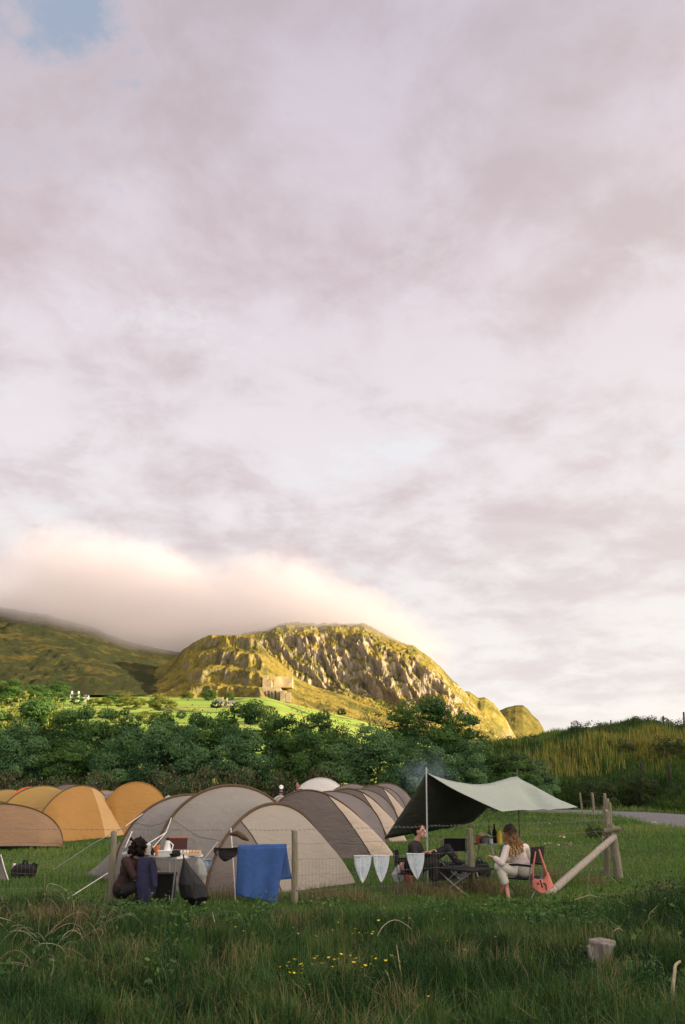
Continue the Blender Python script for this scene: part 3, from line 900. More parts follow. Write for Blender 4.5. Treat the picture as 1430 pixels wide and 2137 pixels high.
gor = [(1200, 1560, 80, 70, 'small dark gorse clump half way up the bank, below the left hump'), (1290, 1545, 80, 80, 'dark gorse clump just under the bank\'s skyline, left of the broad one'), (1395, 1540, 78, 80, 'dark gorse clump under the skyline at the bank\'s right end'),
       (1140, 1575, 82, 90, 'dark gorse clump on the bank above the tarp\'s far pole'), (1330, 1610, 70, 90, 'dark bramble clump low on the bank behind the corner post'), (1240, 1625, 69, 90, 'dark bramble clump low on the bank behind the lane posts'), (1420, 1640, 66, 90, 'dark bramble clump at the bank foot by the right edge'),
       (1165, 1541, 88, 100, 'low dark gorse bush at the dip of the bank skyline'),
       (1236, 1508, 86, 110, 'round dark gorse bush forming the left hump of the skyline'),
       (1300, 1520, 86, 90, 'dark gorse bush below the lone skyline post'),
       (1358, 1497, 88, 120, 'broad dark gorse bush on the highest part of the bank'),
       (1425, 1503, 88, 110, 'dark gorse bush at the right edge of the bank top'),
       (1090, 1536, 92, 120, 'dark gorse bush where the bank meets the sea headland'),
       (1035, 1552, 90, 80, 'russet green gorse bush at the foot of the mountain slope')]
for px, top, Y, wp, lb in gor:
    p = P(px, top, Y); z0 = gz1(p[0], Y)
    hh = max(p[2] - z0, 1.8)
    axd = Y * math.cos(PITCH)
    sx = wp / FPX * axd / 4.2
    plant('gorse', 'gorse_bush', lb, 'gorse', (p[0], Y, p[2] - hh), px * 0.2, (sx, sx, hh / 1.9))
# far field trees and hedgerow bushes
ftr = [(162, 1452, 620, 30, 'willow_a', 'dark field tree left of the white cottage'), (232, 1448, 640, 34, 'willow_b', 'dark green field tree right of the white cottage'),
       (198, 1456, 560, 30, 'fresh', 'round yellow tree in the far pasture, the larger of two'), (226, 1458, 560, 22, 'fresh', 'round yellow tree in the far pasture, the smaller of two'),
       (262, 1446, 700, 26, 'fresh', 'bright green field tree below the left hill'), (295, 1463, 540, 26, 'fresh', 'pale yellow tree standing in the far pasture'),
       (330, 1453, 620, 34, 'fresh', 'broad yellow tree at the end of a far field wall'), (318, 1462, 520, 24, 'willow_c', 'small dark tree by a far field wall'),
       (393, 1447, 800, 28, 'fresh', 'pale yellow tree under the quarry benches'), (436, 1448, 780, 30, 'willow_a', 'dark tree just left of the stone cottages'),
       (478, 1452, 760, 24, 'willow_b', 'dark tree just right of the stone cottages'), (120, 1440, 700, 60, 'willow_c', 'dark tree clump under the left hillside'),
       (75, 1446, 640, 60, 'willow_b', 'dark tree clump at the far left under the hillside'), (20, 1452, 600, 70, 'willow_a', 'dark tree clump at the left edge under the hillside'),
       (270, 1472, 420, 50, 'fresh', 'low yellow hedge tree just above the willows'), (345, 1476, 400, 50, 'fresh', 'low yellow hedge tree above the gap in the willows'),
       (310, 1482, 300, 44, 'fresh', 'yellow bush filling the gap above the low willow'), (240, 1484, 300, 40, 'fresh', 'yellow bush seen over the willow below the cottage')]
for px, top, Y, wp, kd, lb in ftr:
    p = P(px, top, Y); z0 = gz1(p[0], Y)
    wid = wp / FPX * Y; hh = np.clip(p[2] - z0, wid * 0.7, wid * 1.2)
    plant(kd, 'field_tree', lb, 'tree', (p[0], Y, z0 - 0.2), px * 0.7, (wid / BASEW[kd], wid / BASEW[kd], hh / BASEH[kd]))

# ------------------------------------------------------------------ grass: individual blades
def blades(name, pts, h, wdt, tone, mat, rng, lean=0.35, label=None, seg=2):
    n = len(pts)
    a = rng.uniform(0, 2 * math.pi, n); f = rng.uniform(0, 2 * math.pi, n)
    sx = np.stack([np.cos(a), np.sin(a), np.zeros(n)], 1) * (wdt / 2)[:, None]
    ln = np.stack([np.cos(f), np.sin(f), np.zeros(n)], 1) * (h * np.abs(rng.normal(0, lean, n)))[:, None]
    up = np.zeros((n, 3)); up[:, 2] = h
    b = pts.copy(); b[:, 2] -= 0.02
    m = b + up * 0.58 + ln * 0.3
    e = b + up * np.sqrt(np.clip(1 - (np.linalg.norm(ln, axis=1) / h) ** 2 * 0.5, 0.3, 1))[:, None] + ln
    V = np.stack([b - sx, b + sx, m + sx * 0.75, m - sx * 0.75, e + sx * 0.12, e - sx * 0.12], 1).reshape(-1, 3)
    i = np.arange(n)[:, None] * 6
    F = np.concatenate([i + np.array([[0, 1, 2, 3]]), i + np.array([[3, 2, 4, 5]])])
    me = np_mesh(name, V, F, False, np.repeat(np.clip(tone, 0, 1), 6)[:, None].repeat(3, 1))
    o = link_mesh(name, me, mat); setp(o, label, kind='stuff')
    return o


def scatter(n, y0, y1, rng, power=1.0, xpad=1.12, pxr=None):
    """random ground points whose density falls with distance from the camp's near edge"""
    u = rng.uniform(0, 1, n)
    # density ~ 1/y^power
    if power == 2: y = 1 / (1 / y0 + u * (1 / y1 - 1 / y0))
    else: y = y0 + u * (y1 - y0)
    k0, k1 = (-0.345 * xpad, 0.345 * xpad) if pxr is None else ((pxr[0] - CX) / FPX, (pxr[1] - CX) / FPX)
    x = y * rng.uniform(k0, k1, n) * 1.035
    return x, y


rng = np.random.default_rng(21)
STUMP = ground_pt(1258, 2012)
def clear_of_stump(x, y): return 1 - 0.85 * np.exp(-((x - STUMP[0]) / 0.24) ** 2 - ((y - STUMP[1] + 0.25) / 0.38) ** 2)


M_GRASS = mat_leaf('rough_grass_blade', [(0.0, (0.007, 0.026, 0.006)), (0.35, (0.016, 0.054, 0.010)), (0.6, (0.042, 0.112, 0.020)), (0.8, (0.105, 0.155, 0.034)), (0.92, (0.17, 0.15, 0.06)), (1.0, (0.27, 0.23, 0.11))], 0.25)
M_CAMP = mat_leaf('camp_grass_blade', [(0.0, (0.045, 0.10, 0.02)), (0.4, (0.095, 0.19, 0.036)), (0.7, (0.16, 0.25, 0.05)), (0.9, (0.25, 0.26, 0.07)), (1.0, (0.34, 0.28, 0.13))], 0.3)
# rough uncut grass between the photographer and the fence
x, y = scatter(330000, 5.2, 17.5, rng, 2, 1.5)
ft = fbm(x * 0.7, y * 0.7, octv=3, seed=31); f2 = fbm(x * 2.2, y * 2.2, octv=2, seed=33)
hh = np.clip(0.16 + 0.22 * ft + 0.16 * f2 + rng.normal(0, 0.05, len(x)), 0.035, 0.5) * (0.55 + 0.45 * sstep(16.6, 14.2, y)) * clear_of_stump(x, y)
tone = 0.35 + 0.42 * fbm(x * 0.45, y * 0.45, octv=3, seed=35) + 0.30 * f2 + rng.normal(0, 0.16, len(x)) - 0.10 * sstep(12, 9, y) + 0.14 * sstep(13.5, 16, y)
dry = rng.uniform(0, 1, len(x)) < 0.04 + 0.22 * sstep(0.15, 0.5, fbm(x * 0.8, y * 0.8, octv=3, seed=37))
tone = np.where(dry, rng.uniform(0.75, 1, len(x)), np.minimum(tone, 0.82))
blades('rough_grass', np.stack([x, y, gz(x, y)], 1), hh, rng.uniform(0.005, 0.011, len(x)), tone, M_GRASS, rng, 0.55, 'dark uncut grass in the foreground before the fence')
# coarse tussocks standing out of the rough grass
rt = np.random.default_rng(77); tx, ty, th, tt = [], [], [], []
cxx, cyy = scatter(620, 6.4, 16.4, rt, 2, 1.45)
for k in range(len(cxx)):
    m_ = int(rt.integers(45, 120)); r_ = rt.uniform(0.05, 0.16)
    tx.append(cxx[k] + rt.normal(0, r_, m_)); ty.append(cyy[k] + rt.normal(0, r_, m_))
    th.append(np.clip(rt.normal(rt.uniform(0.16, 0.34), 0.06, m_), 0.05, 0.5) * (0.75 if cyy[k] > 15 else 1)); tt.append(rt.normal(rt.choice([0.45, 0.62, 0.72, 0.9], p=[.35, .3, .2, .15]), 0.12, m_))
x, y = np.concatenate(tx), np.concatenate(ty)
blades('tussock_grass', np.stack([x, y, gz(x, y)], 1), np.concatenate(th) * clear_of_stump(x, y), rt.uniform(0.005, 0.010, len(x)), np.concatenate(tt), M_GRASS, rt, 0.6, 'coarse grass tussocks scattered over the dark foreground')
# broad weed leaves: along the fence foot and at both lower corners
wx, wy = [], []
for k in range(170):
    if k < 60: c_ = (rt.uniform(-4.6, 5.2), rt.uniform(14.2, 16.8))
    elif k < 115: c_ = (rt.uniform(2.2, 5.4), rt.uniform(9.2, 15.5))
    else: c_ = (-rt.uniform(1.6, 5.4), rt.uniform(9.2, 15.0))
    m_ = int(rt.integers(25, 80)); wx.append(c_[0] + rt.normal(0, .14, m_)); wy.append(c_[1] + rt.normal(0, .14, m_))
x, y = np.concatenate(wx), np.concatenate(wy); ok = clear_of_stump(x, y) > 0.8; x, y = x[ok], y[ok]
V_, F_ = leaf_quads(np.stack([x, y, gz(x, y) + np.abs(rt.normal(0.03, 0.09, len(x)))], 1), np.tile(np.array([[0, -0.3, 1.0]]), (len(x), 1)), 0.034, rt, 0.55)
o = link_mesh('weed_leaves', np_mesh('weed_leaves', V_, F_, False, np.repeat(np.clip(rt.normal(.45, .22, len(x)), 0, 1), 4)[:, None].repeat(3, 1)), M_WILLOW); setp(o, 'broad weed leaves mixed into the rough grass', kind='stuff')
# shorter grass of the camping field
x, y = scatter(290000, 15.5, 68, rng, 2, 1.45)
rd = road_dist(x, y); s_ = bank_s(x, y)
ok = (rd > 2.5 + 0.2 * fbm(x, y, octv=2, seed=2)) & (s_ < 0.4)
x, y = x[ok], y[ok]
f1 = fbm(x * 0.5, y * 0.5, octv=3, seed=41)
hh = np.clip(0.075 + 0.05 * f1 + rng.normal(0, 0.02, len(x)), 0.03, 0.3) * (1 + 1.3 * sstep(3, 7, x - 0.16 * y) + 0.02 * np.maximum(y - 20, 0))
tone = 0.45 + 0.3 * fbm(x * 0.25, y * 0.25, octv=3, seed=43) + 0.15 * f1 + rng.normal(0, 0.15, len(x)) + 0.12 * sstep(2, 5, x)
blades('camp_grass', np.stack([x, y, gz(x, y)], 1), hh, 0.006 + 0.0005 * y * rng.uniform(0.7, 1.3, len(x)), tone, M_CAMP, rng, 0.5, 'shorter green grass around the tents')
# tussocks of dead straw grass along the fence foot
cx_ = []; 
for px, py, k in [(470, 1880, 26), (560, 1884, 22), (690, 1882, 40), (735, 1884, 40), (655, 1880, 26), (850, 1868, 34), (900, 1868, 40), (1000, 1858, 60), (1020, 1866, 60), (955, 1866, 34), (930, 1878, 26), (1100, 1872, 18), (300, 1884, 22), (110, 1930, 40), (180, 1925, 34), (40, 1930, 30), (700, 1990, 14), (430, 1950, 14), (600, 1935, 12), (250, 2010, 14), (1150, 1835, 16), (420, 2050, 10), (1380, 1880, 16), (1240, 1850, 20)]:
    p = ground_pt(px, py); m = k * 15
    cx_.append(np.stack([p[0] + rng.normal(0, 0.16, m), p[1] + rng.normal(0, 0.2, m)], 1))
xy = np.concatenate(cx_); x, y = xy[:, 0], xy[:, 1]
M_STRAW = mat_leaf('dead_straw_blade', [(0.0, (0.07, 0.065, 0.024)), (0.5, (0.20, 0.165, 0.07)), (1.0, (0.36, 0.29, 0.15))], 0.25)
blades('straw_grass', np.stack([x, y, gz(x, y)], 1), np.clip(rng.normal(0.21, 0.07, len(x)), 0.06, 0.42), rng.uniform(0.004, 0.008, len(x)), rng.uniform(0, 1, len(x)) ** 1.3, M_STRAW, rng, 0.75, 'tussocks of pale dead grass along the fence')
# tall herbs and grass on the bank beyond the lane
n = 190000
y = rng.uniform(58, 118, n); x = y * rng.uniform(0.08, 0.40, n)
s_ = bank_s(x, y); ok = (s_ > 0.2) & (road_dist(x, y) > 2.6); x, y, s_ = x[ok], y[ok], s_[ok]
f1 = fbm(x * 0.16, y * 0.16, octv=3, seed=51)
band = np.exp(-((s_ - 10) / 4.5) ** 2)
hh = np.clip(0.38 + 0.3 * f1 + rng.normal(0, 0.14, len(x)), 0.12, 1.1)
tone = 0.26 + 0.30 * f1 + 0.55 * band * (rng.uniform(0, 1, len(x)) ** 1.1) * sstep(-0.35, 0.2, f1) + rng.normal(0, 0.12, len(x)) - 0.12 * sstep(4, 1, s_)
M_BANK = mat_leaf('sunlit_bank_herb_blade', [(0.0, (0.018, 0.048, 0.009)), (0.25, (0.048, 0.112, 0.018)), (0.5, (0.125, 0.185, 0.028)), (0.72, (0.34, 0.29, 0.06)), (1.0, (0.52, 0.40, 0.12))], 0.3)  # yellow stems, brightened further: faint sunlight on the bank put into the colour
blades('bank_herbs', np.stack([x, y, gz(x, y)], 1), hh, rng.uniform(0.03, 0.075, len(x)), tone, M_BANK, rng, 0.45, 'tall green and straw coloured growth covering the bank')

# tall golden stalks standing in the bank's middle band
n = 16000
y = rng.uniform(66, 100, n); x = y * rng.uniform(0.12, 0.40, n); s_ = bank_s(x, y)
ok = (np.abs(s_ - 9.5 + 2 * fbm(x * .1, y * .1, octv=2, seed=91)) < 4.6) & (fbm(x * .22, y * .22, octv=2, seed=93) > -0.22); x, y = x[ok], y[ok]
blades('bank_reeds', np.stack([x, y, gz(x, y)], 1), np.clip(rng.normal(0.95, 0.22, len(x)), .4, 1.6), rng.uniform(0.03, 0.06, len(x)), rng.uniform(0.42, 0.86, len(x)), M_BANK, rng, 0.12, 'tall golden stalks in a band across the bank')
# ------------------------------------------------------------------ tents
def mat_tent(name, c, transl=0.22, var=0.06):
    m, t = new_mat(name)
    tcn = t.n('ShaderNodeTexCoord'); vec = tcn.outputs['Object']
    n1 = t.noise(vec, 1.6, 5, 0.6); n2 = t.noise(vec, 26, 3, 0.6)
    colr = t.ramp(t.math('ADD', t.math('MULTIPLY', n1, 0.7), t.math('MULTIPLY', n2, 0.3)), [(0.32, tuple(x * (1 - var * 1.6) for x in c)), (0.68, tuple(x * (1 + var) for x in c))])
    b = t.n('ShaderNodeBsdfPrincipled', inp={'Base Color': colr, 'Roughness': 0.75, 'Specular IOR Level': 0.2})
    mpn = t.n('ShaderNodeMapping'); t.link(vec, mpn.inputs[0]); mpn.inputs['Scale'].default_value = (1, 1, 2.2)
    bn = t.n('ShaderNodeBump'); bn.inputs['Strength'].default_value = 0.6; bn.inputs['Distance'].default_value = 0.07
    t.link(t.noise(mpn.outputs[0], 3.2, 4, 0.5, 0.8), bn.inputs['Height']); t.link(bn.outputs[0], b.inputs['Normal'])
    tr = t.n('ShaderNodeBsdfTranslucent'); t.link(colr, tr.inputs[0])
    mx = t.n('ShaderNodeMixShader'); mx.inputs[0].default_value = transl
    t.link(b.outputs[0], mx.inputs[1]); t.link(tr.outputs[0], mx.inputs[2])
    out = t.n('ShaderNodeOutputMaterial'); t.link(mx.outputs[0], out.inputs[0])
    return m


T_GREY = mat_tent('stone_grey_flysheet', (0.335, 0.308, 0.272))
T_SAND = mat_tent('sand_flysheet', (0.40, 0.355, 0.295))
T_MESH = mat_tent('grey_mesh_panel', (0.235, 0.20, 0.175))
T_DARK = mat_tent('dark_taupe_flysheet', (0.155, 0.132, 0.124))
T_LIGHT = mat_tent('pale_sand_flysheet', (0.58, 0.475, 0.375))
T_ORANGE = mat_tent('ochre_flysheet', (0.46, 0.245, 0.07))
T_ORLT = mat_tent('light_ochre_flysheet', (0.66, 0.41, 0.18))
T_BROWN = mat_tent('tan_brown_flysheet', (0.36, 0.225, 0.13))
T_WHITE = mat_tent('off_white_flysheet', (0.78, 0.75, 0.70))
T_OLIVE = mat_tent('yellow_ochre_flysheet', (0.46, 0.29, 0.08))
T_PLUM = mat_tent('grey_plum_flysheet', (0.215, 0.188, 0.18))
M_TRIM = mat_basic('brown_pole_sleeve', (0.105, 0.065, 0.035), 0.8)
M_BLKTRIM = mat_basic('black_webbing', (0.02, 0.018, 0.016), 0.8)
M_REDTRIM = mat_basic('orange_red_sleeve', (0.70, 0.11, 0.03), 0.7)
M_ROPE = mat_basic('pale_guy_rope', (0.72, 0.70, 0.66), 0.8)
M_ALU = mat_basic('brushed_aluminium', (0.62, 0.63, 0.63), 0.35, 0.05, metallic=0.8)
M_WHITE = mat_basic('white_plastic', (0.78, 0.77, 0.74), 0.45)
M_BLACKF = mat_basic('black_fabric', (0.018, 0.017, 0.018), 0.85, 0.3, 20, 0.3, 80)


def v2(p): return np.array([p[0], p[1]], float)


def hoop(N, F, h, pa=1.0, pb=0.85, n=33, lean=(0, 0), peak=0.0):
    """arched pole from near foot N to far foot F; peak shifts the summit along the line"""
    N, F = v2(N), v2(F)
    tt = np.linspace(0, math.pi, n)
    u = np.sign(np.cos(tt)) * np.abs(np.cos(tt)) ** pa
    wv = np.abs(np.sin(tt)) ** pb
    mid = (N + F) / 2; half = (N - F) / 2
    A = np.zeros((n, 3))
    A[:, :2] = mid + half * (u + peak * wv)[:, None] + np.array(lean)[None, :] * wv[:, None]
    A[:, 2] = h * wv
    zN, zF = gz1(*N), gz1(*F)
    A[:, 2] += zN + (zF - zN) * (1 - u) / 2
    return A


def loft(A, B, n=12, sag=0.06, wr=0.012, seed=1, tuck=0.03):
    out = []
    for s in np.linspace(0, 1, n + 1):
        C = A * (1 - s) + B * s
        k = 4 * s * (1 - s)
        zb = np.minimum(A[:, 2], B[:, 2]).min()
        C = C.copy()
        mid = C[:, :2].mean(0)
        C[:, 2] = zb + (C[:, 2] - zb) * (1 - sag * k)
        C[:, :2] = mid + (C[:, :2] - mid) * (1 - tuck * k)
        nz = fbm(C[:, 0] * 2.3 + seed, C[:, 1] * 2.3, C[:, 2] * 5, octv=3, seed=seed)
        C[:, 2] += wr * nz * k * np.clip((C[:, 2] - zb) * 3, 0, 1)
        C[:, :2] += (wr * 1.3 * nz * k)[:, None]
        out.append(C)
    return np.array(out)


def face_grid(A, bulge, n=12, wr=0.03, seed=3, power=1.5, base_lift=0.0, base_peak=0.0):
    """front wall: from the hoop down to a bowed line on the ground; bulge is an xy vector"""
    nb = len(A); N, F = A[0], A[-1]
    s = np.linspace(0, 1, nb)
    u = (1 - np.cos(s * math.pi)) / 2
    prof = np.minimum(1, np.sin(math.pi * np.clip(u, 0, 1)) * 2.2) ** 0.8
    base = N[None, :] * (1 - u[:, None]) + F[None, :] * u[:, None]
    base[:, :2] += prof[:, None] * np.array(bulge)[None, :]
    for i in range(nb): base[i, 2] = gz1(base[i, 0], base[i, 1]) + 0.015 + base_lift * math.sin(math.pi * s[i])
    out = []
    for v in np.linspace(0, 1, n + 1):
        C = A * (1 - v) + base * v
        # the cloth starts nearly upright under the pole and flares out at the ground
        C[:, :2] = A[:, :2] * (1 - v) + base[:, :2] * v
        k = 4 * v * (1 - v)
        C[:, :2] += (np.array(bulge)[None, :] * 0.10 * k)
        nz = fbm(C[:, 0] * 2.5 + seed, C[:, 1] * 2.5, C[:, 2] * 4, octv=3, seed=seed)
        C[:, :2] += np.array(bulge)[None, :] / (np.linalg.norm(bulge) + 1e-6) * (wr * nz * k)[:, None]
        out.append(C)
    return np.array(out)


def tube_along(mb, A, r, off=0.0, n=6):
    return mb.tube([tuple(p) for p in A], r, n)


def tent(label, group, hoops, tail, mats, front=None, trim=M_TRIM, trims=None, name='tent', ropes=(), seams=True, pr=0.022):
    """hoops: list of hoop arrays from the front to the rear"""
    c0 = hoops[0]; base = (float(c0[:, 0].mean()), float(c0[:, 1].mean()), gz1(float(c0[:, 0].mean()), float(c0[:, 1].mean())))
    t = thing(name, label, 'tent', base, group)
    seq = list(hoops) + ([tail] if tail is not None else [])
    for i in range(len(seq) - 1):
        g = loft(seq[i], seq[i + 1], 14, 0.08 if i < len(hoops) - 1 else 0.03, 0.035, seed=i + int(base[0] * 7) % 50)
        MB().grid(g).build('body_panel', mats[0], t, sharp=None)
        if seams and i < len(hoops) - 1:
            for q_ in (9, 31):
                if q_ < g.shape[1]: MB().tube([tuple(p + np.array([0, 0, .004])) for p in g[:, q_]], 0.006, 5).build('seam', mats[0], t)
    if front:
        g = face_grid(hoops[0], front['bulge'], 14, base_lift=front.get('lift', 0.0), seed=int(base[1] * 3) % 40)
        cuts = [0] + [int(round(c * (g.shape[1] - 1))) for c in front['cuts']] + [g.shape[1] - 1]
        for k in range(len(cuts) - 1):
            nm = front['names'][k]
            MB().grid(g[:, cuts[k]:cuts[k + 1] + 1]).build(nm, front['mats'][k], t, sharp=None)
        for c in cuts[1:-1]:
            if front.get('seam'): MB().tube([tuple(p) for p in g[:, c]], 0.013, 5).build('zip_seam', front['seam'], t)
        if front.get('hem'):
            MB().tube([tuple(p) for p in g[-1]], 0.02, 5).build('hem', front['hem'], t)
    for i, h in enumerate(hoops):
        MB().tube([tuple(p + np.array([0, 0, 0.012])) for p in h], pr, 6).build('pole_sleeve', trims[i] if trims else trim, t)
    for pts in ropes:
        MB().tube(pts, 0.007, 5).build('guy_rope', M_ROPE, t)
    return t


def back(N, F, vec, k=1.0):
    """feet moved by vec, width scaled by k"""
    N, F = v2(N), v2(F); mid = (N + F) / 2 + np.array(vec)
    return mid + (N - F) / 2 * k, mid + (F - N) / 2 * k


# --- big stone-grey tunnel tent behind the fence
gN, gF = v2(G(428, 1870)), v2(G(682, 1838)); gP = v2(G(744, 1847))
nB = v2(G(316, 1856)); nA = v2(G(236, 1843)); nT = v2(G(178, 1830))
wvec = gP - gN
gF = v2(G(692, 1839)); hC = hoop(gN, gF, 1.50, 1.0, 1.2, 41, peak=0.0)
hB = hoop(nB, nB + wvec * 1.04, 1.83, 1.0, 0.86, 41, peak=0.05)
hA = hoop(nA, nA + wvec * 0.98, 1.62, 1.0, 0.86, 41)
tl = hoop(nT, nT + wvec * 0.55, 0.10, 1.0, 0.5, 41)
nrmC = np.array([-(gN - gF)[1], (gN - gF)[0]]); nrmC = nrmC / np.linalg.norm(nrmC)
if nrmC[1] > 0: nrmC = -nrmC
big = tent('large stone grey tunnel tent with a sand coloured front, behind the blue towel', 'tunnel tents', [hC, hB, hA], tl, [T_GREY],
           dict(bulge=gP - (gN * 0.15 + gF * 0.85), cuts=(0.33, 0.86), names=('mesh_panel', 'door_panel', 'side_panel'), mats=(T_MESH, T_SAND, T_SAND), seam=M_TRIM, hem=M_BLKTRIM), pr=0.03)
# rolled-back door corner in the mesh panel
pr_ = [P(480, 1741, 16.6), P(496, 1739, 16.5), P(508, 1747, 16.45), P(519, 1754, 16.5)]
MB().tube(pr_, [0.02, 0.05, 0.045, 0.015], 8).build('rolled_flap', M_TRIM, big)
# window flap reflecting the sky on the shaded flank: crest badge
# guy ropes
def rope(*pp): return [tuple(p) for p in pp]
i_ = 12
for nm_pts in (rope(hB[9], P(347, 1737, 17.4), P(300, 1766, 17.0)), rope(P(347, 1737, 17.4), P(312, 1778, 17.0), ),
               rope(P(455, 1757, 17.0), P(418, 1803, 17.05), ground_pt(396, 1861)),
               rope(hA[11], P(262, 1724, 18.6), P(196, 1760, 20.0), tuple(ground_pt(104, 1820))),
               rope(P(225, 1822, 19.0), tuple(ground_pt(134, 1880))), rope(P(276, 1735, 18.3), P(262, 1768, 18.1), tuple(ground_pt(240, 1838)))):
    MB().tube(nm_pts, 0.008, 5).build('guy_rope', M_ROPE, big)

# --- row of three dark tents with pale side strips, and one more behind them
def dark_tent(label, L, R, h, px_shift=0.0, peak=0.0, bulge=0.9, axis=(0.2, 1.9), cuts=(0.10, 0.60)):
    N, P_ = v2(L), v2(R); F = N + (P_ - N) * 0.90 + np.array([0, 0.45])
    d = (F - N); nn = np.array([d[1], -d[0]]); nn /= np.linalg.norm(nn)
    if nn[1] > 0: nn = -nn
    A = hoop(N, F, h, 1.0, 1.35, 41, peak=peak)
    b1 = back(N, F, np.array(axis) * 0.9, 0.96); b2 = back(N, F, np.array(axis) * 1.7, 0.5)
    B = hoop(*b1, h * 0.97, 1.0, 0.9, 41); Tl = hoop(*b2, 0.12, 1.0, 0.5, 41)
    return tent(label, 'row of dark tents', [A, B], Tl, [T_PLUM],
                dict(bulge=P_ - (N * 0.12 + F * 0.88), cuts=cuts, names=('side_panel', 'door_panel', 'side_panel'), mats=(T_LIGHT, T_DARK, T_LIGHT), seam=M_BLKTRIM, hem=M_TRIM), pr=0.024)


dark_tent('nearest dark taupe tent with a pale sand side strip, right behind the large grey tent', G(545, 1795), G(832, 1787), 1.68, peak=0.3)
dark_tent('second dark taupe tent from the large grey tent, pale strip half hidden by the tarp', G(640, 1762), G(856, 1757), 1.66, peak=0.16)
dark_tent('third dark taupe tent in the row, nearest to the bushes of the two narrow ones', G(716, 1731), G(868, 1727), 1.66, peak=0.1)
tN, tF = back(G(735, 1722), G(872, 1718), (0, 0))
tent('farthest tent of the dark row, grey plum with a pale edge, under the sallow bush', 'row of dark tents', [hoop(tN, tF, 1.75, 1, 1.0), hoop(*back(tN, tF, (-1.5, 1.3), 0.95), 1.7)], hoop(*back(tN, tF, (-2.8, 2.4), 0.5), 0.1), [T_PLUM],
     dict(bulge=(0.35, -0.7), cuts=(0.1, 0.8), names=('side_panel', 'door_panel', 'side_panel'), mats=(T_LIGHT, T_PLUM, T_LIGHT), hem=M_TRIM))

# --- white tent and the small pale domes in front of it
def dome(label, px0, px1, ybase, ytop, mat, trim, group='small far tents', depth=1.6, cat=None, pb=0.8, peak=0.0, front=None):
    a, b_ = G(px0, ybase), G(px1, ybase); Yv = (a[1] + b_[1]) / 2
    hz = P((px0 + px1) / 2, ytop, Yv)[2] - gz1(a[0], a[1])
    A = hoop(a, b_, hz, 1.0, pb, 33, peak=peak)
    B = hoop(*back(a, b_, (-0.15 * depth, depth), 0.9), hz * 0.9, 1, 0.85, 33); Tl = hoop(*back(a, b_, (-0.3 * depth, depth * 1.8), 0.5), 0.1, 1, 0.5, 33)
    return tent(label, group, [A, B], Tl, [mat], front or dict(bulge=(0.15, -0.8), cuts=(0.33, 0.66), names=('side_panel', 'door_panel', 'side_panel'), mats=(mat, mat, mat)), trim=trim)


M_WTRIM = mat_basic('white_sleeve', (0.7, 0.67, 0.62), 0.7)
dome('off white rounded tent in front of the bushes, behind the man in a dark shirt', 598, 728, 1716, 1624, T_WHITE, M_WTRIM, 'tents among the far pitches', 2.0, peak=-0.1)
dome('low dark grey tent top left of the person in the white cap', 508, 590, 1722, 1661, T_PLUM, M_TRIM, 'tents among the far pitches', 1.4)
dome('small pale grey dome tent in front of the person in the white cap', 556, 612, 1735, 1662, T_SAND, M_WTRIM, 'tents among the far pitches', 1.2)
dome('white tent tip between the rounded orange tent and the large grey tent', 330, 368, 1722, 1662, T_WHITE, M_WTRIM, 'tents among the far pitches', 1.2, pb=1.2)

# --- ochre tents on the left
oN, oF = v2(G(66, 1756)), v2(G(246, 1736)); oP = v2(G(264, 1743))
A = hoop(oN, oF, 1.72, 1.0, 1.15, 41, peak=0.0)
ax = np.array((-1.75, 1.3))
tent('main ochre tent with a light ochre side strip, rope crossing in front of it', 'ochre tents', [A, hoop(*back(oN, oF, ax, 1.0), 1.70, 1, 0.9, 41), hoop(*back(oN, oF, ax * 2, 0.9), 1.55, 1, 0.9, 41)], hoop(*back(oN, oF, ax * 2.9, 0.5), 0.1, 1, .5, 41),
     [T_OLIVE], dict(bulge=oP - (oN * 0.12 + oF * 0.88), cuts=(0.12, 0.58), names=('side_panel', 'door_panel', 'side_panel'), mats=(T_MESH, T_ORANGE, T_ORLT), seam=None, hem=M_BLKTRIM), trim=M_TRIM)
rN, rF = v2(G(206, 1742)), v2(G(352, 1738))
tent('rounded ochre tent behind the main ochre one, left of the large grey tent', 'ochre tents', [hoop(rN, rF, 1.83, 1.0, 0.74, 41), hoop(*back(rN, rF, ax * 0.8, 0.95), 1.5, 1, 0.9, 41)], hoop(*back(rN, rF, ax * 1.8, 0.5), 0.1, 1, .5, 41),
     [T_GREY], dict(bulge=(0.45, -0.7), cuts=(0.05, 0.95), names=('side_panel', 'door_panel', 'side_panel'), mats=(T_MESH, T_ORANGE, T_ORANGE), seam=M_BLKTRIM, hem=M_BLKTRIM), trim=T_ORANGE)
yN, yF = v2(G(0, 1745)), v2(G(118, 1738))
tent('yellow ochre tent with an orange red pole sleeve, behind the tan brown tent', 'ochre tents', [hoop(yN, yF, 1.66, 1.0, 0.8, 41, peak=0.1), hoop(*back(yN, yF, (1.5, 1.7), 1.0), 1.6, 1, 0.85, 41)], hoop(*back(yN, yF, (2.6, 3.0), 0.6), 0.1, 1, .5, 41),
     [T_OLIVE], dict(bulge=(0.5, -0.7), cuts=(0.12, 0.9), names=('side_panel', 'door_panel', 'side_panel'), mats=(T_OLIVE, T_OLIVE, T_OLIVE), hem=M_BLKTRIM), trims=[M_REDTRIM, M_TRIM])
dome('grey plum tent whose top shows over the main ochre tent', 78, 200, 1716, 1637, T_PLUM, M_TRIM, 'tents among the far pitches', 1.6)
dome('brown tent cut by the left edge, behind the orange red sleeve', -60, 42, 1722, 1652, T_BROWN, M_TRIM, 'tents among the far pitches', 1.6)
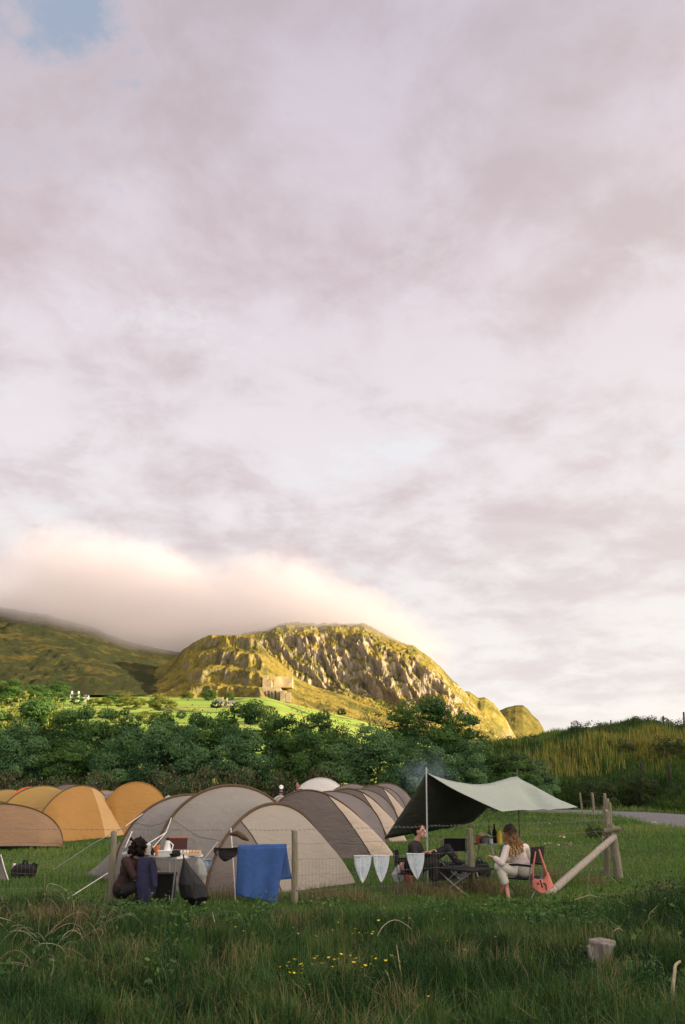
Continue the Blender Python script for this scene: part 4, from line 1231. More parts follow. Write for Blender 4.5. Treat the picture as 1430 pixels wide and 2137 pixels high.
# tan-brown tent at the left edge, its porch hem lifted off the ground
lN, lF = v2(G(-150, 1776)), v2(G(131, 1771))
tent('tan brown tent cut by the left edge, porch hem lifted above the grass', None, [hoop(lN, lF, 1.24, 1.0, 0.80, 41, peak=0.02), hoop(*back(lN, lF, (-0.9, 1.4), 0.95), 1.3, 1, 0.85, 41)], hoop(*back(lN, lF, (-1.6, 2.6), 0.5), 0.1, 1, .5, 41),
     [T_BROWN], dict(bulge=(0.12, -0.55), lift=0.10, cuts=(0.15, 0.72), names=('side_panel', 'door_panel', 'side_panel'), mats=(T_BROWN, T_BROWN, T_BROWN), hem=M_BLKTRIM))
# lower corner of a grey tent wing entering at the left edge
q0 = ground_pt(18, 1838); wing = thing('tent_wing', 'corner of a dark grey tent wing entering at the left edge beside the black bag', 'tent', q0)
Aw = np.array([[P(-70, 1782, q0[1] + 0.7), P(-10, 1782, q0[1] + 0.5), P(3, 1786, q0[1] + 0.3)], [P(-70, 1812, q0[1] + 0.4), P(-5, 1812, q0[1] + 0.25), P(9, 1812, q0[1] + 0.15)], [P(-70, 1846, q0[1] + 0.0), P(-5, 1842, q0[1]), P(17, 1837, q0[1])]])
MB().sheet(Aw, 0.01).build('panel', T_MESH, wing, sharp=None)
MB().tube([P(2, 1784, q0[1] + 0.3), P(9, 1811, q0[1] + 0.14), P(18, 1837, q0[1])], 0.012, 6).build('edge_tape', M_ROPE, wing)

# ------------------------------------------------------------------ green tarp with its two poles
Yp1, Yp2 = G(893, 1857)[1], 21.6
p1t = P(890, 1607, Yp1); p1b = ground_pt(893, 1857)
p2t = P(1079, 1611, Yp2); p2b = np.array([p2t[0], Yp2, gz1(p2t[0], Yp2)])
R1 = P(1048, 1694, Yp1 - 0.75); R2 = P(1206, 1686, Yp2 - 0.9)
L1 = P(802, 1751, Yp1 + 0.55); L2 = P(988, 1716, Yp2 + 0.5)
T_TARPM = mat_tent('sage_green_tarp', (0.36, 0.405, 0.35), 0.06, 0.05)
M_WIRE0 = mat_basic('thin_grey_cord', (0.30, 0.31, 0.28), 0.8)
tarp = thing('tarp', 'sage green tarp pitched on two poles over the seated campers', 'tarp', (p1b[0] + 1, p1b[1] + 1.5, 0))
ns, nw = 26, 16
def ridge_pt(s):
    p = (p1t + (p2t - p1t) * s) - np.array([0, 0, 0.05]); p[2] -= 0.20 * 4 * s * (1 - s); return p
def panel(E1, E2, sag_e, belly):
    A = np.zeros((ns, nw, 3))
    for i, s in enumerate(np.linspace(0, 1, ns)):
        r = ridge_pt(s); e = E1 + (E2 - E1) * s
        inn = (r - e); inn[2] = 0
        e = e + inn * sag_e * 4 * s * (1 - s)
        for j, q_ in enumerate(np.linspace(0, 1, nw)):
            p = r * (1 - q_) + e * q_
            k = 4 * q_ * (1 - q_)
            p = p + np.array([0, 0, -belly * k * (0.4 + 0.6 * math.sin(math.pi * s))])
            crease = math.exp(-((s - 1 + 0.32 * q_) / 0.05) ** 2) * math.exp(-((q_ - 0.45) / 0.4) ** 2)
            p = p + np.array([0, 0, -0.15 * crease])
            p = p + np.array([0, 0, 0.014 * float(fbm(np.array([s * 6]), np.array([q_ * 3]), octv=2, seed=61)[0])])
            A[i, j] = p
    return A
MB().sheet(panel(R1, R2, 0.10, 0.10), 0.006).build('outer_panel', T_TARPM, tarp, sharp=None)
MB().sheet(panel(L1, L2, 0.05, 0.06), 0.006).build('inner_panel', mat_tent('shade_painted_tarp', (0.095, 0.105, 0.085), 0.03, 0.08), tarp, sharp=None)  # darker than the other panel: shade under the tarp put into its colour
MB().tube([p1b - np.array([0, 0, .1]), p1t + np.array([0, 0, 0.05])], [0.017, 0.015], 10).build('front_pole', M_ALU, tarp)
MB().tube([p2b, p2t + np.array([0, 0, 0.08])], [0.015, 0.013], 10).build('rear_pole', mat_basic('dark_steel_pole', (0.10, 0.11, 0.12), 0.5, metallic=0.5), tarp)
for a_, b_ in ((R2, R2 + np.array([0.9, -0.5, -R2[2]])), (L1, L1 + np.array([-0.35, .3, -L1[2]])), (L2, L2 + np.array([-.5, .6, -L2[2]])), (p1t, p1t + np.array([-.55, -1.3, -p1t[2] + .02]) * 0 + np.array([0, 0, 0.01]))):
    if np.linalg.norm(a_ - b_) > 0.1: MB().tube([a_, b_], 0.0022, 4).build('guy_rope', M_WIRE0, tarp)

# ------------------------------------------------------------------ fences
def mat_post(name, c, moss):
    m, t = new_mat(name)
    tcn = t.n('ShaderNodeTexCoord'); vec = tcn.outputs['Object']
    mpn = t.n('ShaderNodeMapping'); t.link(vec, mpn.inputs[0]); mpn.inputs['Scale'].default_value = (14, 14, 1.4)
    n1 = t.noise(mpn.outputs[0], 3.0, 6, 0.7); n2 = t.noise(vec, 6, 4, 0.6)
    colr = t.ramp(n1, [(0.3, tuple(x * 0.4 for x in c)), (0.55, c), (0.75, tuple(x * 1.35 for x in c))])
    colr = t.mix(t.maprange(n2, 0.48, 0.66, 0, 0.75), colr, moss)
    b = t.n('ShaderNodeBsdfPrincipled', inp={'Base Color': colr, 'Roughness': 0.9, 'Specular IOR Level': 0.15})
    bn = t.n('ShaderNodeBump'); bn.inputs['Strength'].default_value = 0.8; bn.inputs['Distance'].default_value = 0.008
    t.link(n1, bn.inputs['Height']); t.link(bn.outputs[0], b.inputs['Normal'])
    out = t.n('ShaderNodeOutputMaterial'); t.link(b.outputs[0], out.inputs[0])
    return m


M_POST = mat_post('weathered_lichened_post', (0.27, 0.235, 0.175), (0.21, 0.22, 0.095))
M_STRUT = mat_post('bleached_grey_pole', (0.36, 0.315, 0.265), (0.30, 0.27, 0.21))
M_DKPOST = mat_basic('dark_weathered_post', (0.055, 0.045, 0.035), 0.9, 0.3, 10)
M_WIRE = mat_basic('galvanised_wire', (0.20, 0.20, 0.20), 0.5, 0.2, metallic=0.4)


def post_mb(base, top, r, seed=0, n=12):
    mb = MB(); base = Vector([float(c) for c in base]); top = Vector([float(c) for c in top]); rng_ = random.Random(seed)
    pts = []; rs = []
    for k in range(9):
        f = k / 8
        pts.append(base.lerp(top, f) + Vector((rng_.uniform(-1, 1), rng_.uniform(-1, 1), 0)) * r * 0.07); rs.append(r * (1.06 - 0.1 * f) * rng_.uniform(0.96, 1.04))
    pts.append(top + Vector((0, 0, 0.006))); rs.append(r * 0.86)
    return mb.tube(pts, rs, n)


fb = [ground_pt(231, 1886), ground_pt(615, 1890), ground_pt(985, 1862)]
ft_ = [P(238, 1737, fb[0][1]), P(615, 1735, fb[1][1]), P(982, 1731, fb[2][1])]
fence = thing('wire_fence', 'post and wire fence with netting in front of the tents, braced by a slanting pole', 'fence', fb[1])
for k in range(3):
    d_ = Vector(fb[k]) - Vector(ft_[k])
    post_mb(Vector(fb[k]) + d_ * 0.06, ft_[k], 0.052, k).build('post', M_POST, fence)
# strainer corner: two upright posts, a slanting brace and a cross piece
sb = ground_pt(1293, 1833); stp = P(1280, 1722, sb[1])
sb2 = sb + np.array([-0.20, 0.28, 0]); sb2[2] = gz1(sb2[0], sb2[1]); stp2 = P(1262, 1690, sb2[1] + 0.1)
st = post_mb(sb - np.array([0, 0, .1]), P(1277, 1724, sb[1]), 0.085, 11).build('strainer_post', M_POST, fence)
post_mb(sb2 - np.array([0, 0, .1]), P(1268, 1693, sb2[1]), 0.062, 12).build('strainer_post', M_POST, fence)
br0 = ground_pt(1146, 1866); br1 = P(1281, 1747, sb[1] - 0.05)
post_mb(br0 - (br1 - br0) * 0.06, br1, 0.068, 13).build('brace', M_STRUT, fence)
cpa, cpb = P(1262, 1735, sb[1] + 0.02), P(1295, 1729, sb[1] - 0.1)
post_mb(cpa, cpb, 0.055, 14).build('cross_piece', M_POST, fence)
left_end = fb[0] + (fb[0] - fb[1]) * 1.3; left_end[2] = gz1(left_end[0], left_end[1])
line = [left_end] + fb + [sb]
hts = [1.16, 0.94, 0.70, 0.46, 0.22, 0.06]
hrow = []
for h_ in hts:
    pts = []
    for k in range(len(line) - 1):
        a_, b_ = np.array(line[k], float), np.array(line[k + 1], float)
        n_ = 14
        for i in range(n_ + (1 if k == len(line) - 2 else 0)):
            f = i / n_
            p = a_ * (1 - f) + b_ * f
            p = p + np.array([0, -0.055, h_ - 0.012 * 4 * f * (1 - f) + 0.008 * math.sin(i * 2.1 + h_ * 9)])
            pts.append(p)
    hrow.append(np.array(pts))
    MB().tube(pts, 0.0032 if h_ > 0.5 else 0.0024, 4).build('top_wire' if h_ == hts[0] else 'strand_wire', M_WIRE, fence)
bar = MB()
barb_pts = hrow[0]
for i in range(0, len(barb_pts) - 1):
    for f in (0.0, 0.33, 0.66):
        p = Vector(barb_pts[i]).lerp(Vector(barb_pts[i + 1]), f)
        bar.tube([p + Vector((-.012, 0, .02)), p + Vector((.012, 0, -.02))], 0.003, 3)
o = bar.build('barbs', M_WIRE, fence); o['kind'] = 'stuff'
net = MB()
top_r, bot_r = hrow[2], hrow[-1]
for i in range(0, len(top_r) - 1):
    for f in np.arange(0, 1, 0.25):
        a_ = Vector(top_r[i]).lerp(Vector(top_r[i + 1]), f); b_ = Vector(bot_r[i]).lerp(Vector(bot_r[i + 1]), f)
        net.tube([a_, a_.lerp(b_, .5) + Vector((0.004, 0, 0)), b_], 0.0013, 3)
o = net.build('netting', M_WIRE, fence); o['kind'] = 'stuff'

# lane-side fence running away from the corner
lf = thing('lane_fence', 'line of old grey posts along the gravel lane, running back from the corner', 'fence', ground_pt(1258, 1720))
lane_posts = [(1262, 1719, 1262, 1657), (1240, 1698, 1236, 1655), (1215, 1690, 1210, 1655), (1184, 1683, 1183, 1653), (1270, 1745, 1267, 1668), (1276, 1760, 1272, 1676)]
lp = []
for k, (bx, by, tx, ty) in enumerate(lane_posts):
    b_ = ground_pt(bx, by); t_ = P(tx, ty, b_[1]); lp.append((b_, t_))
    post_mb(b_ - np.array([0, 0, .2]), t_, 0.075 if k != 5 else 0.06, 30 + k).build('post', M_POST, lf)
order = sorted(lp, key=lambda q: q[0][1])
for f in (0.9, 0.55):
    MB().tube([b_ * (1 - f) + t_ * f - np.array([0, .08, 0]) for b_, t_ in order], 0.004, 4).build('strand_wire', M_WIRE, lf)
# dark posts on the bank
def bank_pt(px, py, Y):
    p = P(px, py, Y); return np.array([p[0], Y, gz1(p[0], Y)])


def on_surface(px, py, y0=58, y1=140):
    ys = np.linspace(y0, y1, 400)
    for Yv in ys:
        p = P(px, py, Yv)
        if gz1(p[0], Yv) >= p[2]: return np.array([p[0], Yv, gz1(p[0], Yv)])
    p = P(px, py, 80); return np.array([p[0], 80, gz1(p[0], 80)])


bf = thing('bank_fence', 'scattered dark leaning posts of an old fence on the bank\'s lower slope', 'fence', on_surface(1180, 1610))
for k, (bx, by, tx, ty) in enumerate([(1153, 1605, 1149, 1580), (1186, 1608, 1180, 1584), (1112, 1590, 1112, 1572), (1402, 1634, 1394, 1592), (1340, 1618, 1338, 1592), (1393, 1590, 1391, 1566)]):
    b_ = on_surface(bx, by); t_ = P(tx, ty, b_[1])
    post_mb(b_ - np.array([0, 0, .3]), t_, 0.10, 50 + k).build('post', M_DKPOST, bf)
sf = thing('skyline_fence', 'thin dark posts standing on top of the bank against the sky', 'fence', on_surface(1275, 1530))
for k, (tx, ty, bh) in enumerate([(1275, 1503, 34), (1310, 1502, 26), (1384, 1494, 20), (1427, 1486, 34), (1200, 1522, 22)]):
    p = P(tx, ty + bh, 84); t_ = P(tx, ty, 84)
    zg = gz1(p[0], 84)
    post_mb((p[0], 84, min(zg, p[2]) - .2), t_, 0.06 if k != 3 else 0.075, 60 + k).build('post', M_DKPOST, sf)

# ------------------------------------------------------------------ far buildings
M_STONE = mat_basic('grey_field_stone', (0.25, 0.205, 0.13), 0.9, 0.45, 0.12)
M_CONC = mat_basic('pale_weathered_concrete', (0.33, 0.265, 0.155), 0.9, 0.45, 0.09)
M_LIME = mat_basic('whitewash', (0.42, 0.41, 0.38), 0.8, 0.06, 0.5)
M_SLATE = mat_basic('slate_roof', (0.13, 0.13, 0.15), 0.7, 0.2, 1.5)
M_GLASSD = mat_basic('dark_window_glass', (0.03, 0.035, 0.04), 0.1, 0.1)


def cottage(label, px, py, wpx, hpx, Y, wall, depth=6.0, chimneys=(1,), rz=0.1, doors=True):
    p = P(px, py, Y); s = Y / FPX; w_, h_ = wpx * s, hpx * s
    zb = gz1(p[0], Y); zb = max(zb, p[2] - 1.5) if p[2] > zb else zb
    t = thing('cottage', label, 'cottage', (p[0], Y, zb)); t.rotation_euler = (0, 0, rz)
    eave = h_ * 0.6
    vs = [(-w_ / 2, -depth / 2, -3), (w_ / 2, -depth / 2, -3), (w_ / 2, depth / 2, -3), (-w_ / 2, depth / 2, -3), (-w_ / 2, -depth / 2, eave), (w_ / 2, -depth / 2, eave), (w_ / 2, depth / 2, eave), (-w_ / 2, depth / 2, eave), (-w_ / 2, 0, h_), (w_ / 2, 0, h_)]
    MB().add(vs, [(0, 1, 5, 4), (1, 2, 6, 9, 5), (2, 3, 7, 6), (3, 0, 4, 8, 7), (0, 3, 2, 1), (4, 5, 9, 8), (6, 7, 8, 9)]).build('wall', wall, t, local=True, smooth=False)
    rf = MB()
    o_ = 0.4; up = 0.18
    for sgn in (-1, 1):
        e = sgn * (depth / 2 + o_); ez = eave - (h_ - eave) * o_ / (depth / 2)
        rf.add([(-w_ / 2 - .3, e, ez + up), (w_ / 2 + .3, e, ez + up), (w_ / 2 + .3, 0, h_ + up), (-w_ / 2 - .3, 0, h_ + up), (-w_ / 2 - .3, e, ez + .03), (w_ / 2 + .3, e, ez + .03), (w_ / 2 + .3, 0, h_ + .03), (-w_ / 2 - .3, 0, h_ + .03)],
               [(0, 1, 2, 3), (4, 7, 6, 5), (0, 4, 5, 1), (1, 5, 6, 2), (3, 2, 6, 7), (0, 3, 7, 4)])
    roof = rf.build('roof', M_SLATE, t, local=True, smooth=False)
    for c in chimneys:
        MB().box((c * w_ * 0.42, 0, h_ + 0.7), (1.0, 1.0, 2.2)).build('chimney', wall, roof, local=True, smooth=False)
    for k, u in enumerate((-0.3, 0.0, 0.3)):
        if k == 1 and doors: MB().box((u * w_, -depth / 2 - .03, eave * 0.36), (1.1, 0.12, 2.1)).build('door', M_SLATE, t, local=True, smooth=False)
        else: MB().box((u * w_, -depth / 2 - .03, eave * 0.55), (1.1, 0.12, 1.2)).build('window', M_GLASSD, t, local=True, smooth=False)
    return t


cottage('white cottage with a slate roof below the left hillside', 157, 1450, 17, 6.5, 660, M_LIME, 5.5, (-0.9, 1))
cottage('small white outbuilding to the right of the white cottage', 181, 1450, 9, 4.0, 665, M_LIME, 4.5, ())
cottage('grey stone cottage on the bright pasture below the quarry, nearer one', 458, 1465, 17, 9.0, 600, M_STONE, 5.5, (1,))
cottage('grey stone cottage on the bright pasture, right of its neighbour', 480, 1466, 15, 8.0, 615, M_STONE, 5.0, (-1,), 0.3)

# ruined quarry works of pale concrete: long bunker wall on stepped masonry
def wpt(px, py, Y): return P(px, py, Y)


Yq = 1000.0; sq = Yq / FPX
qp = P(577, 1452, Yq)
qb = thing('quarry_building', 'ruined pale quarry works with a long light wall at the foot of the spoil heap', 'building', (qp[0], Yq, qp[2]))
def qbox(nm, px0, px1, py0, py1, d, dy, mat, parent=qb):
    a_ = P(px0, py1, Yq + dy); b_ = P(px1, py0, Yq + dy)
    zb_ = a_[2] - 6
    return MB().box(((a_[0] + b_[0]) / 2, Yq + dy + d / 2, (zb_ + b_[2]) / 2), (b_[0] - a_[0], d, b_[2] - zb_)).build(nm, mat, parent, smooth=False)
M_QDK = mat_basic('dark_opening', (0.05, 0.045, 0.04), 0.95)
qbox('bunker_wall', 571, 610, 1412, 1423, 24, 84, M_CONC)
qbox('lower_wall', 542, 585, 1434, 1450, 40, 10, M_STONE)
qbox('stepped_block', 548, 566, 1418, 1432, 30, 52, M_STONE)
qbox('tower_block', 551, 559, 1408, 1420, 12, 66, M_STONE)
qbox('end_block', 585, 596, 1441, 1452, 20, 2, M_STONE)
qbox('broken_wall', 597, 607, 1445, 1453, 8, 4, M_STONE)
qbox('broken_wall', 536, 544, 1437, 1450, 20, 14, M_STONE)
for k, px in enumerate((546, 553, 560, 567, 574)):
    qbox('opening', px, px + 2.0 + (k % 3) * 0.6, 1441 + (k % 2) * 1.5, 1446 + (k % 3), 1.0, 9.4, M_QDK)
# ------------------------------------------------------------------ people
M_STEELH = mat_basic('steel_wire_hook', (0.3, 0.3, 0.3), 0.4, metallic=0.6)
M_SKIN = mat_basic('skin', (0.50, 0.27, 0.19), 0.5, 0.08, 30)
M_SKINP = mat_basic('flushed_skin', (0.55, 0.25, 0.18), 0.5, 0.08, 30)
M_CREAM = mat_basic('cream_knit', (0.66, 0.57, 0.53), 0.95, 0.12, 30, 0.5, 130)
M_OFFW = mat_basic('off_white_cotton', (0.60, 0.56, 0.48), 0.9, 0.10, 10, 0.3, 60)
M_JACKET = mat_basic('black_jacket', (0.020, 0.019, 0.020), 0.75, 0.3, 14, 0.3, 40)
M_NAVY = mat_basic('navy_cloth', (0.035, 0.034, 0.075), 0.9, 0.3, 14, 0.3, 60)
M_KNIT = mat_basic('brown_black_knit', (0.030, 0.018, 0.014), 0.95, 0.5, 9, 0.6, 70, c2=(0.06, 0.03, 0.027), stretch=(5, 5, 14))
M_HAIRD = mat_basic('dark_brown_hair', (0.014, 0.009, 0.007), 0.85, 0.35, 40, 0.8, 120, stretch=(1, 1, 0.2), spec=0.12)
def mat_ombre():
    # hair dyed from dark brown roots to blonde ends
    m, t = new_mat('dark_to_blonde_hair')
    tcn = t.n('ShaderNodeTexCoord'); vec = tcn.outputs['Object']; sp = t.n('ShaderNodeSeparateXYZ'); t.link(tcn.outputs['Generated'], sp.inputs[0])
    k = t.math('ADD', sp.outputs[2], t.math('MULTIPLY', t.math('SUBTRACT', t.noise(vec, 14, 4, 0.6), 0.5), 0.7))
    c = t.ramp(k, [(0.15, (0.44, 0.28, 0.125)), (0.45, (0.24, 0.13, 0.05)), (0.72, (0.05, 0.028, 0.014)), (0.9, (0.018, 0.011, 0.008))])
    b = t.n('ShaderNodeBsdfPrincipled', inp={'Base Color': c, 'Roughness': 0.7, 'Specular IOR Level': 0.2})
    out = t.n('ShaderNodeOutputMaterial'); t.link(b.outputs[0], out.inputs[0]); return m


M_HAIRB = mat_ombre()
M_EYE = mat_basic('dark_eye', (0.01, 0.008, 0.007), 0.2)
M_LIP = mat_basic('lip', (0.36, 0.12, 0.10), 0.5)
M_CAP = mat_basic('white_cap', (0.82, 0.80, 0.78), 0.8)
M_DKGREEN = mat_basic('dark_olive_cloth', (0.05, 0.048, 0.02), 0.9)


def V3(p): return Vector([float(c) for c in p])


def hand(mb, wr, d, nrm, curl=0.7, side=1, s=1.0):
    """palm, four bent fingers and a thumb; d along the hand, nrm out of the palm"""
    d = V3(d).normalized(); nrm = V3(nrm); nrm = (nrm - d * nrm.dot(d)).normalized(); w_ = d.cross(nrm) * side
    wr = V3(wr)
    for u in (-0.026, -0.009, 0.009, 0.026):
        mb.tube([wr + w_ * u * 0.7 * s, wr + (d * 0.045 + w_ * u) * s, wr + (d * 0.088 + w_ * u * 1.1) * s], [0.017 * s, 0.016 * s, 0.013 * s], 8)
    for u, L in ((-0.029, 0.078), (-0.010, 0.086), (0.010, 0.080), (0.029, 0.062)):
        p = wr + (d * 0.085 + w_ * u * 1.12) * s; dirv = d.copy(); pts = [p]; ang = curl * 0.5
        for seg in (0.42, 0.32, 0.26):
            dirv = (d * math.cos(ang) + nrm * math.sin(ang)); p = p + dirv * L * seg * s; pts.append(p); ang += curl * 0.75
        mb.tube(pts, [0.0095 * s, 0.009 * s, 0.008 * s, 0.0065 * s], 7); mb.ell(pts[-1], 0.0066 * s, nu=6, nv=5)
    b_ = wr + (d * 0.02 - w_ * 0.030) * s
    t1 = b_ + (d * 0.030 - w_ * 0.028 + nrm * 0.012) * s; t2 = t1 + (d * 0.030 - w_ * 0.006 + nrm * 0.016) * s
    mb.tube([wr + d * .01 * s, b_, t1, t2], [0.014 * s, 0.013 * s, 0.0105 * s, 0.008 * s], 7); mb.ell(t2, 0.008 * s, nu=6, nv=5)


def head_basis(face, up=(0, 0, 1)):
    f = V3(face).normalized(); u = V3(up); r = f.cross(u).normalized(); u = r.cross(f).normalized()
    return f, r, u


def person(label, J, face, top_mat, leg_mat, hair=None, skin=None, bulk=1.0, top_name='jumper', leg_name='trousers', bare_feet=False, shoe=None, group=None, voxel=0.0085, curlL=0.8, curlR=0.8, palm=(0, 0, -1), faceparts=True):
    skin = skin or M_SKIN
    base = V3(J['base'])
    f, r, u = head_basis(face)
    R = Matrix((r, f, u)).transposed()
    hc = V3(J['head'])
    mb = MB()
    mb.ell(hc + u * 0.02, (0.076, 0.095, 0.105), R); mb.ell(hc - u * 0.055 + f * 0.028, (0.056, 0.062, 0.062), R)
    mb.ell(hc - u * 0.098 + f * 0.062, (0.024, 0.022, 0.02), R)
    mb.tube([hc + f * 0.088 + u * 0.02, hc + f * 0.118 - u * 0.022, hc + f * 0.092 - u * 0.034], [0.011, 0.018, 0.011], 7)
    for sg in (-1, 1):
        mb.ell(hc + r * 0.077 * sg - u * 0.005 - f * 0.005, (0.013, 0.022, 0.034), R)
        mb.ell(hc + r * 0.036 * sg + f * 0.078 + u * 0.036, (0.026, 0.012, 0.010), R)
    nk = V3(J['neck']); ch = V3(J['chest']); pv = V3(J['pelvis'])
    mb.tube([hc - u * 0.06, nk, nk.lerp(ch, 0.3)], [0.056, 0.056, 0.07], 10)
    L, Rr = V3(J['shL']), V3(J['shR'])
    sw = (Rr - L).normalized(); upb = (ch - pv).normalized(); fw = sw.cross(upb).normalized()
    RT = Matrix((sw, fw, sw.cross(fw))).transposed()
    def torso(m_, e):
        m_.ell(ch, (0.165 * bulk + e, 0.105 * bulk + e, 0.17 + e), RT)
        m_.ell(ch.lerp(pv, 0.5), (0.145 * bulk + e, 0.098 * bulk + e, 0.17 + e), RT)
        m_.tube([L, ch + upb * 0.08, Rr], [0.062 + e, 0.085 + e, 0.062 + e], 10)
    def hips(m_, e):
        m_.ell(pv, (0.165 * bulk + e, 0.125 * bulk + e, 0.135 + e), RT)
    torso(mb, 0); hips(mb, 0)
    for sd in ('L', 'R'):
        sh, el, wr = V3(J['sh' + sd]), V3(J['el' + sd]), V3(J['wr' + sd])
        mb.tube([sh, sh.lerp(el, .5), el, el.lerp(wr, .35), wr], [0.055, 0.047, 0.041, 0.040, 0.027], 10); mb.ell(sh, 0.057); mb.ell(el, 0.042)
        hp, kn, an = V3(J['hip' + sd]), V3(J['kn' + sd]), V3(J['an' + sd])
        mb.tube([hp, hp.lerp(kn, .5), kn, kn.lerp(an, .3), an], [0.090, 0.076, 0.058, 0.055, 0.036], 12); mb.ell(kn, 0.059)
        td = V3(J['toe' + sd]) - an
        mb.tube([an - td.normalized() * 0.035 + Vector((0, 0, -.03)), an + td * 0.4 + Vector((0, 0, -.025)), an + td], [0.034, 0.036, 0.024], 8); mb.ell(an, 0.038)
        hd = V3(J.get('hand' + sd, tuple(wr - el)))
        hand(mb, wr, hd, J.get('palm' + sd, palm), curlL if sd == 'L' else curlR, 1 if sd == 'L' else -1)
    body = mb.blob('person', skin, None, voxel, 3, 0.4)
    body.data.transform(Matrix.Translation(-base)); body.location = base
    setp(body, label, 'person', group)
    # clothing shells
    tp = MB(); torso(tp, 0.016); tp.ell(pv + upb * 0.05, (0.162 * bulk + .02, 0.12 * bulk + .02, 0.12), RT)
    for sd in ('L', 'R'):
        sh, el, wr = V3(J['sh' + sd]), V3(J['el' + sd]), V3(J['wr' + sd])
        w2 = el.lerp(wr, 0.93)
        tp.tube([sh, sh.lerp(el, .5), el, el.lerp(w2, .4), w2], [0.074, 0.066, 0.060, 0.058, 0.041], 12); tp.ell(sh, 0.075); tp.ell(el, 0.061)
    tp.tube([nk - upb * 0.02, nk.lerp(ch, .35)], [0.069, 0.095], 12)
    # folds round elbow and waist
    rng_ = random.Random(int(base.x * 97) + 5)
    for k in range(7):
        a_ = rng_.uniform(-2.6, 2.6); p0 = pv.lerp(ch, rng_.uniform(0.15, 0.6)) + sw * 0.155 * math.sin(a_) - fw * 0.11 * math.cos(a_)
        tp.tube([p0 - upb * 0.05 + sw * 0.03, p0, p0 + upb * 0.05 - sw * 0.02], [0.008, 0.02, 0.008], 6)
    tp.blob(top_name, top_mat, body, 0.0125, 3, 0.45)
    lg = MB(); hips(lg, 0.016)
    for sd in ('L', 'R'):
        hp, kn, an = V3(J['hip' + sd]), V3(J['kn' + sd]), V3(J['an' + sd])
        a2 = kn.lerp(an, 0.90)
        lg.tube([hp, hp.lerp(kn, .5), kn, kn.lerp(a2, .35), a2], [0.108, 0.096, 0.080, 0.074, 0.066], 14); lg.ell(kn, 0.079)
    lg.blob(leg_name, leg_mat, body, 0.0125, 3, 0.45)
    if not bare_feet:
        for sd in ('L', 'R'):
            an = V3(J['an' + sd]); td = V3(J['toe' + sd]) - an
            s_ = MB(); s_.tube([an + Vector((0, 0, .03)), an], [0.046, 0.05], 10); s_.ell(an, .05)
            s_.tube([an - td.normalized() * 0.045 + Vector((0, 0, -.03)), an + td * 0.4 + Vector((0, 0, -.025)), an + td], [0.044, 0.047, 0.036], 10)
            s_.blob('shoe', shoe or M_BLACKF, body, 0.011, 2, 0.4)
    if faceparts:
        for sg in (-1, 1):
            MB().ell(hc + r * 0.034 * sg + f * 0.084 + u * 0.012, (0.015, 0.008, 0.008), R, 8, 6).build('eye', M_EYE, body)
            MB().tube([hc + r * 0.016 * sg + f * 0.092 + u * 0.034, hc + r * 0.034 * sg + f * 0.092 + u * 0.040, hc + r * 0.052 * sg + f * 0.080 + u * 0.033], [0.004, 0.005, 0.003], 5).build('eyebrow', M_HAIRD, body)
        MB().tube([hc - r * 0.024 + f * 0.084 - u * 0.062, hc + f * 0.096 - u * 0.064, hc + r * 0.024 + f * 0.084 - u * 0.062], [0.004, 0.009, 0.004], 6).build('mouth', M_LIP, body)
    return body, hc, f, r, u, R


def PP(px, py, Y): return P(px, py, Y)


# --- woman in the cream jumper
fx = (-0.80, 0.55, -0.05)
Yw = 17.75
J = dict(base=(PP(1085, 1850, Yw)[0], Yw, gz1(PP(1085, 1850, Yw)[0], Yw)), head=PP(1063, 1737, Yw - .02), neck=PP(1070, 1755, Yw), chest=PP(1078, 1778, Yw), pelvis=PP(1092, 1812, Yw + .02),
         shL=PP(1059, 1771, Yw - .13), shR=PP(1096, 1770, Yw + .12), elL=PP(1047, 1801, Yw - .22), wrL=PP(1031, 1789, Yw - .10), elR=PP(1103, 1797, Yw + .20), wrR=PP(1052, 1793, Yw + .38),
         hipL=PP(1078, 1817, Yw - .09), knL=PP(1041, 1808, Yw - .12), anL=PP(1058, 1849, Yw - .12), toeL=PP(1062, 1857, Yw - .28),
         hipR=PP(1093, 1817, Yw + .12), knR=PP(1052, 1811, Yw + .25), anR=PP(1052, 1849, Yw + .22), toeR=PP(1040, 1853, Yw + .30),
         handL=(-0.9, 0.35, 0.25), handR=(-0.9, 0.2, 0.1))
J['toeL'][2] = J['base'][2] + 0.03; J['toeR'][2] = J['base'][2] + 0.03
wm, hc, f, r, u, R = person('person with long dark to blonde curls and cream jumper, back turned', J, fx, M_CREAM, M_OFFW, skin=M_SKINP, bare_feet=True, bulk=1.0, curlL=0.9)
hb = MB(); rng_ = random.Random(3)
hb.ell(hc + u * 0.035 - f * 0.012, (0.096, 0.108, 0.105), R)
for k in range(70):
    a_ = rng_.uniform(-1.9, 1.9)
    st_ = hc + r * 0.085 * math.sin(a_) - f * 0.085 * math.cos(a_) + u * rng_.uniform(-0.02, 0.06)
    ln = rng_.uniform(0.24, 0.40); pts = []; rs = []
    for q_ in np.linspace(0, 1, 9):
        sp_ = 1 + 1.05 * q_
        p = hc + (st_ - hc) * sp_ - Vector((0, 0, 1)) * ln * q_ - f * 0.05 * q_
        p += Vector((math.sin(q_ * 13 + k) * 0.012, math.cos(q_ * 12 + k * 2) * 0.012, 0)) * (0.3 + q_)
        pts.append(p); rs.append(0.017 * (1 - 0.55 * q_) + 0.003)
    hb.tube(pts, rs, 6)
for k in range(40):
    d_ = Vector((rng_.gauss(0, 1), rng_.gauss(0, 1), abs(rng_.gauss(0, 1)))).normalized()
    if d_.dot(f) > 0.6: continue
    hb.ell(hc + u * 0.03 + d_ * rng_.uniform(0.085, 0.105), rng_.uniform(0.02, 0.035), nu=7, nv=5)
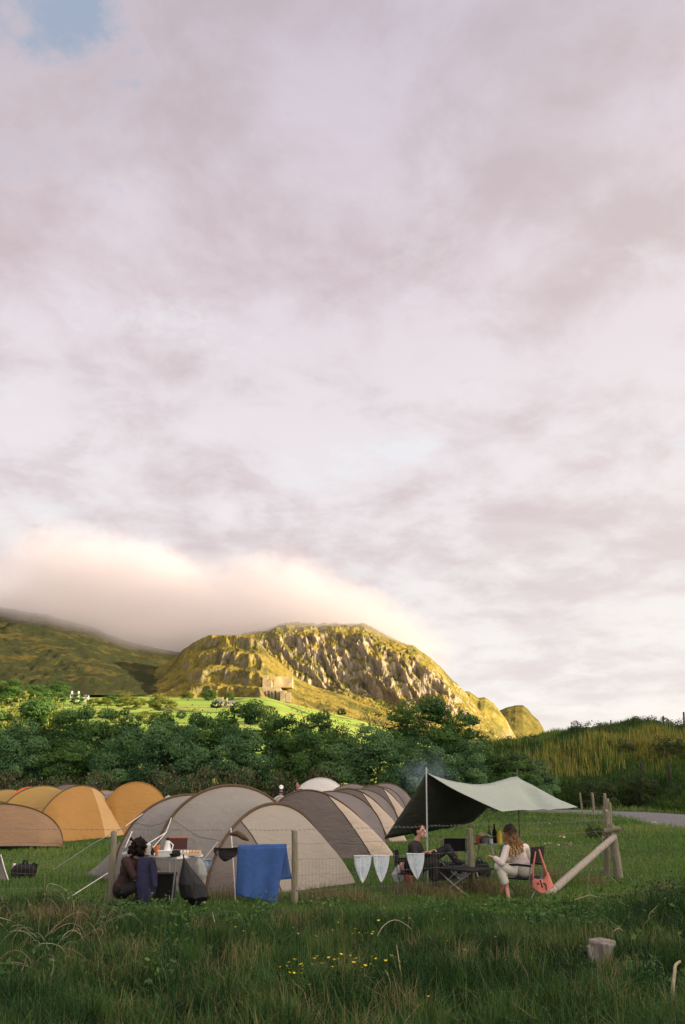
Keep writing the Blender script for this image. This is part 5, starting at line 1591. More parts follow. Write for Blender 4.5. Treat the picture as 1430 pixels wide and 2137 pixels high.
hb.build('hair', M_HAIRB, wm)

# --- man in the black jacket
Ym = 18.75
gx_ = PP(864, 1850, Ym)[0]
J = dict(base=(gx_, Ym, gz1(gx_, Ym)), head=PP(876, 1735, Ym - .02), neck=PP(870, 1754, Ym), chest=PP(866, 1775, Ym), pelvis=PP(860, 1808, Ym + .02),
         shL=PP(874, 1766, Ym + .17), shR=PP(860, 1767, Ym - .17), elL=PP(884, 1792, Ym + .18), wrL=PP(897, 1778, Ym + .02), elR=PP(870, 1796, Ym - .24), wrR=PP(884, 1780, Ym - .18),
         hipL=PP(868, 1812, Ym + .10), knL=PP(934, 1770, Ym + .15), anL=PP(951, 1794, Ym - .15), toeL=PP(966, 1800, Ym - .2),
         hipR=PP(866, 1812, Ym - .10), knR=PP(908, 1800, Ym - .15), anR=PP(908, 1842, Ym - .15), toeR=PP(926, 1848, Ym - .2),
         handL=(0.6, -0.3, 0.35), handR=(0.7, -0.1, 0.25))
mn, hc, f, r, u, R = person('person with tied back brown hair in a black jacket, seated under the tarp facing right', J, (0.86, -0.48, 0.02), M_JACKET, M_BLACKF, skin=M_SKIN, bulk=1.02, top_name='jacket', curlL=1.0, curlR=1.0)
hb = MB(); hb.ell(hc + u * 0.048 - f * 0.022, (0.088, 0.098, 0.092), R); hb.ell(hc - u * 0.005 - f * 0.055, (0.080, 0.062, 0.085), R)
hb.ell(hc + u * 0.04 - f * 0.125, (0.035, 0.035, 0.035), R)
hb.blob('hair', M_HAIRD, mn, 0.009, 2)
# small clear lantern hooked to the tarp pole
lq = np.array([p1b[0] - 0.035, p1b[1] - 0.01, P(889, 1747, p1b[1])[2]])
ltn = thing('lantern', 'small pale clear lantern hooked on the tarp\'s front pole beside the seated person', 'lantern', lq)
MB().lathe(lq, [(0.026, 0), (0.034, 0.015), (0.036, 0.09), (0.022, 0.11)], 14).build('body', mat_basic('clear_plastic_shade', (0.60, 0.53, 0.55), 0.25), ltn)
MB().lathe(lq + np.array([0, 0, .11]), [(0.024, 0), (0.02, 0.02), (0.006, 0.026)], 12).build('cap', M_WHITE, ltn)
MB().tube([lq + np.array([0, 0, .13]), lq + np.array([0.015, 0, .165]), lq + np.array([0.04, 0.01, .16])], 0.004, 6).build('hook', M_STEELH, ltn)

# --- person crouched at the table, back to the camera
Yc_ = 17.05
gx_ = PP(262, 1862, Yc_)[0]
J = dict(base=(gx_, Yc_, gz1(gx_, Yc_)), head=PP(290, 1771, Yc_ + .02), neck=PP(281, 1786, Yc_), chest=PP(269, 1812, Yc_), pelvis=PP(255, 1856, Yc_ + .05),
         shL=PP(276, 1797, Yc_ + .17), shR=PP(262, 1797, Yc_ - .17), elL=PP(296, 1822, Yc_ + .2), wrL=PP(316, 1812, Yc_ + .12), elR=PP(280, 1828, Yc_ - .24), wrR=PP(304, 1820, Yc_ - .16),
         hipL=PP(258, 1858, Yc_ + .12), knL=PP(305, 1842, Yc_ + .16), anL=PP(296, 1872, Yc_ + .16), toeL=PP(312, 1877, Yc_ + .14),
         hipR=PP(256, 1858, Yc_ - .09), knR=PP(300, 1846, Yc_ - .14), anR=PP(286, 1876, Yc_ - .14), toeR=PP(304, 1882, Yc_ - .16),
         handL=(0.9, 0.1, 0.1), handR=(0.9, 0.1, 0.0))
cr, hc, f, r, u, R = person('person with bushy dark hair and brown jumper crouched at the white table', J, (0.78, 0.5, -0.35), M_KNIT, M_BLACKF, bulk=1.1, top_name='jumper')
hb = MB(); rng_ = random.Random(8); hb.ell(hc + u * 0.03 - f * 0.02, (0.135, 0.135, 0.145), R)
for k in range(80):
    d_ = Vector((rng_.gauss(0, 1), rng_.gauss(0, 1), rng_.gauss(0, 1))).normalized()
    if d_.dot(f) > 0.5: continue
    hb.ell(hc - f * 0.02 + d_ * rng_.uniform(0.11, 0.19), rng_.uniform(0.018, 0.04), nu=7, nv=5)
hb.blob('hair', M_HAIRD, cr, 0.010, 1)


def stander(label, px, pyhead, Y, face, top_mat, lean=0.0):
    h = PP(px, pyhead, Y); g = gz1(h[0], Y); s_ = (h[2] - g) / 1.60
    f, r, u = head_basis((face[0], face[1], 0))
    def q(fw, rt, z): return (h[0] + f.x * fw + r.x * rt, Y + f.y * fw + r.y * rt, g + z * s_)
    J = dict(base=(h[0], Y, g), head=tuple(h), neck=q(-.02, 0, 1.47), chest=q(-.03, 0, 1.27), pelvis=q(-.03, 0, 0.95), shL=q(-.03, -.19, 1.40), shR=q(-.03, .19, 1.40),
             elL=q(-.02, -.28, 1.13), elR=q(-.02, .28, 1.13), wrL=q(.12, -.20, 0.95), wrR=q(.12, .20, 0.95), hipL=q(-.03, -.09, 0.92), hipR=q(-.03, .09, 0.92), knL=q(0, -.1, .5), knR=q(0, .1, .5),
             anL=q(-.03, -.1, .08), anR=q(-.03, .1, .08), toeL=q(.14, -.11, .03), toeR=q(.14, .11, .03))
    return person(label, J, face, top_mat, M_NAVY, bulk=1.05, top_name='top', voxel=0.012)


p1, hc, f, r, u, R = stander('person in a white cap and black hoodie standing among the far tents', 587, 1645, 43.0, (0.1, -0.95, -0.3), M_BLACKF)
MB().ell(hc + u * 0.05, (0.10, 0.112, 0.085), R).ell(hc + u * 0.035 + f * 0.125, (0.075, 0.065, 0.012), R).blob('cap', M_CAP, p1, 0.009, 1)
hood = MB(); hood.tube([PP(583, 1657, 42.83), PP(590, 1657.3, 42.83)], 0.012, 5); hood.build('chest_print', M_ROPE, p1)
p2, hc, f, r, u, R = stander('bare headed person with short dark hair and a navy top beside the white tent', 622.5, 1639, 43.6, (-0.8, -0.55, -0.1), M_NAVY)
MB().ell(hc + u * 0.052 - f * 0.025, (0.086, 0.094, 0.075), R).ell(hc - f * 0.05, (0.078, 0.055, 0.08), R).blob('hair', M_HAIRD, p2, 0.009, 1)


# ------------------------------------------------------------------ camp furniture
M_STEEL = mat_basic('grey_steel_tube', (0.22, 0.25, 0.25), 0.4, 0.1, metallic=0.6)
M_PALE = mat_basic('pale_table_top', (0.60, 0.60, 0.58), 0.5, 0.08)


def camp_chair(label, loc, rz, sh=0.40, bh=0.86, width=0.5, group='camp chairs', mat=M_BLACKF):
    """folding director's chair; local +y is the way the sitter faces"""
    t = thing('camp_chair', label, 'chair', loc, group); t.rotation_euler = (0, 0, rz)
    hw = width / 2; k = dict(local=True)
    A = np.array([[(x, y, sh - 0.035 * (1 - (x / hw) ** 2)) for y in np.linspace(-0.2, 0.22, 6)] for x in np.linspace(-hw, hw, 9)])
    MB().sheet(A, 0.012).build('seat', mat, t, **k)
    A = np.array([[(x, -0.24 - 0.05 * (1 - (x / hw) ** 2) - 0.12 * (z - 0.55), z) for z in np.linspace(bh - 0.25, bh, 5)] for x in np.linspace(-hw - .015, hw + .015, 9)])
    MB().sheet(A, 0.014).build('backrest', mat, t, **k)
    for sx in (-1, 1):
        MB().tube([(sx * hw, -0.20, sh - .12), (sx * hw, -0.22, sh + 0.1), (sx * hw, -0.27, bh - .01)], 0.011, 8).build('back_post', M_STEEL, t, **k)
        MB().tube([(sx * hw, -0.25, sh + 0.2), (sx * hw, 0.0, sh + 0.215), (sx * hw, 0.24, sh + 0.2)], [0.016, 0.02, 0.016], 8).build('armrest', mat, t, **k)
        MB().tube([(sx * hw, 0.22, sh + 0.2), (sx * hw, 0.22, sh - .02)], 0.010, 8).build('arm_post', M_STEEL, t, **k)
        for y in (-0.2, 0.22):
            MB().tube([(sx * hw, y, sh - .01), (-sx * hw * 0.96, y + 0.02 * sx, 0.0)], 0.010, 8).build('leg', M_STEEL, t, **k)
    return t


g_ = PP(1095, 1850, 17.72)
camp_chair('black camp chair under the person in the cream jumper, salmon bag hung on its back', (g_[0], 17.72, gz1(g_[0], 17.72)), math.atan2(0.80, 0.55) , 0.37, 0.87)
g_ = PP(858, 1850, 18.72)
camp_chair('low black camp chair under the person in the black jacket', (g_[0], 18.72, gz1(g_[0], 18.72)), -math.atan2(0.86, -0.48) + 0.35, 0.36, 0.72)
g_ = PP(949, 1800, 20.5)
camp_chair('empty black camp chair facing the camera between the post and the tarp pole', (g_[0], 20.5, gz1(g_[0], 20.5)), math.pi - 0.15, 0.40, 0.82, 0.44)

def folding_table(label, c0, c1, c3, z, mat, legs, name='folding_table', th=0.035):
    """rectangular top given by three corners"""
    c0, c1, c3 = [np.array([c[0], c[1], z]) for c in (c0, c1, c3)]; c2 = c1 + c3 - c0
    ctr = (c0 + c2) / 2; t = thing(name, label, 'table', (ctr[0], ctr[1], gz1(ctr[0], ctr[1])))
    mb = MB(); dz = np.array([0, 0, th])
    mb.add([c0, c1, c2, c3, c0 + dz, c1 + dz, c2 + dz, c3 + dz], [(0, 3, 2, 1), (4, 5, 6, 7), (0, 1, 5, 4), (1, 2, 6, 5), (2, 3, 7, 6), (3, 0, 4, 7)])
    mb.build('tabletop', mat, t, smooth=False)
    for a_, b_ in ((c0, c1), (c1, c0), (c2, c3), (c3, c2)):
        s_ = a_ * 0.9 + ctr * 0.1; e_ = (a_ * (1 - legs) + b_ * legs) * 0.9 + ctr * 0.1; e_[2] = gz1(e_[0], e_[1])
        MB().tube([s_, e_], 0.012, 8).build('leg', M_ALU, t)
    return t, ctr, z + th


tt_, tc_, tz = folding_table('white folding table laden with camp kitchen things beside the crouched person', PP(370, 1793, 16.55), PP(298, 1787, 17.15), PP(424, 1786, 17.10), PP(370, 1793, 16.55)[2], M_WHITE, 0.12)
zt = tz


def on_table(px, Y): p = PP(px, 1785, Y); return np.array([p[0], Y, zt])


M_ORANGEP = mat_basic('orange_plastic', (0.75, 0.20, 0.04), 0.45)
M_TERRA = mat_basic('orange_enamel', (0.55, 0.12, 0.03), 0.4)
M_BEIGE = mat_basic('beige_card', (0.52, 0.45, 0.35), 0.8)
M_GREENG = mat_basic('green_glass', (0.10, 0.16, 0.11), 0.12)
M_REDP = mat_basic('red_cap', (0.62, 0.06, 0.04), 0.45)
M_CLEAR = mat_basic('pale_clear_plastic', (0.55, 0.57, 0.54), 0.2)
# stove with its lid up
p = on_table(366, 16.92); st_ = thing('camp_stove', 'two burner camp stove with its dark orange rimmed lid raised, on the white table', 'stove', p)
MB().box(p + np.array([0, 0, .035]), (0.34, 0.24, 0.07)).build('case', M_BLACKF, st_, smooth=False)
RX = Matrix.Rotation(-0.2, 3, 'X')
MB().box(p + np.array([0, .14, .165]), (0.33, 0.02, 0.17), RX).build('lid', mat_basic('dark_maroon_enamel', (0.06, 0.018, 0.012), 0.4), st_, smooth=False)
MB().box(p + np.array([0, .155, .258]), (0.35, 0.03, 0.018), RX).build('lid_rim', M_TERRA, st_, smooth=False)
for sx in (-.08, .08): MB().lathe(p + np.array([sx, 0, .07]), [(.05, 0), (.05, .012), (.03, .016)], 14).build('burner', M_STEEL, st_)
# white jug
p = on_table(349, 16.68); jg = thing('jug', 'white tapering plastic jug standing left of the camp stove', 'jug', p)
MB().lathe(p, [(.075, 0), (.072, .02), (.058, .1), (.036, .2), (.03, .235), (.02, .24)], 18).build('body', M_WHITE, jg)
MB().tube([p + np.array([.03, 0, .22]), p + np.array([.09, 0, .17]), p + np.array([.065, 0, .07])], .010, 7).build('handle', M_WHITE, jg)
MB().lathe(p + np.array([0, 0, .24]), [(.03, 0), (.032, .03), (.012, .045)], 12).build('lid', M_BLACKF, jg)
def simple_item(name, label, cat, p, parts):
    t = thing(name, label, cat, p)
    for nm, prof, mat, dz in parts: MB().lathe(np.array(p) + np.array([0, 0, dz]), prof, 16).build(nm, mat, t)
    return t
simple_item('cup', 'orange plastic beaker on the white table, left of the jug', 'cup', on_table(328, 16.8), [('body', [(.032, 0), (.036, .06), (.043, .145), (.039, .145), (.03, .02)], M_ORANGEP, 0), ('rim', [(.044, 0), (.046, .006), (.044, .012), (.038, .006)], M_ORANGEP, .14)])
simple_item('cup', 'beige card cup on the white table beside the bushy hair', 'cup', on_table(308, 17.0), [('body', [(.034, 0), (.045, .15), (.041, .15), (.03, .02)], M_BEIGE, 0), ('lid', [(.047, 0), (.047, .012), (.03, .02)], M_WHITE, .15)])
simple_item('bottle', 'small dark bottle between the beige cup and the orange beaker', 'bottle', on_table(318, 16.95), [('body', [(.026, 0), (.028, .07), (.012, .10), (.011, .115)], M_BLACKF, 0), ('cap', [(.014, 0), (.014, .02), (.006, .022)], M_BEIGE, .115)])
simple_item('bottle', 'clear bottle with a red cap seen behind the bushy hair', 'bottle', np.array([PP(274, 1785, 17.25)[0], 17.25, PP(274, 1779, 17.25)[2]]), [('body', [(.04, 0), (.042, .12), (.02, .17), (.015, .20)], M_CLEAR, 0), ('cap', [(.026, 0), (.026, .035), (.01, .04)], M_REDP, .20)])
p = on_table(275, 17.25)
stl = thing('side_stool', 'small pale stand under the red capped bottle behind the crouched person', 'stool', (PP(274, 1785, 17.25)[0], 17.25, gz1(PP(274, 1785, 17.25)[0], 17.25)))
zs = PP(274, 1779, 17.25)[2]
MB().box((PP(274, 1785, 17.25)[0], 17.25, zs - .012), (0.26, 0.24, 0.024)).build('seat', M_PALE, stl, smooth=False)
for sx in (-1, 1):
    for sy in (-1, 1): MB().tube([(PP(274, 1785, 17.25)[0] + sx * .1, 17.25 + sy * .09, zs - .02), (PP(274, 1785, 17.25)[0] + sx * .13, 17.25 + sy * .11, 0)], .009, 7).build('leg', M_ALU, stl)
p = on_table(344, 16.62); bx = thing('food_box', 'clear plastic food box in front of the white jug', 'box', p)
MB().box(p + np.array([0, 0, .04]), (0.2, 0.12, 0.08)).build('body', M_CLEAR, bx, smooth=False); MB().box(p + np.array([0, 0, .085]), (0.21, 0.13, 0.012)).build('lid', M_WHITE, bx, smooth=False)
p = on_table(365, 16.62); pn = thing('frying_pan', 'black frying pan at the front of the white table', 'pan', p)
MB().lathe(p, [(.08, 0), (.10, .05), (.095, .05), (.075, .008)], 20).build('pan', M_BLACKF, pn); MB().tube([p + np.array([-.1, 0, .045]), p + np.array([-.25, -.03, .06])], .011, 7).build('handle', M_BLACKF, pn)
p = on_table(398, 16.85); et = thing('egg_tray', 'tray of brown eggs at the right end of the white table', 'egg tray', p)
MB().box(p + np.array([0, 0, .02]), (0.34, 0.16, 0.04)).build('tray', M_BEIGE, et, smooth=False)
M_EGG = mat_basic('brown_egg', (0.62, 0.36, 0.19), 0.5, 0.1); M_EGGW = mat_basic('pale_egg', (0.75, 0.62, 0.5), 0.5, 0.1)
for i in range(7):
    for j in range(3): MB().ell(p + np.array([-.145 + i * .048, -.05 + j * .05, .052]), (.021, .021, .028), nu=10, nv=8).build('egg', M_EGG if i > 2 else M_EGGW, et)
g_ = PP(342, 1840, 17.35); crate = thing('storage_crate', 'dark storage crate under the white table', 'crate', (g_[0], 17.35, gz1(g_[0], 17.35)))
MB().box((g_[0], 17.35, .22), (0.36, 0.3, 0.42)).build('body', M_BLACKF, crate, smooth=False); MB().box((g_[0], 17.35, .445), (0.39, 0.33, 0.03)).build('lid', M_BLACKF, crate, smooth=False)


# ------------------------------------------------------------------ bags and hanging cloth
def mat_bag(name, c, rough=0.35, transl=0.15):
    m, t = new_mat(name)
    tcn = t.n('ShaderNodeTexCoord'); vec = tcn.outputs['Object']
    mpn = t.n('ShaderNodeMapping'); t.link(vec, mpn.inputs[0]); mpn.inputs['Scale'].default_value = (1.4, 1.4, 0.5)
    n1 = t.noise(mpn.outputs[0], 16, 5, 0.65, 1.2)
    b = t.n('ShaderNodeBsdfPrincipled', inp={'Base Color': t.ramp(n1, [(0.3, tuple(x * .75 for x in c)), (0.7, c)]), 'Roughness': rough, 'Specular IOR Level': 0.28})
    bn = t.n('ShaderNodeBump'); bn.inputs['Strength'].default_value = 1.0; bn.inputs['Distance'].default_value = 0.02
    t.link(n1, bn.inputs['Height']); t.link(bn.outputs[0], b.inputs['Normal'])
    tr = t.n('ShaderNodeBsdfTranslucent', inp={'Color': col4(c)}); mx = t.n('ShaderNodeMixShader'); mx.inputs[0].default_value = transl
    t.link(b.outputs[0], mx.inputs[1]); t.link(tr.outputs[0], mx.inputs[2])
    out = t.n('ShaderNodeOutputMaterial'); t.link(mx.outputs[0], out.inputs[0])
    return m


M_BLKBAG = mat_bag('black_bin_liner', (0.010, 0.0105, 0.012), 0.42, 0.0)
M_CLRBAG = mat_bag('cloudy_plastic_bag', (0.50, 0.49, 0.45), 0.3, 0.3)
M_PINKBAG = mat_bag('salmon_plastic_bag', (0.72, 0.24, 0.17), 0.4, 0.25)
M_WHTBAG = mat_bag('white_printed_bag', (0.82, 0.80, 0.82), 0.4, 0.35)


def sack(pts, radii, flat, seed, crease=0.16, n=28, m_=26):
    """a hanging bag: creased tube through pts; flat squeezes it across the view"""
    pts = [np.array(p, float) for p in pts]; L = len(pts); mb = MB(); A = []
    dv_ = pts[-1] - pts[0]; horiz = abs(dv_[0]) > abs(dv_[2])
    for s in np.linspace(0, L - 1, m_):
        i = min(int(s), L - 2); f_ = s - i; f_ = f_ * f_ * (3 - 2 * f_)
        c = pts[i] * (1 - f_) + pts[i + 1] * f_; rr = radii[i] * (1 - f_) + radii[i + 1] * f_
        row = []
        for k in range(n):
            a_ = 2 * math.pi * k / n
            w_ = 1 + crease * float(fbm(np.array([3.2 * math.cos(a_) + seed]), np.array([3.2 * math.sin(a_)]), np.array([s * 0.45]), octv=3, seed=seed)[0]) * 2 + 0.06 * math.sin(a_ * 7 + s * 1.3)
            row.append(c + (np.array([0.03 * rr * math.sin(3 * a_ + s), math.sin(a_) * rr * flat * w_, -math.cos(a_) * rr * w_]) if horiz else np.array([math.cos(a_) * rr * w_, math.sin(a_) * rr * flat * w_, 0.03 * rr * math.sin(3 * a_ + s)])))
        A.append(row)
    A = np.array(A); b_ = len(mb.v)
    mb.grid(np.concatenate([A, A[:, :1]], 1)) if False else None
    nu = m_; vs = A.reshape(-1, 3); fs = []
    for i in range(nu - 1):
        for k in range(n): fs.append((i * n + k, i * n + (k + 1) % n, (i + 1) * n + (k + 1) % n, (i + 1) * n + k))
    fs.append(tuple(range(n - 1, -1, -1))); fs.append(tuple((nu - 1) * n + k for k in range(n)))
    return mb.add(vs, fs)


Yb = 16.35
sk = thing('bin_bag', 'large black bin bag hanging full from the white table\'s right end', 'bin bag', PP(405, 1888, Yb))
sack([PP(384, 1790, Yb), PP(388, 1812, Yb), PP(397, 1845, Yb), PP(405, 1872, Yb), PP(413, 1890, Yb)], [0.012, 0.075, 0.20, 0.205, 0.08], 0.65, 3).build('bag', M_BLKBAG, sk, sharp=None)
MB().tube([PP(384, 1792, Yb), PP(383, 1783, Yb + .1)], 0.01, 6).build('knot', M_BLKBAG, sk)
sk = thing('plastic_bag', 'cloudy clear plastic bag hanging behind the black bin bag', 'plastic bag', PP(420, 1850, 16.75))
sack([PP(415, 1790, 16.75), PP(416, 1803, 16.75), PP(420, 1825, 16.75), PP(424, 1852, 16.75)], [0.02, 0.07, 0.095, 0.03], 0.7, 9).build('bag', M_CLRBAG, sk, sharp=None)
MB().tube([PP(413, 1792, 16.75), PP(414, 1784, 16.8)], 0.006, 5).build('handle', M_CLRBAG, sk)
jk = thing('navy_jacket', 'navy jacket draped from the white table beside the crouched person', 'jacket', PP(304, 1886, 16.75))
sack([PP(303, 1789, 16.78), PP(305, 1806, 16.78), PP(305, 1840, 16.8), PP(306, 1868, 16.8), PP(300, 1886, 16.8)], [0.10, 0.145, 0.165, 0.13, 0.07], 0.35, 14, 0.10).build('body', M_NAVY, jk, sharp=None)
sack([PP(318, 1796, 16.7), PP(322, 1815, 16.7), PP(323, 1850, 16.7)], [0.05, 0.055, 0.045], 0.6, 15, 0.08).build('sleeve', M_NAVY, jk, sharp=None)

# towel over the wire
Yt = fb[1][1]
def wire_pt(px, h_):
    a_, b_ = (fb[0], fb[1]) if px < 615 else (fb[1], fb[2])
    # point on the fence plane seen at column px
    best = None
    for f_ in np.linspace(-0.1, 1.1, 400):
        q_ = a_ * (1 - f_) + b_ * f_
        axd = q_[1] * math.cos(PITCH) + (h_ - CAM[2]) * math.sin(PITCH)
        e_ = abs(CX + FPX * q_[0] / axd - px)
        if best is None or e_ < best[0]: best = (e_, q_)
    q_ = best[1]; return np.array([q_[0], q_[1] - 0.055, h_])


M_TOWEL = mat_basic('blue_terry_towel', (0.060, 0.135, 0.36), 0.95, 0.12, 12, 0.9, 220)
tw = thing('towel', 'blue towel folded over the fence wire left of the middle post', 'towel', wire_pt(545, 0.05))
def hang(pxl, pxr, dy, ytl, ytr, ybl, ybr, yoff, seed, n=22, m_=26, fold=0.032):
    """sheet between a top line and a bottom line given in picture columns at the fence's distance"""
    A = np.zeros((n, m_, 3))
    for i, s in enumerate(np.linspace(0, 1, n)):
        pt = pxl[0] + (pxr[0] - pxl[0]) * s; pb = pxl[1] + (pxr[1] - pxl[1]) * s
        yt = ytl + (ytr - ytl) * s; yb = ybl + (ybr - ybl) * s
        Yd = wire_pt(pt, 0.9)[1] + yoff
        for j, q_ in enumerate(np.linspace(0, 1, m_)):
            p = P(pt * (1 - q_) + pb * q_, yt * (1 - q_) + yb * q_, Yd)
            p[1] += fold * q_ ** 0.7 * (math.sin(s * 9.5 + seed + q_ * 1.2) + 0.5 * math.sin(s * 19 + seed * 2)) + 0.03 * (dy * q_)
            A[i, j] = p
    return A
MB().sheet(hang((496, 492), (597, 577), 0, 1769, 1767, 1868, 1886, -0.03, 0.7), 0.012).build('front_layer', M_TOWEL, tw, sharp=None)
MB().sheet(hang((500, 500), (598, 609), 0, 1769, 1767, 1842, 1834, 0.05, 2.1), 0.012).build('back_layer', M_TOWEL, tw, sharp=None)
MB().tube([wire_pt(496, 0) * [1, 1, 0] + [0, 0.01, P(496, 1768, wire_pt(496, .9)[1])[2]], wire_pt(597, 0) * [1, 1, 0] + [0, 0.01, P(597, 1766, wire_pt(597, .9)[1])[2]]], 0.045 * 0.9, 10).build('fold', M_TOWEL, tw)
MB().box(P(557, 1886, wire_pt(557, .9)[1] - .03), (0.035, 0.004, 0.05)).build('care_tag', M_WHITE, tw, smooth=False)

def outline_sheet(name, label, cat, outl, Yf, mat, th=0.012, bow=0.02, group=None, parent=None, part=None):
    """a cloth piece cut to an outline, with its own thickness"""
    from mathutils.geometry import tessellate_polygon
    pts = [P(a_, b_, Yf) for a_, b_ in outl]; c = np.mean(pts, 0)
    w_ = max(p[0] for p in pts) - min(p[0] for p in pts)
    pts = [p + np.array([0, bow * math.cos((p[0] - c[0]) / w_ * 9), 0]) for p in pts]
    tri = tessellate_polygon([[Vector(p) for p in pts]]); n = len(pts)
    vs = [p - np.array([0, th / 2, 0]) for p in pts] + [p + np.array([0, th / 2, 0]) for p in pts]
    fs = [tuple(t_) for t_ in tri] + [tuple(n + i for i in reversed(t_)) for t_ in tri] + [(i, (i + 1) % n, n + (i + 1) % n, n + i) for i in range(n)]
    if parent is None:
        o = MB().add(vs, fs).build(name, mat, None, smooth=False); setp(o, label, cat, group); return o
    return MB().add(vs, fs).build(part, mat, parent, smooth=False)


Yu = wire_pt(475, 0.9)[1] - 0.02
bra = thing('swim_briefs', 'black swim briefs drying on the fence wire left of the blue towel', 'briefs', P(474, 1800, Yu))
outline_sheet(None, None, None, [(447, 1770), (500, 1769), (499, 1778), (492, 1787), (482, 1793), (472, 1798), (467, 1798), (458, 1790), (456, 1784), (457, 1776), (454, 1774), (451, 1780), (456, 1788), (450, 1784), (446, 1776)], Yu, M_BLACKF, parent=bra, part='front')
MB().tube([P(447, 1770, Yu - .01), P(474, 1771.5, Yu - .01), P(501, 1769, Yu - .01)], 0.012, 6).build('waistband', M_BLACKF, bra)
# thin white tent pole standing by the briefs
tp0 = ground_pt(492, 1888); wp_ = MB().tube([tp0, P(487, 1800, tp0[1] + .25), P(482, 1728, tp0[1] + 0.5)], 0.009, 8).build('tent_pole', M_ROPE, None)
setp(wp_, 'thin white pole leaning upright against the tent\'s arch behind the black briefs', 'pole')


def mat_flag():
    m, t = new_mat('printed_white_cloth')
    tcn = t.n('ShaderNodeTexCoord'); vec = tcn.outputs['Object']
    n1 = t.noise(vec, 9, 5, 0.7); n2 = t.noise(vec, 30, 4, 0.6)
    c = t.ramp(n1, [(0.48, (0.90, 0.92, 0.93)), (0.62, (0.74, 0.84, 0.91)), (0.78, (0.48, 0.63, 0.76))])
    c = t.mix(t.maprange(n2, 0.5, 0.6, 0, 0.5), c, (0.70, 0.75, 0.78))
    b = t.n('ShaderNodeBsdfPrincipled', inp={'Base Color': c, 'Roughness': 0.9}); tr = t.n('ShaderNodeBsdfTranslucent'); t.link(c, tr.inputs[0])
    mx = t.n('ShaderNodeMixShader'); mx.inputs[0].default_value = 0.5; t.link(b.outputs[0], mx.inputs[1]); t.link(tr.outputs[0], mx.inputs[2])
    out = t.n('ShaderNodeOutputMaterial'); t.link(mx.outputs[0], out.inputs[0]); return m


M_FLAG = mat_flag()
M_FLAGBL = mat_basic('grey_blue_print', (0.46, 0.57, 0.66), 0.9, 0.3, 30)
def pennant(label, pxc, half, ytop, ytip, Yf, seed, mat=M_FLAG, tilt=0.0, rounded=2.2, group='pennants on the fence wire'):
    t = thing('pennant', label, 'pennant', P(pxc, ytip, Yf), group)
    A = np.zeros((11, 16, 3))
    for j, q_ in enumerate(np.linspace(0, 1, 16)):
        hw = half * (1 - 0.97 * q_ ** rounded) * (1 - 0.12 * q_)
        for i, s in enumerate(np.linspace(-1, 1, 11)):
            p = P(pxc + s * hw + tilt * q_, ytop + (ytip - ytop) * q_ + 0.6 * math.sin(seed) * s * (1 - q_), Yf)
            p[1] += 0.012 * math.sin(s * 3 + seed) + 0.02 * q_ * math.sin(seed * 2); A[i, j] = p
    MB().sheet(A, 0.006).build('cloth', mat, t, sharp=None)
    MB().tube([A[i, 0] - np.array([0, .006, 0]) for i in range(11)], 0.012, 6).build('hem', mat, t)
    mb = MB()
    for j in range(3, 11): pass
    mb.tube([A[5, j] - np.array([0, 0.008, 0]) for j in range(2, 13)], [0.006, 0.012, 0.016, 0.012, 0.02, 0.03, 0.034, 0.026, 0.016, 0.010, 0.005], 6)
    mb.v = [(v_[0], A[5, 6][1] - 0.004 + (v_[1] - A[5, 6][1]) * 0.12 - 0.006, v_[2]) for v_ in mb.v]
    mb.build('motif', M_FLAGBL, t)
    return t


Yfl = [wire_pt(757, .9)[1] - .03, wire_pt(796, .9)[1] - .03, wire_pt(866, .9)[1] - .03]
pennant('leftmost white and blue pointed pennant of the three right of the large tent', 757, 18.5, 1786, 1843, Yfl[0], 0.4)
pennant('middle white and blue pointed pennant of the three, clear of any post', 796, 17, 1786, 1842, Yfl[1], 1.9)
pennant('white and blue pointed pennant in front of the salmon and white plastic bag', 867, 18.5, 1782, 1835, Yfl[2], 2.8, tilt=4)
M_PBLUE = mat_basic('pale_blue_cloth', (0.30, 0.40, 0.54), 0.9, 0.1)
pennant('small pale blue shield pennant with a grey mark on the large tent\'s flank', 432, 10.5, 1794, 1816, wire_pt(432, .9)[1] + .45, 0.9, M_PBLUE, rounded=4.0)

# plastic bag on the grass under the third pennant
pb = thing('plastic_bag', 'crumpled white and salmon plastic bag lying on the grass behind the right pennant', 'plastic bag', ground_pt(846, 1846))
Ypb = ground_pt(846, 1850)[1] - 0.35
sack([PP(848, 1796, Ypb), PP(838, 1810, Ypb), PP(832, 1824, Ypb), PP(831, 1840, Ypb)], [0.03, 0.10, 0.115, 0.06], 0.8, 21).build('white_side', M_WHTBAG, pb, sharp=None)
sack([PP(846, 1797, Ypb - .13), PP(846, 1813, Ypb - .15), PP(851, 1830, Ypb - .15), PP(856, 1846, Ypb - .15)], [0.04, 0.085, 0.075, 0.05], 0.7, 25).build('salmon_side', M_PINKBAG, pb, sharp=None)

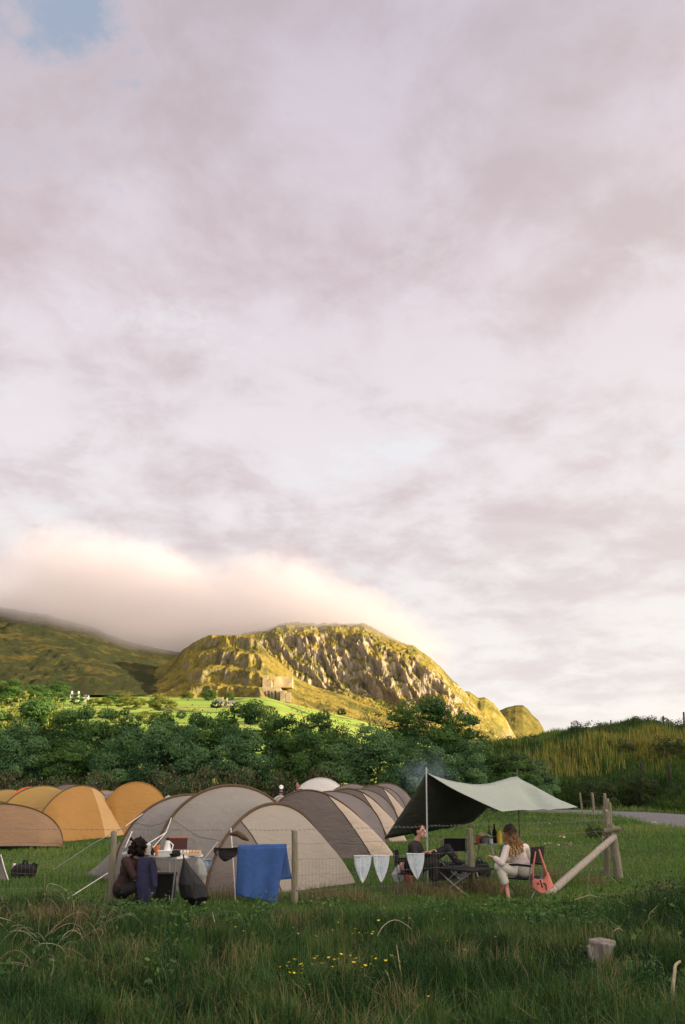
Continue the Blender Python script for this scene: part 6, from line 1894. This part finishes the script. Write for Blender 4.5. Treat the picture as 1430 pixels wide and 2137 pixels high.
# salmon tote hung on the chair
Yto = 17.35
tote = thing('tote_bag', 'salmon pink tote bag with a black mark, hanging from the black chair beside the brace', 'tote bag', PP(1133, 1864, Yto))
M_TOTE = mat_basic('salmon_cotton', (0.56, 0.19, 0.14), 0.9, 0.14, 6, 0.4, 60)
M_TOTEL = mat_basic('pale_pink_lining', (0.72, 0.42, 0.36), 0.9, 0.1)
def strip(pa, w0, w1, mat, nm):
    A = []
    for k, (a_, b_) in enumerate(pa):
        w_ = w0 + (w1 - w0) * k / (len(pa) - 1)
        A.append([P(a_ - w_, b_, Yto), P(a_, b_, Yto - .012), P(a_ + w_, b_, Yto)])
    MB().sheet(np.array(A), 0.01).build(nm, mat, tote, sharp=None)
strip([(1118, 1777), (1115, 1795), (1112, 1815), (1112, 1836)], 1.0, 2.4, M_TOTE, 'handle')
strip([(1125, 1772), (1130, 1790), (1136, 1808), (1142, 1830)], 1.0, 3.4, M_TOTE, 'handle')
A = np.zeros((15, 13, 3))
for i, s in enumerate(np.linspace(0, 1, 15)):
    for j, q_ in enumerate(np.linspace(0, 1, 13)):
        xl, xr = 1110 + 2 * q_, 1143 + 14 * q_
        yt = 1832 + 4 * math.sin(math.pi * s) - 14 * max(s - .8, 0) / .2 - 8 * max(.12 - s, 0) / .12
        yb = 1852 + 12 * math.sin(math.pi * min(s * 1.15, 1))
        p = P(xl + (xr - xl) * s, yt + (yb - yt) * q_, Yto); p[1] -= 0.05 * math.sin(math.pi * s) * (0.3 + q_) - 0.012 * math.sin(s * 11 + q_ * 3); A[i, j] = p
MB().sheet(A, 0.012).build('front', M_TOTE, tote, sharp=None)
B_ = A.copy(); B_[..., 1] += 0.10 * np.sin(np.pi * np.linspace(0, 1, 15))[:, None] + .012
MB().sheet(B_, 0.012).build('rear', M_TOTE, tote, sharp=None)
def stroke(pts_, r_): MB().tube([A[int(i * 14), int(j * 12)] - np.array([0, .012, 0]) for i, j in pts_], r_, 6).build('print_mark', M_BLACKF, tote)
stroke([(0.50, 0.05), (0.56, 0.3), (0.55, 0.6)], 0.010); stroke([(0.70, 0.25), (0.76, 0.5), (0.70, 0.85)], 0.011); stroke([(0.30, 0.25), (0.36, 0.38)], 0.013)
outline = None

# low black table with gear beneath, cook table with its clutter
folding_table('low black folding table between the two seated campers', PP(985, 1808, 18.1), PP(905, 1793, 18.75), PP(1030, 1798, 18.65), 0.40, M_BLACKF, 0.9, th=0.03)
ct, cc, cz = folding_table('tall dark camp table holding bottles and yellow food packs beyond the low table', PP(1000, 1764, 20.3), PP(975, 1762, 20.9), PP(1052, 1764, 20.4), PP(1000, 1764, 20.3)[2], M_STEEL, 0.9, th=0.03)
def ct_pt(px, Y): p = PP(px, 1760, Y); return np.array([p[0], Y, cz])
M_YEL = mat_basic('yellow_packet', (0.80, 0.55, 0.04), 0.5); M_STRAWP = mat_basic('pale_yellow_packet', (0.86, 0.72, 0.36), 0.5)
simple_item('bottle', 'tall black bottle on the cook table, tallest thing on it', 'bottle', ct_pt(1033, 20.6), [('body', [(.045, 0), (.045, .2), (.018, .27), (.016, .32)], M_BLACKF, 0), ('cap', [(.019, 0), (.019, .03), (.01, .034)], M_BLACKF, .32)])
simple_item('bottle', 'yellow bottle on the cook table, beside the long curly hair', 'bottle', ct_pt(1043, 20.45), [('body', [(.05, 0), (.052, .16), (.03, .22), (.018, .24)], M_YEL, 0), ('cap', [(.02, 0), (.02, .03), (.01, .034)], M_REDP, .24)])
simple_item('jar', 'orange brown jar on the cook table, left of the pans', 'jar', ct_pt(999, 20.6), [('body', [(.05, 0), (.052, .10), (.04, .12)], M_TERRA, 0), ('lid', [(.045, 0), (.045, .025), (.02, .028)], M_STEEL, .12)])
simple_item('saucepan', 'grey saucepan in the middle of the cook table', 'pan', ct_pt(1016, 20.45), [('body', [(.10, 0), (.105, .10), (.10, .10), (.095, .01)], M_STEEL, 0), ('lid', [(.108, 0), (.08, .03), (.015, .04), (.015, .06)], M_STEEL, .10)])
simple_item('mug', 'pale mug at the cook table\'s front edge', 'mug', ct_pt(1025, 20.32), [('body', [(.035, 0), (.038, .09), (.034, .09), (.03, .01)], M_PALE, 0), ('base_ring', [(.03, 0), (.032, .004), (.03, .006)], M_PALE, 0)])
simple_item('bottle', 'green glass bottle at the back of the cook table', 'bottle', ct_pt(1022, 20.75), [('body', [(.038, 0), (.038, .17), (.014, .24), (.013, .30)], M_GREENG, 0), ('cap', [(.015, 0), (.015, .02), (.01, .022)], M_STEEL, .30)])
p = ct_pt(1012, 20.7) + np.array([0, 0, .10]); bun = thing('bread_pack', 'long pale yellow pack of bread lying across the cook table', 'bread', ct_pt(1012, 20.7))
sack([p + np.array([-.14, 0, 0.03]), p + np.array([-.07, 0, .05]), p + np.array([.05, 0, .03]), p + np.array([.14, 0, -.0])], [.02, .04, .04, .02], 1.0, 33, 0.08, 16, 14).build('pack', M_STRAWP, bun, sharp=None)
MB().box(ct_pt(1012, 20.7) + np.array([0, 0, .045]), (.26, .12, .09)).build('box', M_BLACKF, bun, smooth=False)
for k, (px, py, rr, lb) in enumerate([(925, 1846, .17, 'black holdall under the low table, nearest the front tarp pole'), (962, 1842, .19, 'black bag under the low table beside the post'), (1008, 1840, .17, 'black bag under the low table, right of the post')]):
    q_ = ground_pt(px, py); q_[1] += 0.55; hb_ = thing('holdall', lb, 'bag', q_, 'bags under the low table')
    sack([q_ + np.array([-.24, 0, .17]), q_ + np.array([-.18, 0, .18]), q_ + np.array([0, 0, .19]), q_ + np.array([.18, 0, .17]), q_ + np.array([.24, 0, .15])], [.05, rr * .85, rr, rr * .85, .05], 1.0, 40 + k, 0.1, 20, 18).build('body', M_BLACKF, hb_, sharp=None)
    MB().tube([q_ + np.array([-.1, -.05, .30]), q_ + np.array([0, -.08, .42]), q_ + np.array([.1, -.05, .30])], .012, 6).build('handle', M_BLACKF, hb_)
q_ = ground_pt(966, 1846); cl_ = thing('plastic_bag', 'crumpled grey plastic bag on the grass left of the right post', 'plastic bag', q_)
sack([q_ + np.array([-.1, .2, .05]), q_ + np.array([-.04, .2, .1]), q_ + np.array([.06, .2, .12]), q_ + np.array([.12, .2, .2])], [.03, .07, .07, .02], .8, 51, .25).build('bag', mat_bag('grey_plastic', (0.16, 0.17, 0.18)), cl_, sharp=None)

# black bag and pink bottle on the grass at the left
q_ = ground_pt(50, 1833); bb = thing('holdall', 'black bag lying on the open grass at the far left', 'bag', q_)
sack([q_ + np.array([-.26, 0, .12]), q_ + np.array([-.2, 0, .13]), q_ + np.array([0, 0, .14]), q_ + np.array([.17, 0, .13]), q_ + np.array([.24, 0, .17])], [.05, .13, .14, .14, .06], .9, 60, .12, 20, 18).build('body', M_BLACKF, bb, sharp=None)
MB().tube([q_ + np.array([-.05, 0, .25]), q_ + np.array([-.02, 0, .34]), q_ + np.array([.03, 0, .33]), q_ + np.array([.05, 0, .25])], .025, 6).build('handle', M_BLACKF, bb)
MB().box(q_ + np.array([.2, 0, .24]), (.12, .06, .1), Matrix.Rotation(.4, 3, 'Y')).build('flap', M_BLACKF, bb, smooth=False)
M_PINKP = mat_basic('peach_plastic', (0.66, 0.33, 0.22), 0.4)
q_ = ground_pt(28, 1830); simple_item('bottle', 'peach coloured bottle standing beside the black bag at the left', 'bottle', q_, [('body', [(.04, 0), (.045, .17), (.03, .2)], M_PINKP, 0), ('cap', [(.03, 0), (.032, .05), (.02, .06)], M_CAP, .2)])

# ------------------------------------------------------------------ stump, dry stems, brambles, flowers
M_CUTWOOD = mat_post('grey_split_wood', (0.24, 0.22, 0.19), (0.17, 0.16, 0.10))
q_ = ground_pt(1258, 2012); sm_ = thing('tree_stump', 'pale split stump leaning in the dark grass at the lower right', 'stump', q_)
mb = MB()
mb.tube([q_ + np.array([-.10, 0, -.05]), q_ + np.array([-.125, 0, .08]), q_ + np.array([-.13, 0.02, .17])], [.022, .024, .03], 9)
mb.tube([q_ + np.array([.04, 0, -.05]), q_ + np.array([.04, -.01, .09]), q_ + np.array([.05, 0, .19])], [.035, .06, .085], 10)
mb.tube([q_ + np.array([-.125, 0.03, .20]), q_ + np.array([0, 0.03, .205]), q_ + np.array([.15, .03, .18])], [.035, .045, .04], 9)
mb.tube([q_ + np.array([-.03, 0.08, -.05]), q_ + np.array([-.02, .08, .17])], [.10, .09], 10)
mb.blob('wood', M_CUTWOOD, sm_, 0.011, 1)
M_STEM = mat_basic('bleached_dead_stem', (0.40, 0.34, 0.22), 0.9, 0.25, 20)
M_CANE = mat_basic('dead_bramble_cane', (0.22, 0.18, 0.11), 0.9, 0.3, 20)


def stem(name, label, cat, pxs, r0, r1, mat, Y=None, group=None):
    b_ = ground_pt(*pxs[0]); Yd = b_[1] if Y is None else Y
    pts = [b_ - np.array([0, 0, .05])] + [P(a_, c_, Yd + 0.03 * k) for k, (a_, c_) in enumerate(pxs[1:])]
    # smooth
    pp = []
    for k in range(len(pts) - 1):
        for f_ in np.linspace(0, 1, 5, endpoint=False):
            p0 = pts[max(k - 1, 0)]; p1 = pts[k]; p2 = pts[k + 1]; p3 = pts[min(k + 2, len(pts) - 1)]
            pp.append(0.5 * (2 * p1 + (p2 - p0) * f_ + (2 * p0 - 5 * p1 + 4 * p2 - p3) * f_ ** 2 + (3 * p1 - p0 - 3 * p2 + p3) * f_ ** 3))
    pp.append(pts[-1])
    o = MB().tube(pp, list(np.linspace(r0, r1, len(pp))), 6).build(name, mat, None); setp(o, label, cat, group); return o


stem('dry_stem', 'thick bleached stem with a hooked tip at the far right of the foreground', 'dry stem', [(1402, 2108), (1404, 2070), (1408, 2030), (1410, 2014), (1420, 2006)], .017, .011, M_STEM)
stem('dry_stem', 'short hooked pale stem just above the split stump', 'dry stem', [(1276, 1972), (1278, 1950), (1282, 1942), (1292, 1938), (1304, 1945)], .010, .004, M_STEM)
stem('dry_stem', 'tall thin pale stem right of the buttercup clump', 'dry stem', [(842, 2078), (838, 2040), (832, 2000), (828, 1972)], .006, .003, M_STEM)
stem('dry_stem', 'thin pale stem leaning left inside the buttercup clump', 'dry stem', [(822, 2078), (815, 2048), (804, 2024)], .006, .003, M_STEM)
stem('dry_stem', 'arching dead grass stem above the scattered buttercups in the middle', 'dry stem', [(776, 1985), (790, 1948), (808, 1926), (828, 1920), (848, 1930), (860, 1940)], .006, .003, M_STEM)
stem('dry_stem', 'pair of short straw stems standing left of the middle foreground', 'dry stem', [(452, 1956), (449, 1930), (443, 1903)], .006, .003, M_STEM)
stem('dry_stem', 'short pale twig standing at the foot of the white table', 'dry stem', [(357, 1900), (355, 1880), (353, 1868)], .005, .003, M_STEM)
stem('dry_stem', 'looping dead stem low in the grass left of the left post', 'dry stem', [(96, 1890), (98, 1850), (112, 1845), (130, 1852), (144, 1866)], .006, .003, M_STEM)
stem('dry_stem', 'thin brown upright stalk in the camp grass left of the left post', 'dry stem', [(94, 1890), (93, 1850), (92, 1800)], .006, .003, M_CANE)
# bramble heap at the left and at the right
bq = ground_pt(100, 1945); bh = thing('dead_bramble', 'heap of arching dead bramble canes in the dark grass at the left edge', 'bramble', bq)
canes = [[(5, 1965), (20, 1945), (50, 1944), (72, 1960)], [(95, 1955), (120, 1930), (150, 1908), (175, 1905), (190, 1920)], [(98, 1952), (140, 1928), (168, 1934), (180, 1960)], [(0, 1915), (30, 1925), (60, 1950)], [(100, 1950), (104, 1915), (106, 1888)], [(160, 1965), (200, 1940), (215, 1945), (205, 1962)], [(10, 2010), (60, 2018), (100, 2040)], [(44, 2030), (52, 2010), (56, 1992)],
         [(130, 1960), (150, 1945), (160, 1915), (162, 1900)], [(20, 1905), (50, 1890), (80, 1900), (95, 1925)], [(200, 1930), (212, 1905), (217, 1890), (222, 1840)], [(195, 1945), (230, 1920), (270, 1906), (283, 1910)], [(70, 1990), (85, 1970), (120, 1972), (140, 1990)], [(100, 2050), (112, 2020), (110, 1990)]]
for k, c_ in enumerate(canes):
    Yd = ground_pt(*c_[0])[1] - 0.55
    pts = [P(a_, b_, Yd + 0.05 * j * math.sin(k)) for j, (a_, b_) in enumerate(c_)]
    pp = []
    for j in range(len(pts) - 1):
        for f_ in np.linspace(0, 1, 5, endpoint=False):
            p0 = pts[max(j - 1, 0)]; p1 = pts[j]; p2 = pts[j + 1]; p3 = pts[min(j + 2, len(pts) - 1)]
            pp.append(0.5 * (2 * p1 + (p2 - p0) * f_ + (2 * p0 - 5 * p1 + 4 * p2 - p3) * f_ ** 2 + (3 * p1 - p0 - 3 * p2 + p3) * f_ ** 3))
    pp.append(pts[-1]); MB().tube(pp, list(np.linspace(.006, .0025, len(pp))), 5).build('cane', M_CANE if k % 3 else M_STEM, bh)
rc = random.Random(12)
for k in range(44):
    b_ = ground_pt(rc.uniform(-30, 230), rc.uniform(1900, 2040)); a_ = rc.uniform(0, 6.28); L_ = rc.uniform(0.25, 0.7); hh_ = rc.uniform(0.14, 0.36)
    dxy = np.array([math.cos(a_), math.sin(a_) * .6, 0]) * L_
    pts = [b_ + dxy * q_ + np.array([0, 0, hh_ * 4 * q_ * (1 - q_) * (1.0 if k % 2 else 0.8) + (0.12 * q_ if k % 3 == 0 else 0) - .02]) for q_ in np.linspace(0, 1 if k % 3 else .7, 9)]
    MB().tube(pts, list(np.linspace(.0045, .0018, 9)), 5).build('cane', M_CANE if k % 4 else M_STEM, bh)
bq = ground_pt(1270, 1890); bh2 = thing('dead_bramble', 'sparse dead bramble canes in the dark mound below the corner post', 'bramble', bq)
for k, c_ in enumerate([[(1230, 1870), (1226, 1840), (1232, 1815), (1240, 1806)], [(1275, 1830), (1295, 1850), (1310, 1870)], [(1250, 1866), (1280, 1868), (1300, 1866), (1312, 1852)], [(1290, 1880), (1340, 1905), (1352, 1918)], [(1352, 1925), (1356, 1906), (1372, 1890)], [(1190, 1880), (1230, 1868), (1262, 1874)]]):
    Yd = ground_pt(c_[0][0], c_[0][1] + 10)[1] - 0.5
    MB().tube([P(a_, b_, Yd + .03 * j) for j, (a_, b_) in enumerate(c_)], list(np.linspace(.007, .003, len(c_))), 5).build('cane', M_STEM if k % 2 else M_CANE, bh2)
# low dark bramble growth on the two mounds (uncountable cover)
for nm, lb, cx0, cy0, sx, sy, n in (('bramble_cover', 'low dark bramble leaves covering the mound at the right', 5.6, 15.3, 1.5, 1.5, 9000), ('bramble_cover', 'low dark bramble leaves under the dead canes at the left', -4.5, 14.3, 1.1, 1.3, 6000)):
    rg = np.random.default_rng(int(cx0 * 10) % 97 + 100)
    x = cx0 + rg.normal(0, sx * .6, n); y = cy0 + rg.normal(0, sy * .6, n)
    z = gz(x, y) + np.abs(rg.normal(0, 0.09, n)) * (1 + 0.8 * fbm(x * 1.5, y * 1.5, octv=2, seed=3))
    V_, F_ = leaf_quads(np.stack([x, y, z], 1), np.tile(np.array([[0, 0, 1.0]]), (n, 1)), 0.022, rg, 0.5)
    o = link_mesh(nm, np_mesh(nm, V_, F_, False, np.repeat(np.clip(rg.normal(.3, .2, n), 0, 1), 4)[:, None].repeat(3, 1)), M_GORSE); setp(o, lb, kind='stuff')
plant('gorse', 'bramble_bush', 'small dark bush beside the corner post, behind the pink flowers', 'bush', ground_pt(1240, 1752), 1.0, (0.15, 0.2, 0.24))

M_BUTTER = mat_basic('buttercup_petal', (0.85, 0.62, 0.02), 0.35, 0.05)
M_FSTEM = mat_basic('green_stem', (0.06, 0.12, 0.03), 0.8)
M_PINKF = mat_basic('pale_pink_petal', (0.72, 0.50, 0.48), 0.7, 0.1)
def flower_proto(name, label, cat, mat, h, pr_, n=5, group=None):
    t = thing(name, label, cat, (0, 0, 0), group)
    mb = MB(); top = np.array([0.01, 0, h])
    for k in range(n):
        a_ = 2 * math.pi * k / n
        d_ = np.array([math.cos(a_), math.sin(a_), 0]); s_ = np.array([-d_[1], d_[0], 0])
        mb.add([top, top + d_ * pr_ * .6 + s_ * pr_ * .45 + [0, 0, pr_ * .35], top + d_ * pr_ + [0, 0, pr_ * .6], top + d_ * pr_ * .6 - s_ * pr_ * .45 + [0, 0, pr_ * .35], top + [0, 0, -.004]], [(0, 1, 2, 3), (4, 3, 2, 1), (0, 4, 1), (0, 3, 4)])
    mb.ell(top + [0, 0, pr_ * .2], pr_ * .3, nu=6, nv=5)
    mb.build('bloom', mat, t, local=True); MB().tube([(0, 0, -.03), (0.004, 0, h * .5), tuple(top)], .002, 4).build('stem', M_FSTEM, t, local=True)
    return t


bpos = [(590, 2058), (596, 2050), (604, 2046), (612, 2052), (600, 2062), (609, 2066), (616, 2043), (634, 2040), (640, 2048), (645, 2055), (650, 2062), (642, 2072), (660, 2046), (668, 2040), (676, 2058), (688, 2050), (655, 2090), (695, 2036), (700, 2040), (706, 2034), (712, 2042), (730, 2044), (735, 2052), (742, 2036), (748, 2030), (756, 2038), (764, 2034), (772, 2044), (782, 2036), (788, 2026), (796, 2034), (804, 2030), (812, 2040), (822, 2028), (828, 2032), (836, 2036), (850, 2040), (760, 2050), (770, 2054), (748, 2056),
        (497, 1962), (514, 1963), (524, 1966), (529, 1968), (620, 1954), (622, 1980), (645, 1984), (736, 1964), (733, 1952), (740, 1972), (753, 1970), (766, 1970), (770, 1974), (781, 1973), (797, 1950), (848, 1942), (854, 1938), (925, 1928), (942, 1980), (977, 2002), (1032, 1981), (1014, 1911), (367, 2010), (703, 1951), (905, 2110), (1020, 2112), (925, 1950), (690, 1960)]
fp = None; rg = random.Random(2)
for k, (px, py) in enumerate(bpos):
    q_ = ground_pt(px, py + 14)
    lb = 'small yellow buttercup blooming in the dark foreground grass'
    if fp is None:
        fp = flower_proto('buttercup', lb, 'flower', M_BUTTER, 0.20, 0.017, 5, 'buttercups in the foreground grass'); o = fp
    else: o = dup(fp)
    o.location = Vector([float(c) for c in q_]); o.rotation_euler = (rg.uniform(-.3, .3), rg.uniform(-.3, .3), rg.uniform(0, 6)); s_ = rg.uniform(0.8, 1.25); o.scale = (s_, s_, s_)
fp = None
for k, (px, py) in enumerate([(1183, 1764), (1186, 1768), (1190, 1762), (1194, 1768), (1197, 1764), (1207, 1763), (1168, 1768), (1172, 1748), (1178, 1746), (1258, 1750), (1262, 1745), (1266, 1742), (1256, 1754), (1270, 1738), (1146, 1720), (1300, 1765), (1140, 1764), (1148, 1768), (1175, 1752), (1222, 1790)]):
    q_ = ground_pt(px, py + 4)
    if fp is None: fp = flower_proto('pink_flower', 'pale pink wild flower in the grass left of the corner post', 'flower', M_PINKF, 0.10, 0.04, 7, 'pale pink flowers near the corner post'); o = fp
    else: o = dup(fp)
    o.location = Vector([float(c) for c in q_]); o.rotation_euler = (rg.uniform(-.4, .4), rg.uniform(-.4, .4), rg.uniform(0, 6)); s_ = rg.uniform(0.8, 1.4); o.scale = (s_, s_, s_)
# ditch edging board and white stone by the lane
q_ = ground_pt(1415, 1732); eb = MB().box(q_ + np.array([0.35, 0, .06]), (0.95, 0.10, 0.12)).build('edging_board', M_POST, None, smooth=False); setp(eb, 'old wooden edging board lying where the gravel lane meets the grass', 'board')
q_ = ground_pt(1366, 1722); sn = MB().ell(q_ + np.array([0, 0, .06]), (.19, .12, .10)).build('white_stone', M_LIME, None); setp(sn, 'pale stone lying in the grass at the lane\'s edge', 'stone')

# ------------------------------------------------------------------ cooking smoke
sm_c = P(893, 1615, 21.0)
smb = MB().ell(sm_c, (0.75, 0.6, 0.55), nu=16, nv=12)
m, t = new_mat('thin_blue_smoke')
geo = t.n('ShaderNodeNewGeometry'); pos = geo.outputs['Position']
dd = t.n('ShaderNodeVectorMath', operation='SUBTRACT'); t.link(pos, dd.inputs[0]); dd.inputs[1].default_value = tuple(float(c) for c in sm_c)
d2 = t.n('ShaderNodeVectorMath', operation='DIVIDE'); t.link(dd.outputs[0], d2.inputs[0]); d2.inputs[1].default_value = (0.75, 0.6, 0.55)
ln = t.n('ShaderNodeVectorMath', operation='LENGTH'); t.link(d2.outputs[0], ln.inputs[0])
fall = t.maprange(ln.outputs['Value'], 1.0, 0.1)
nz = t.maprange(t.noise(pos, 2.6, 4, 0.6, 0.8), 0.40, 0.72)
pv = t.n('ShaderNodeVolumeScatter'); pv.inputs['Color'].default_value = (0.55, 0.72, 0.95, 1)
t.link(t.math('MULTIPLY', t.math('MULTIPLY', fall, nz), 0.9), pv.inputs['Density'])
out = t.n('ShaderNodeOutputMaterial'); t.link(pv.outputs[0], out.inputs['Volume'])
so = smb.build('smoke', m, None); setp(so, 'thin blue cooking smoke drifting above the tarp\'s front pole', kind='stuff')
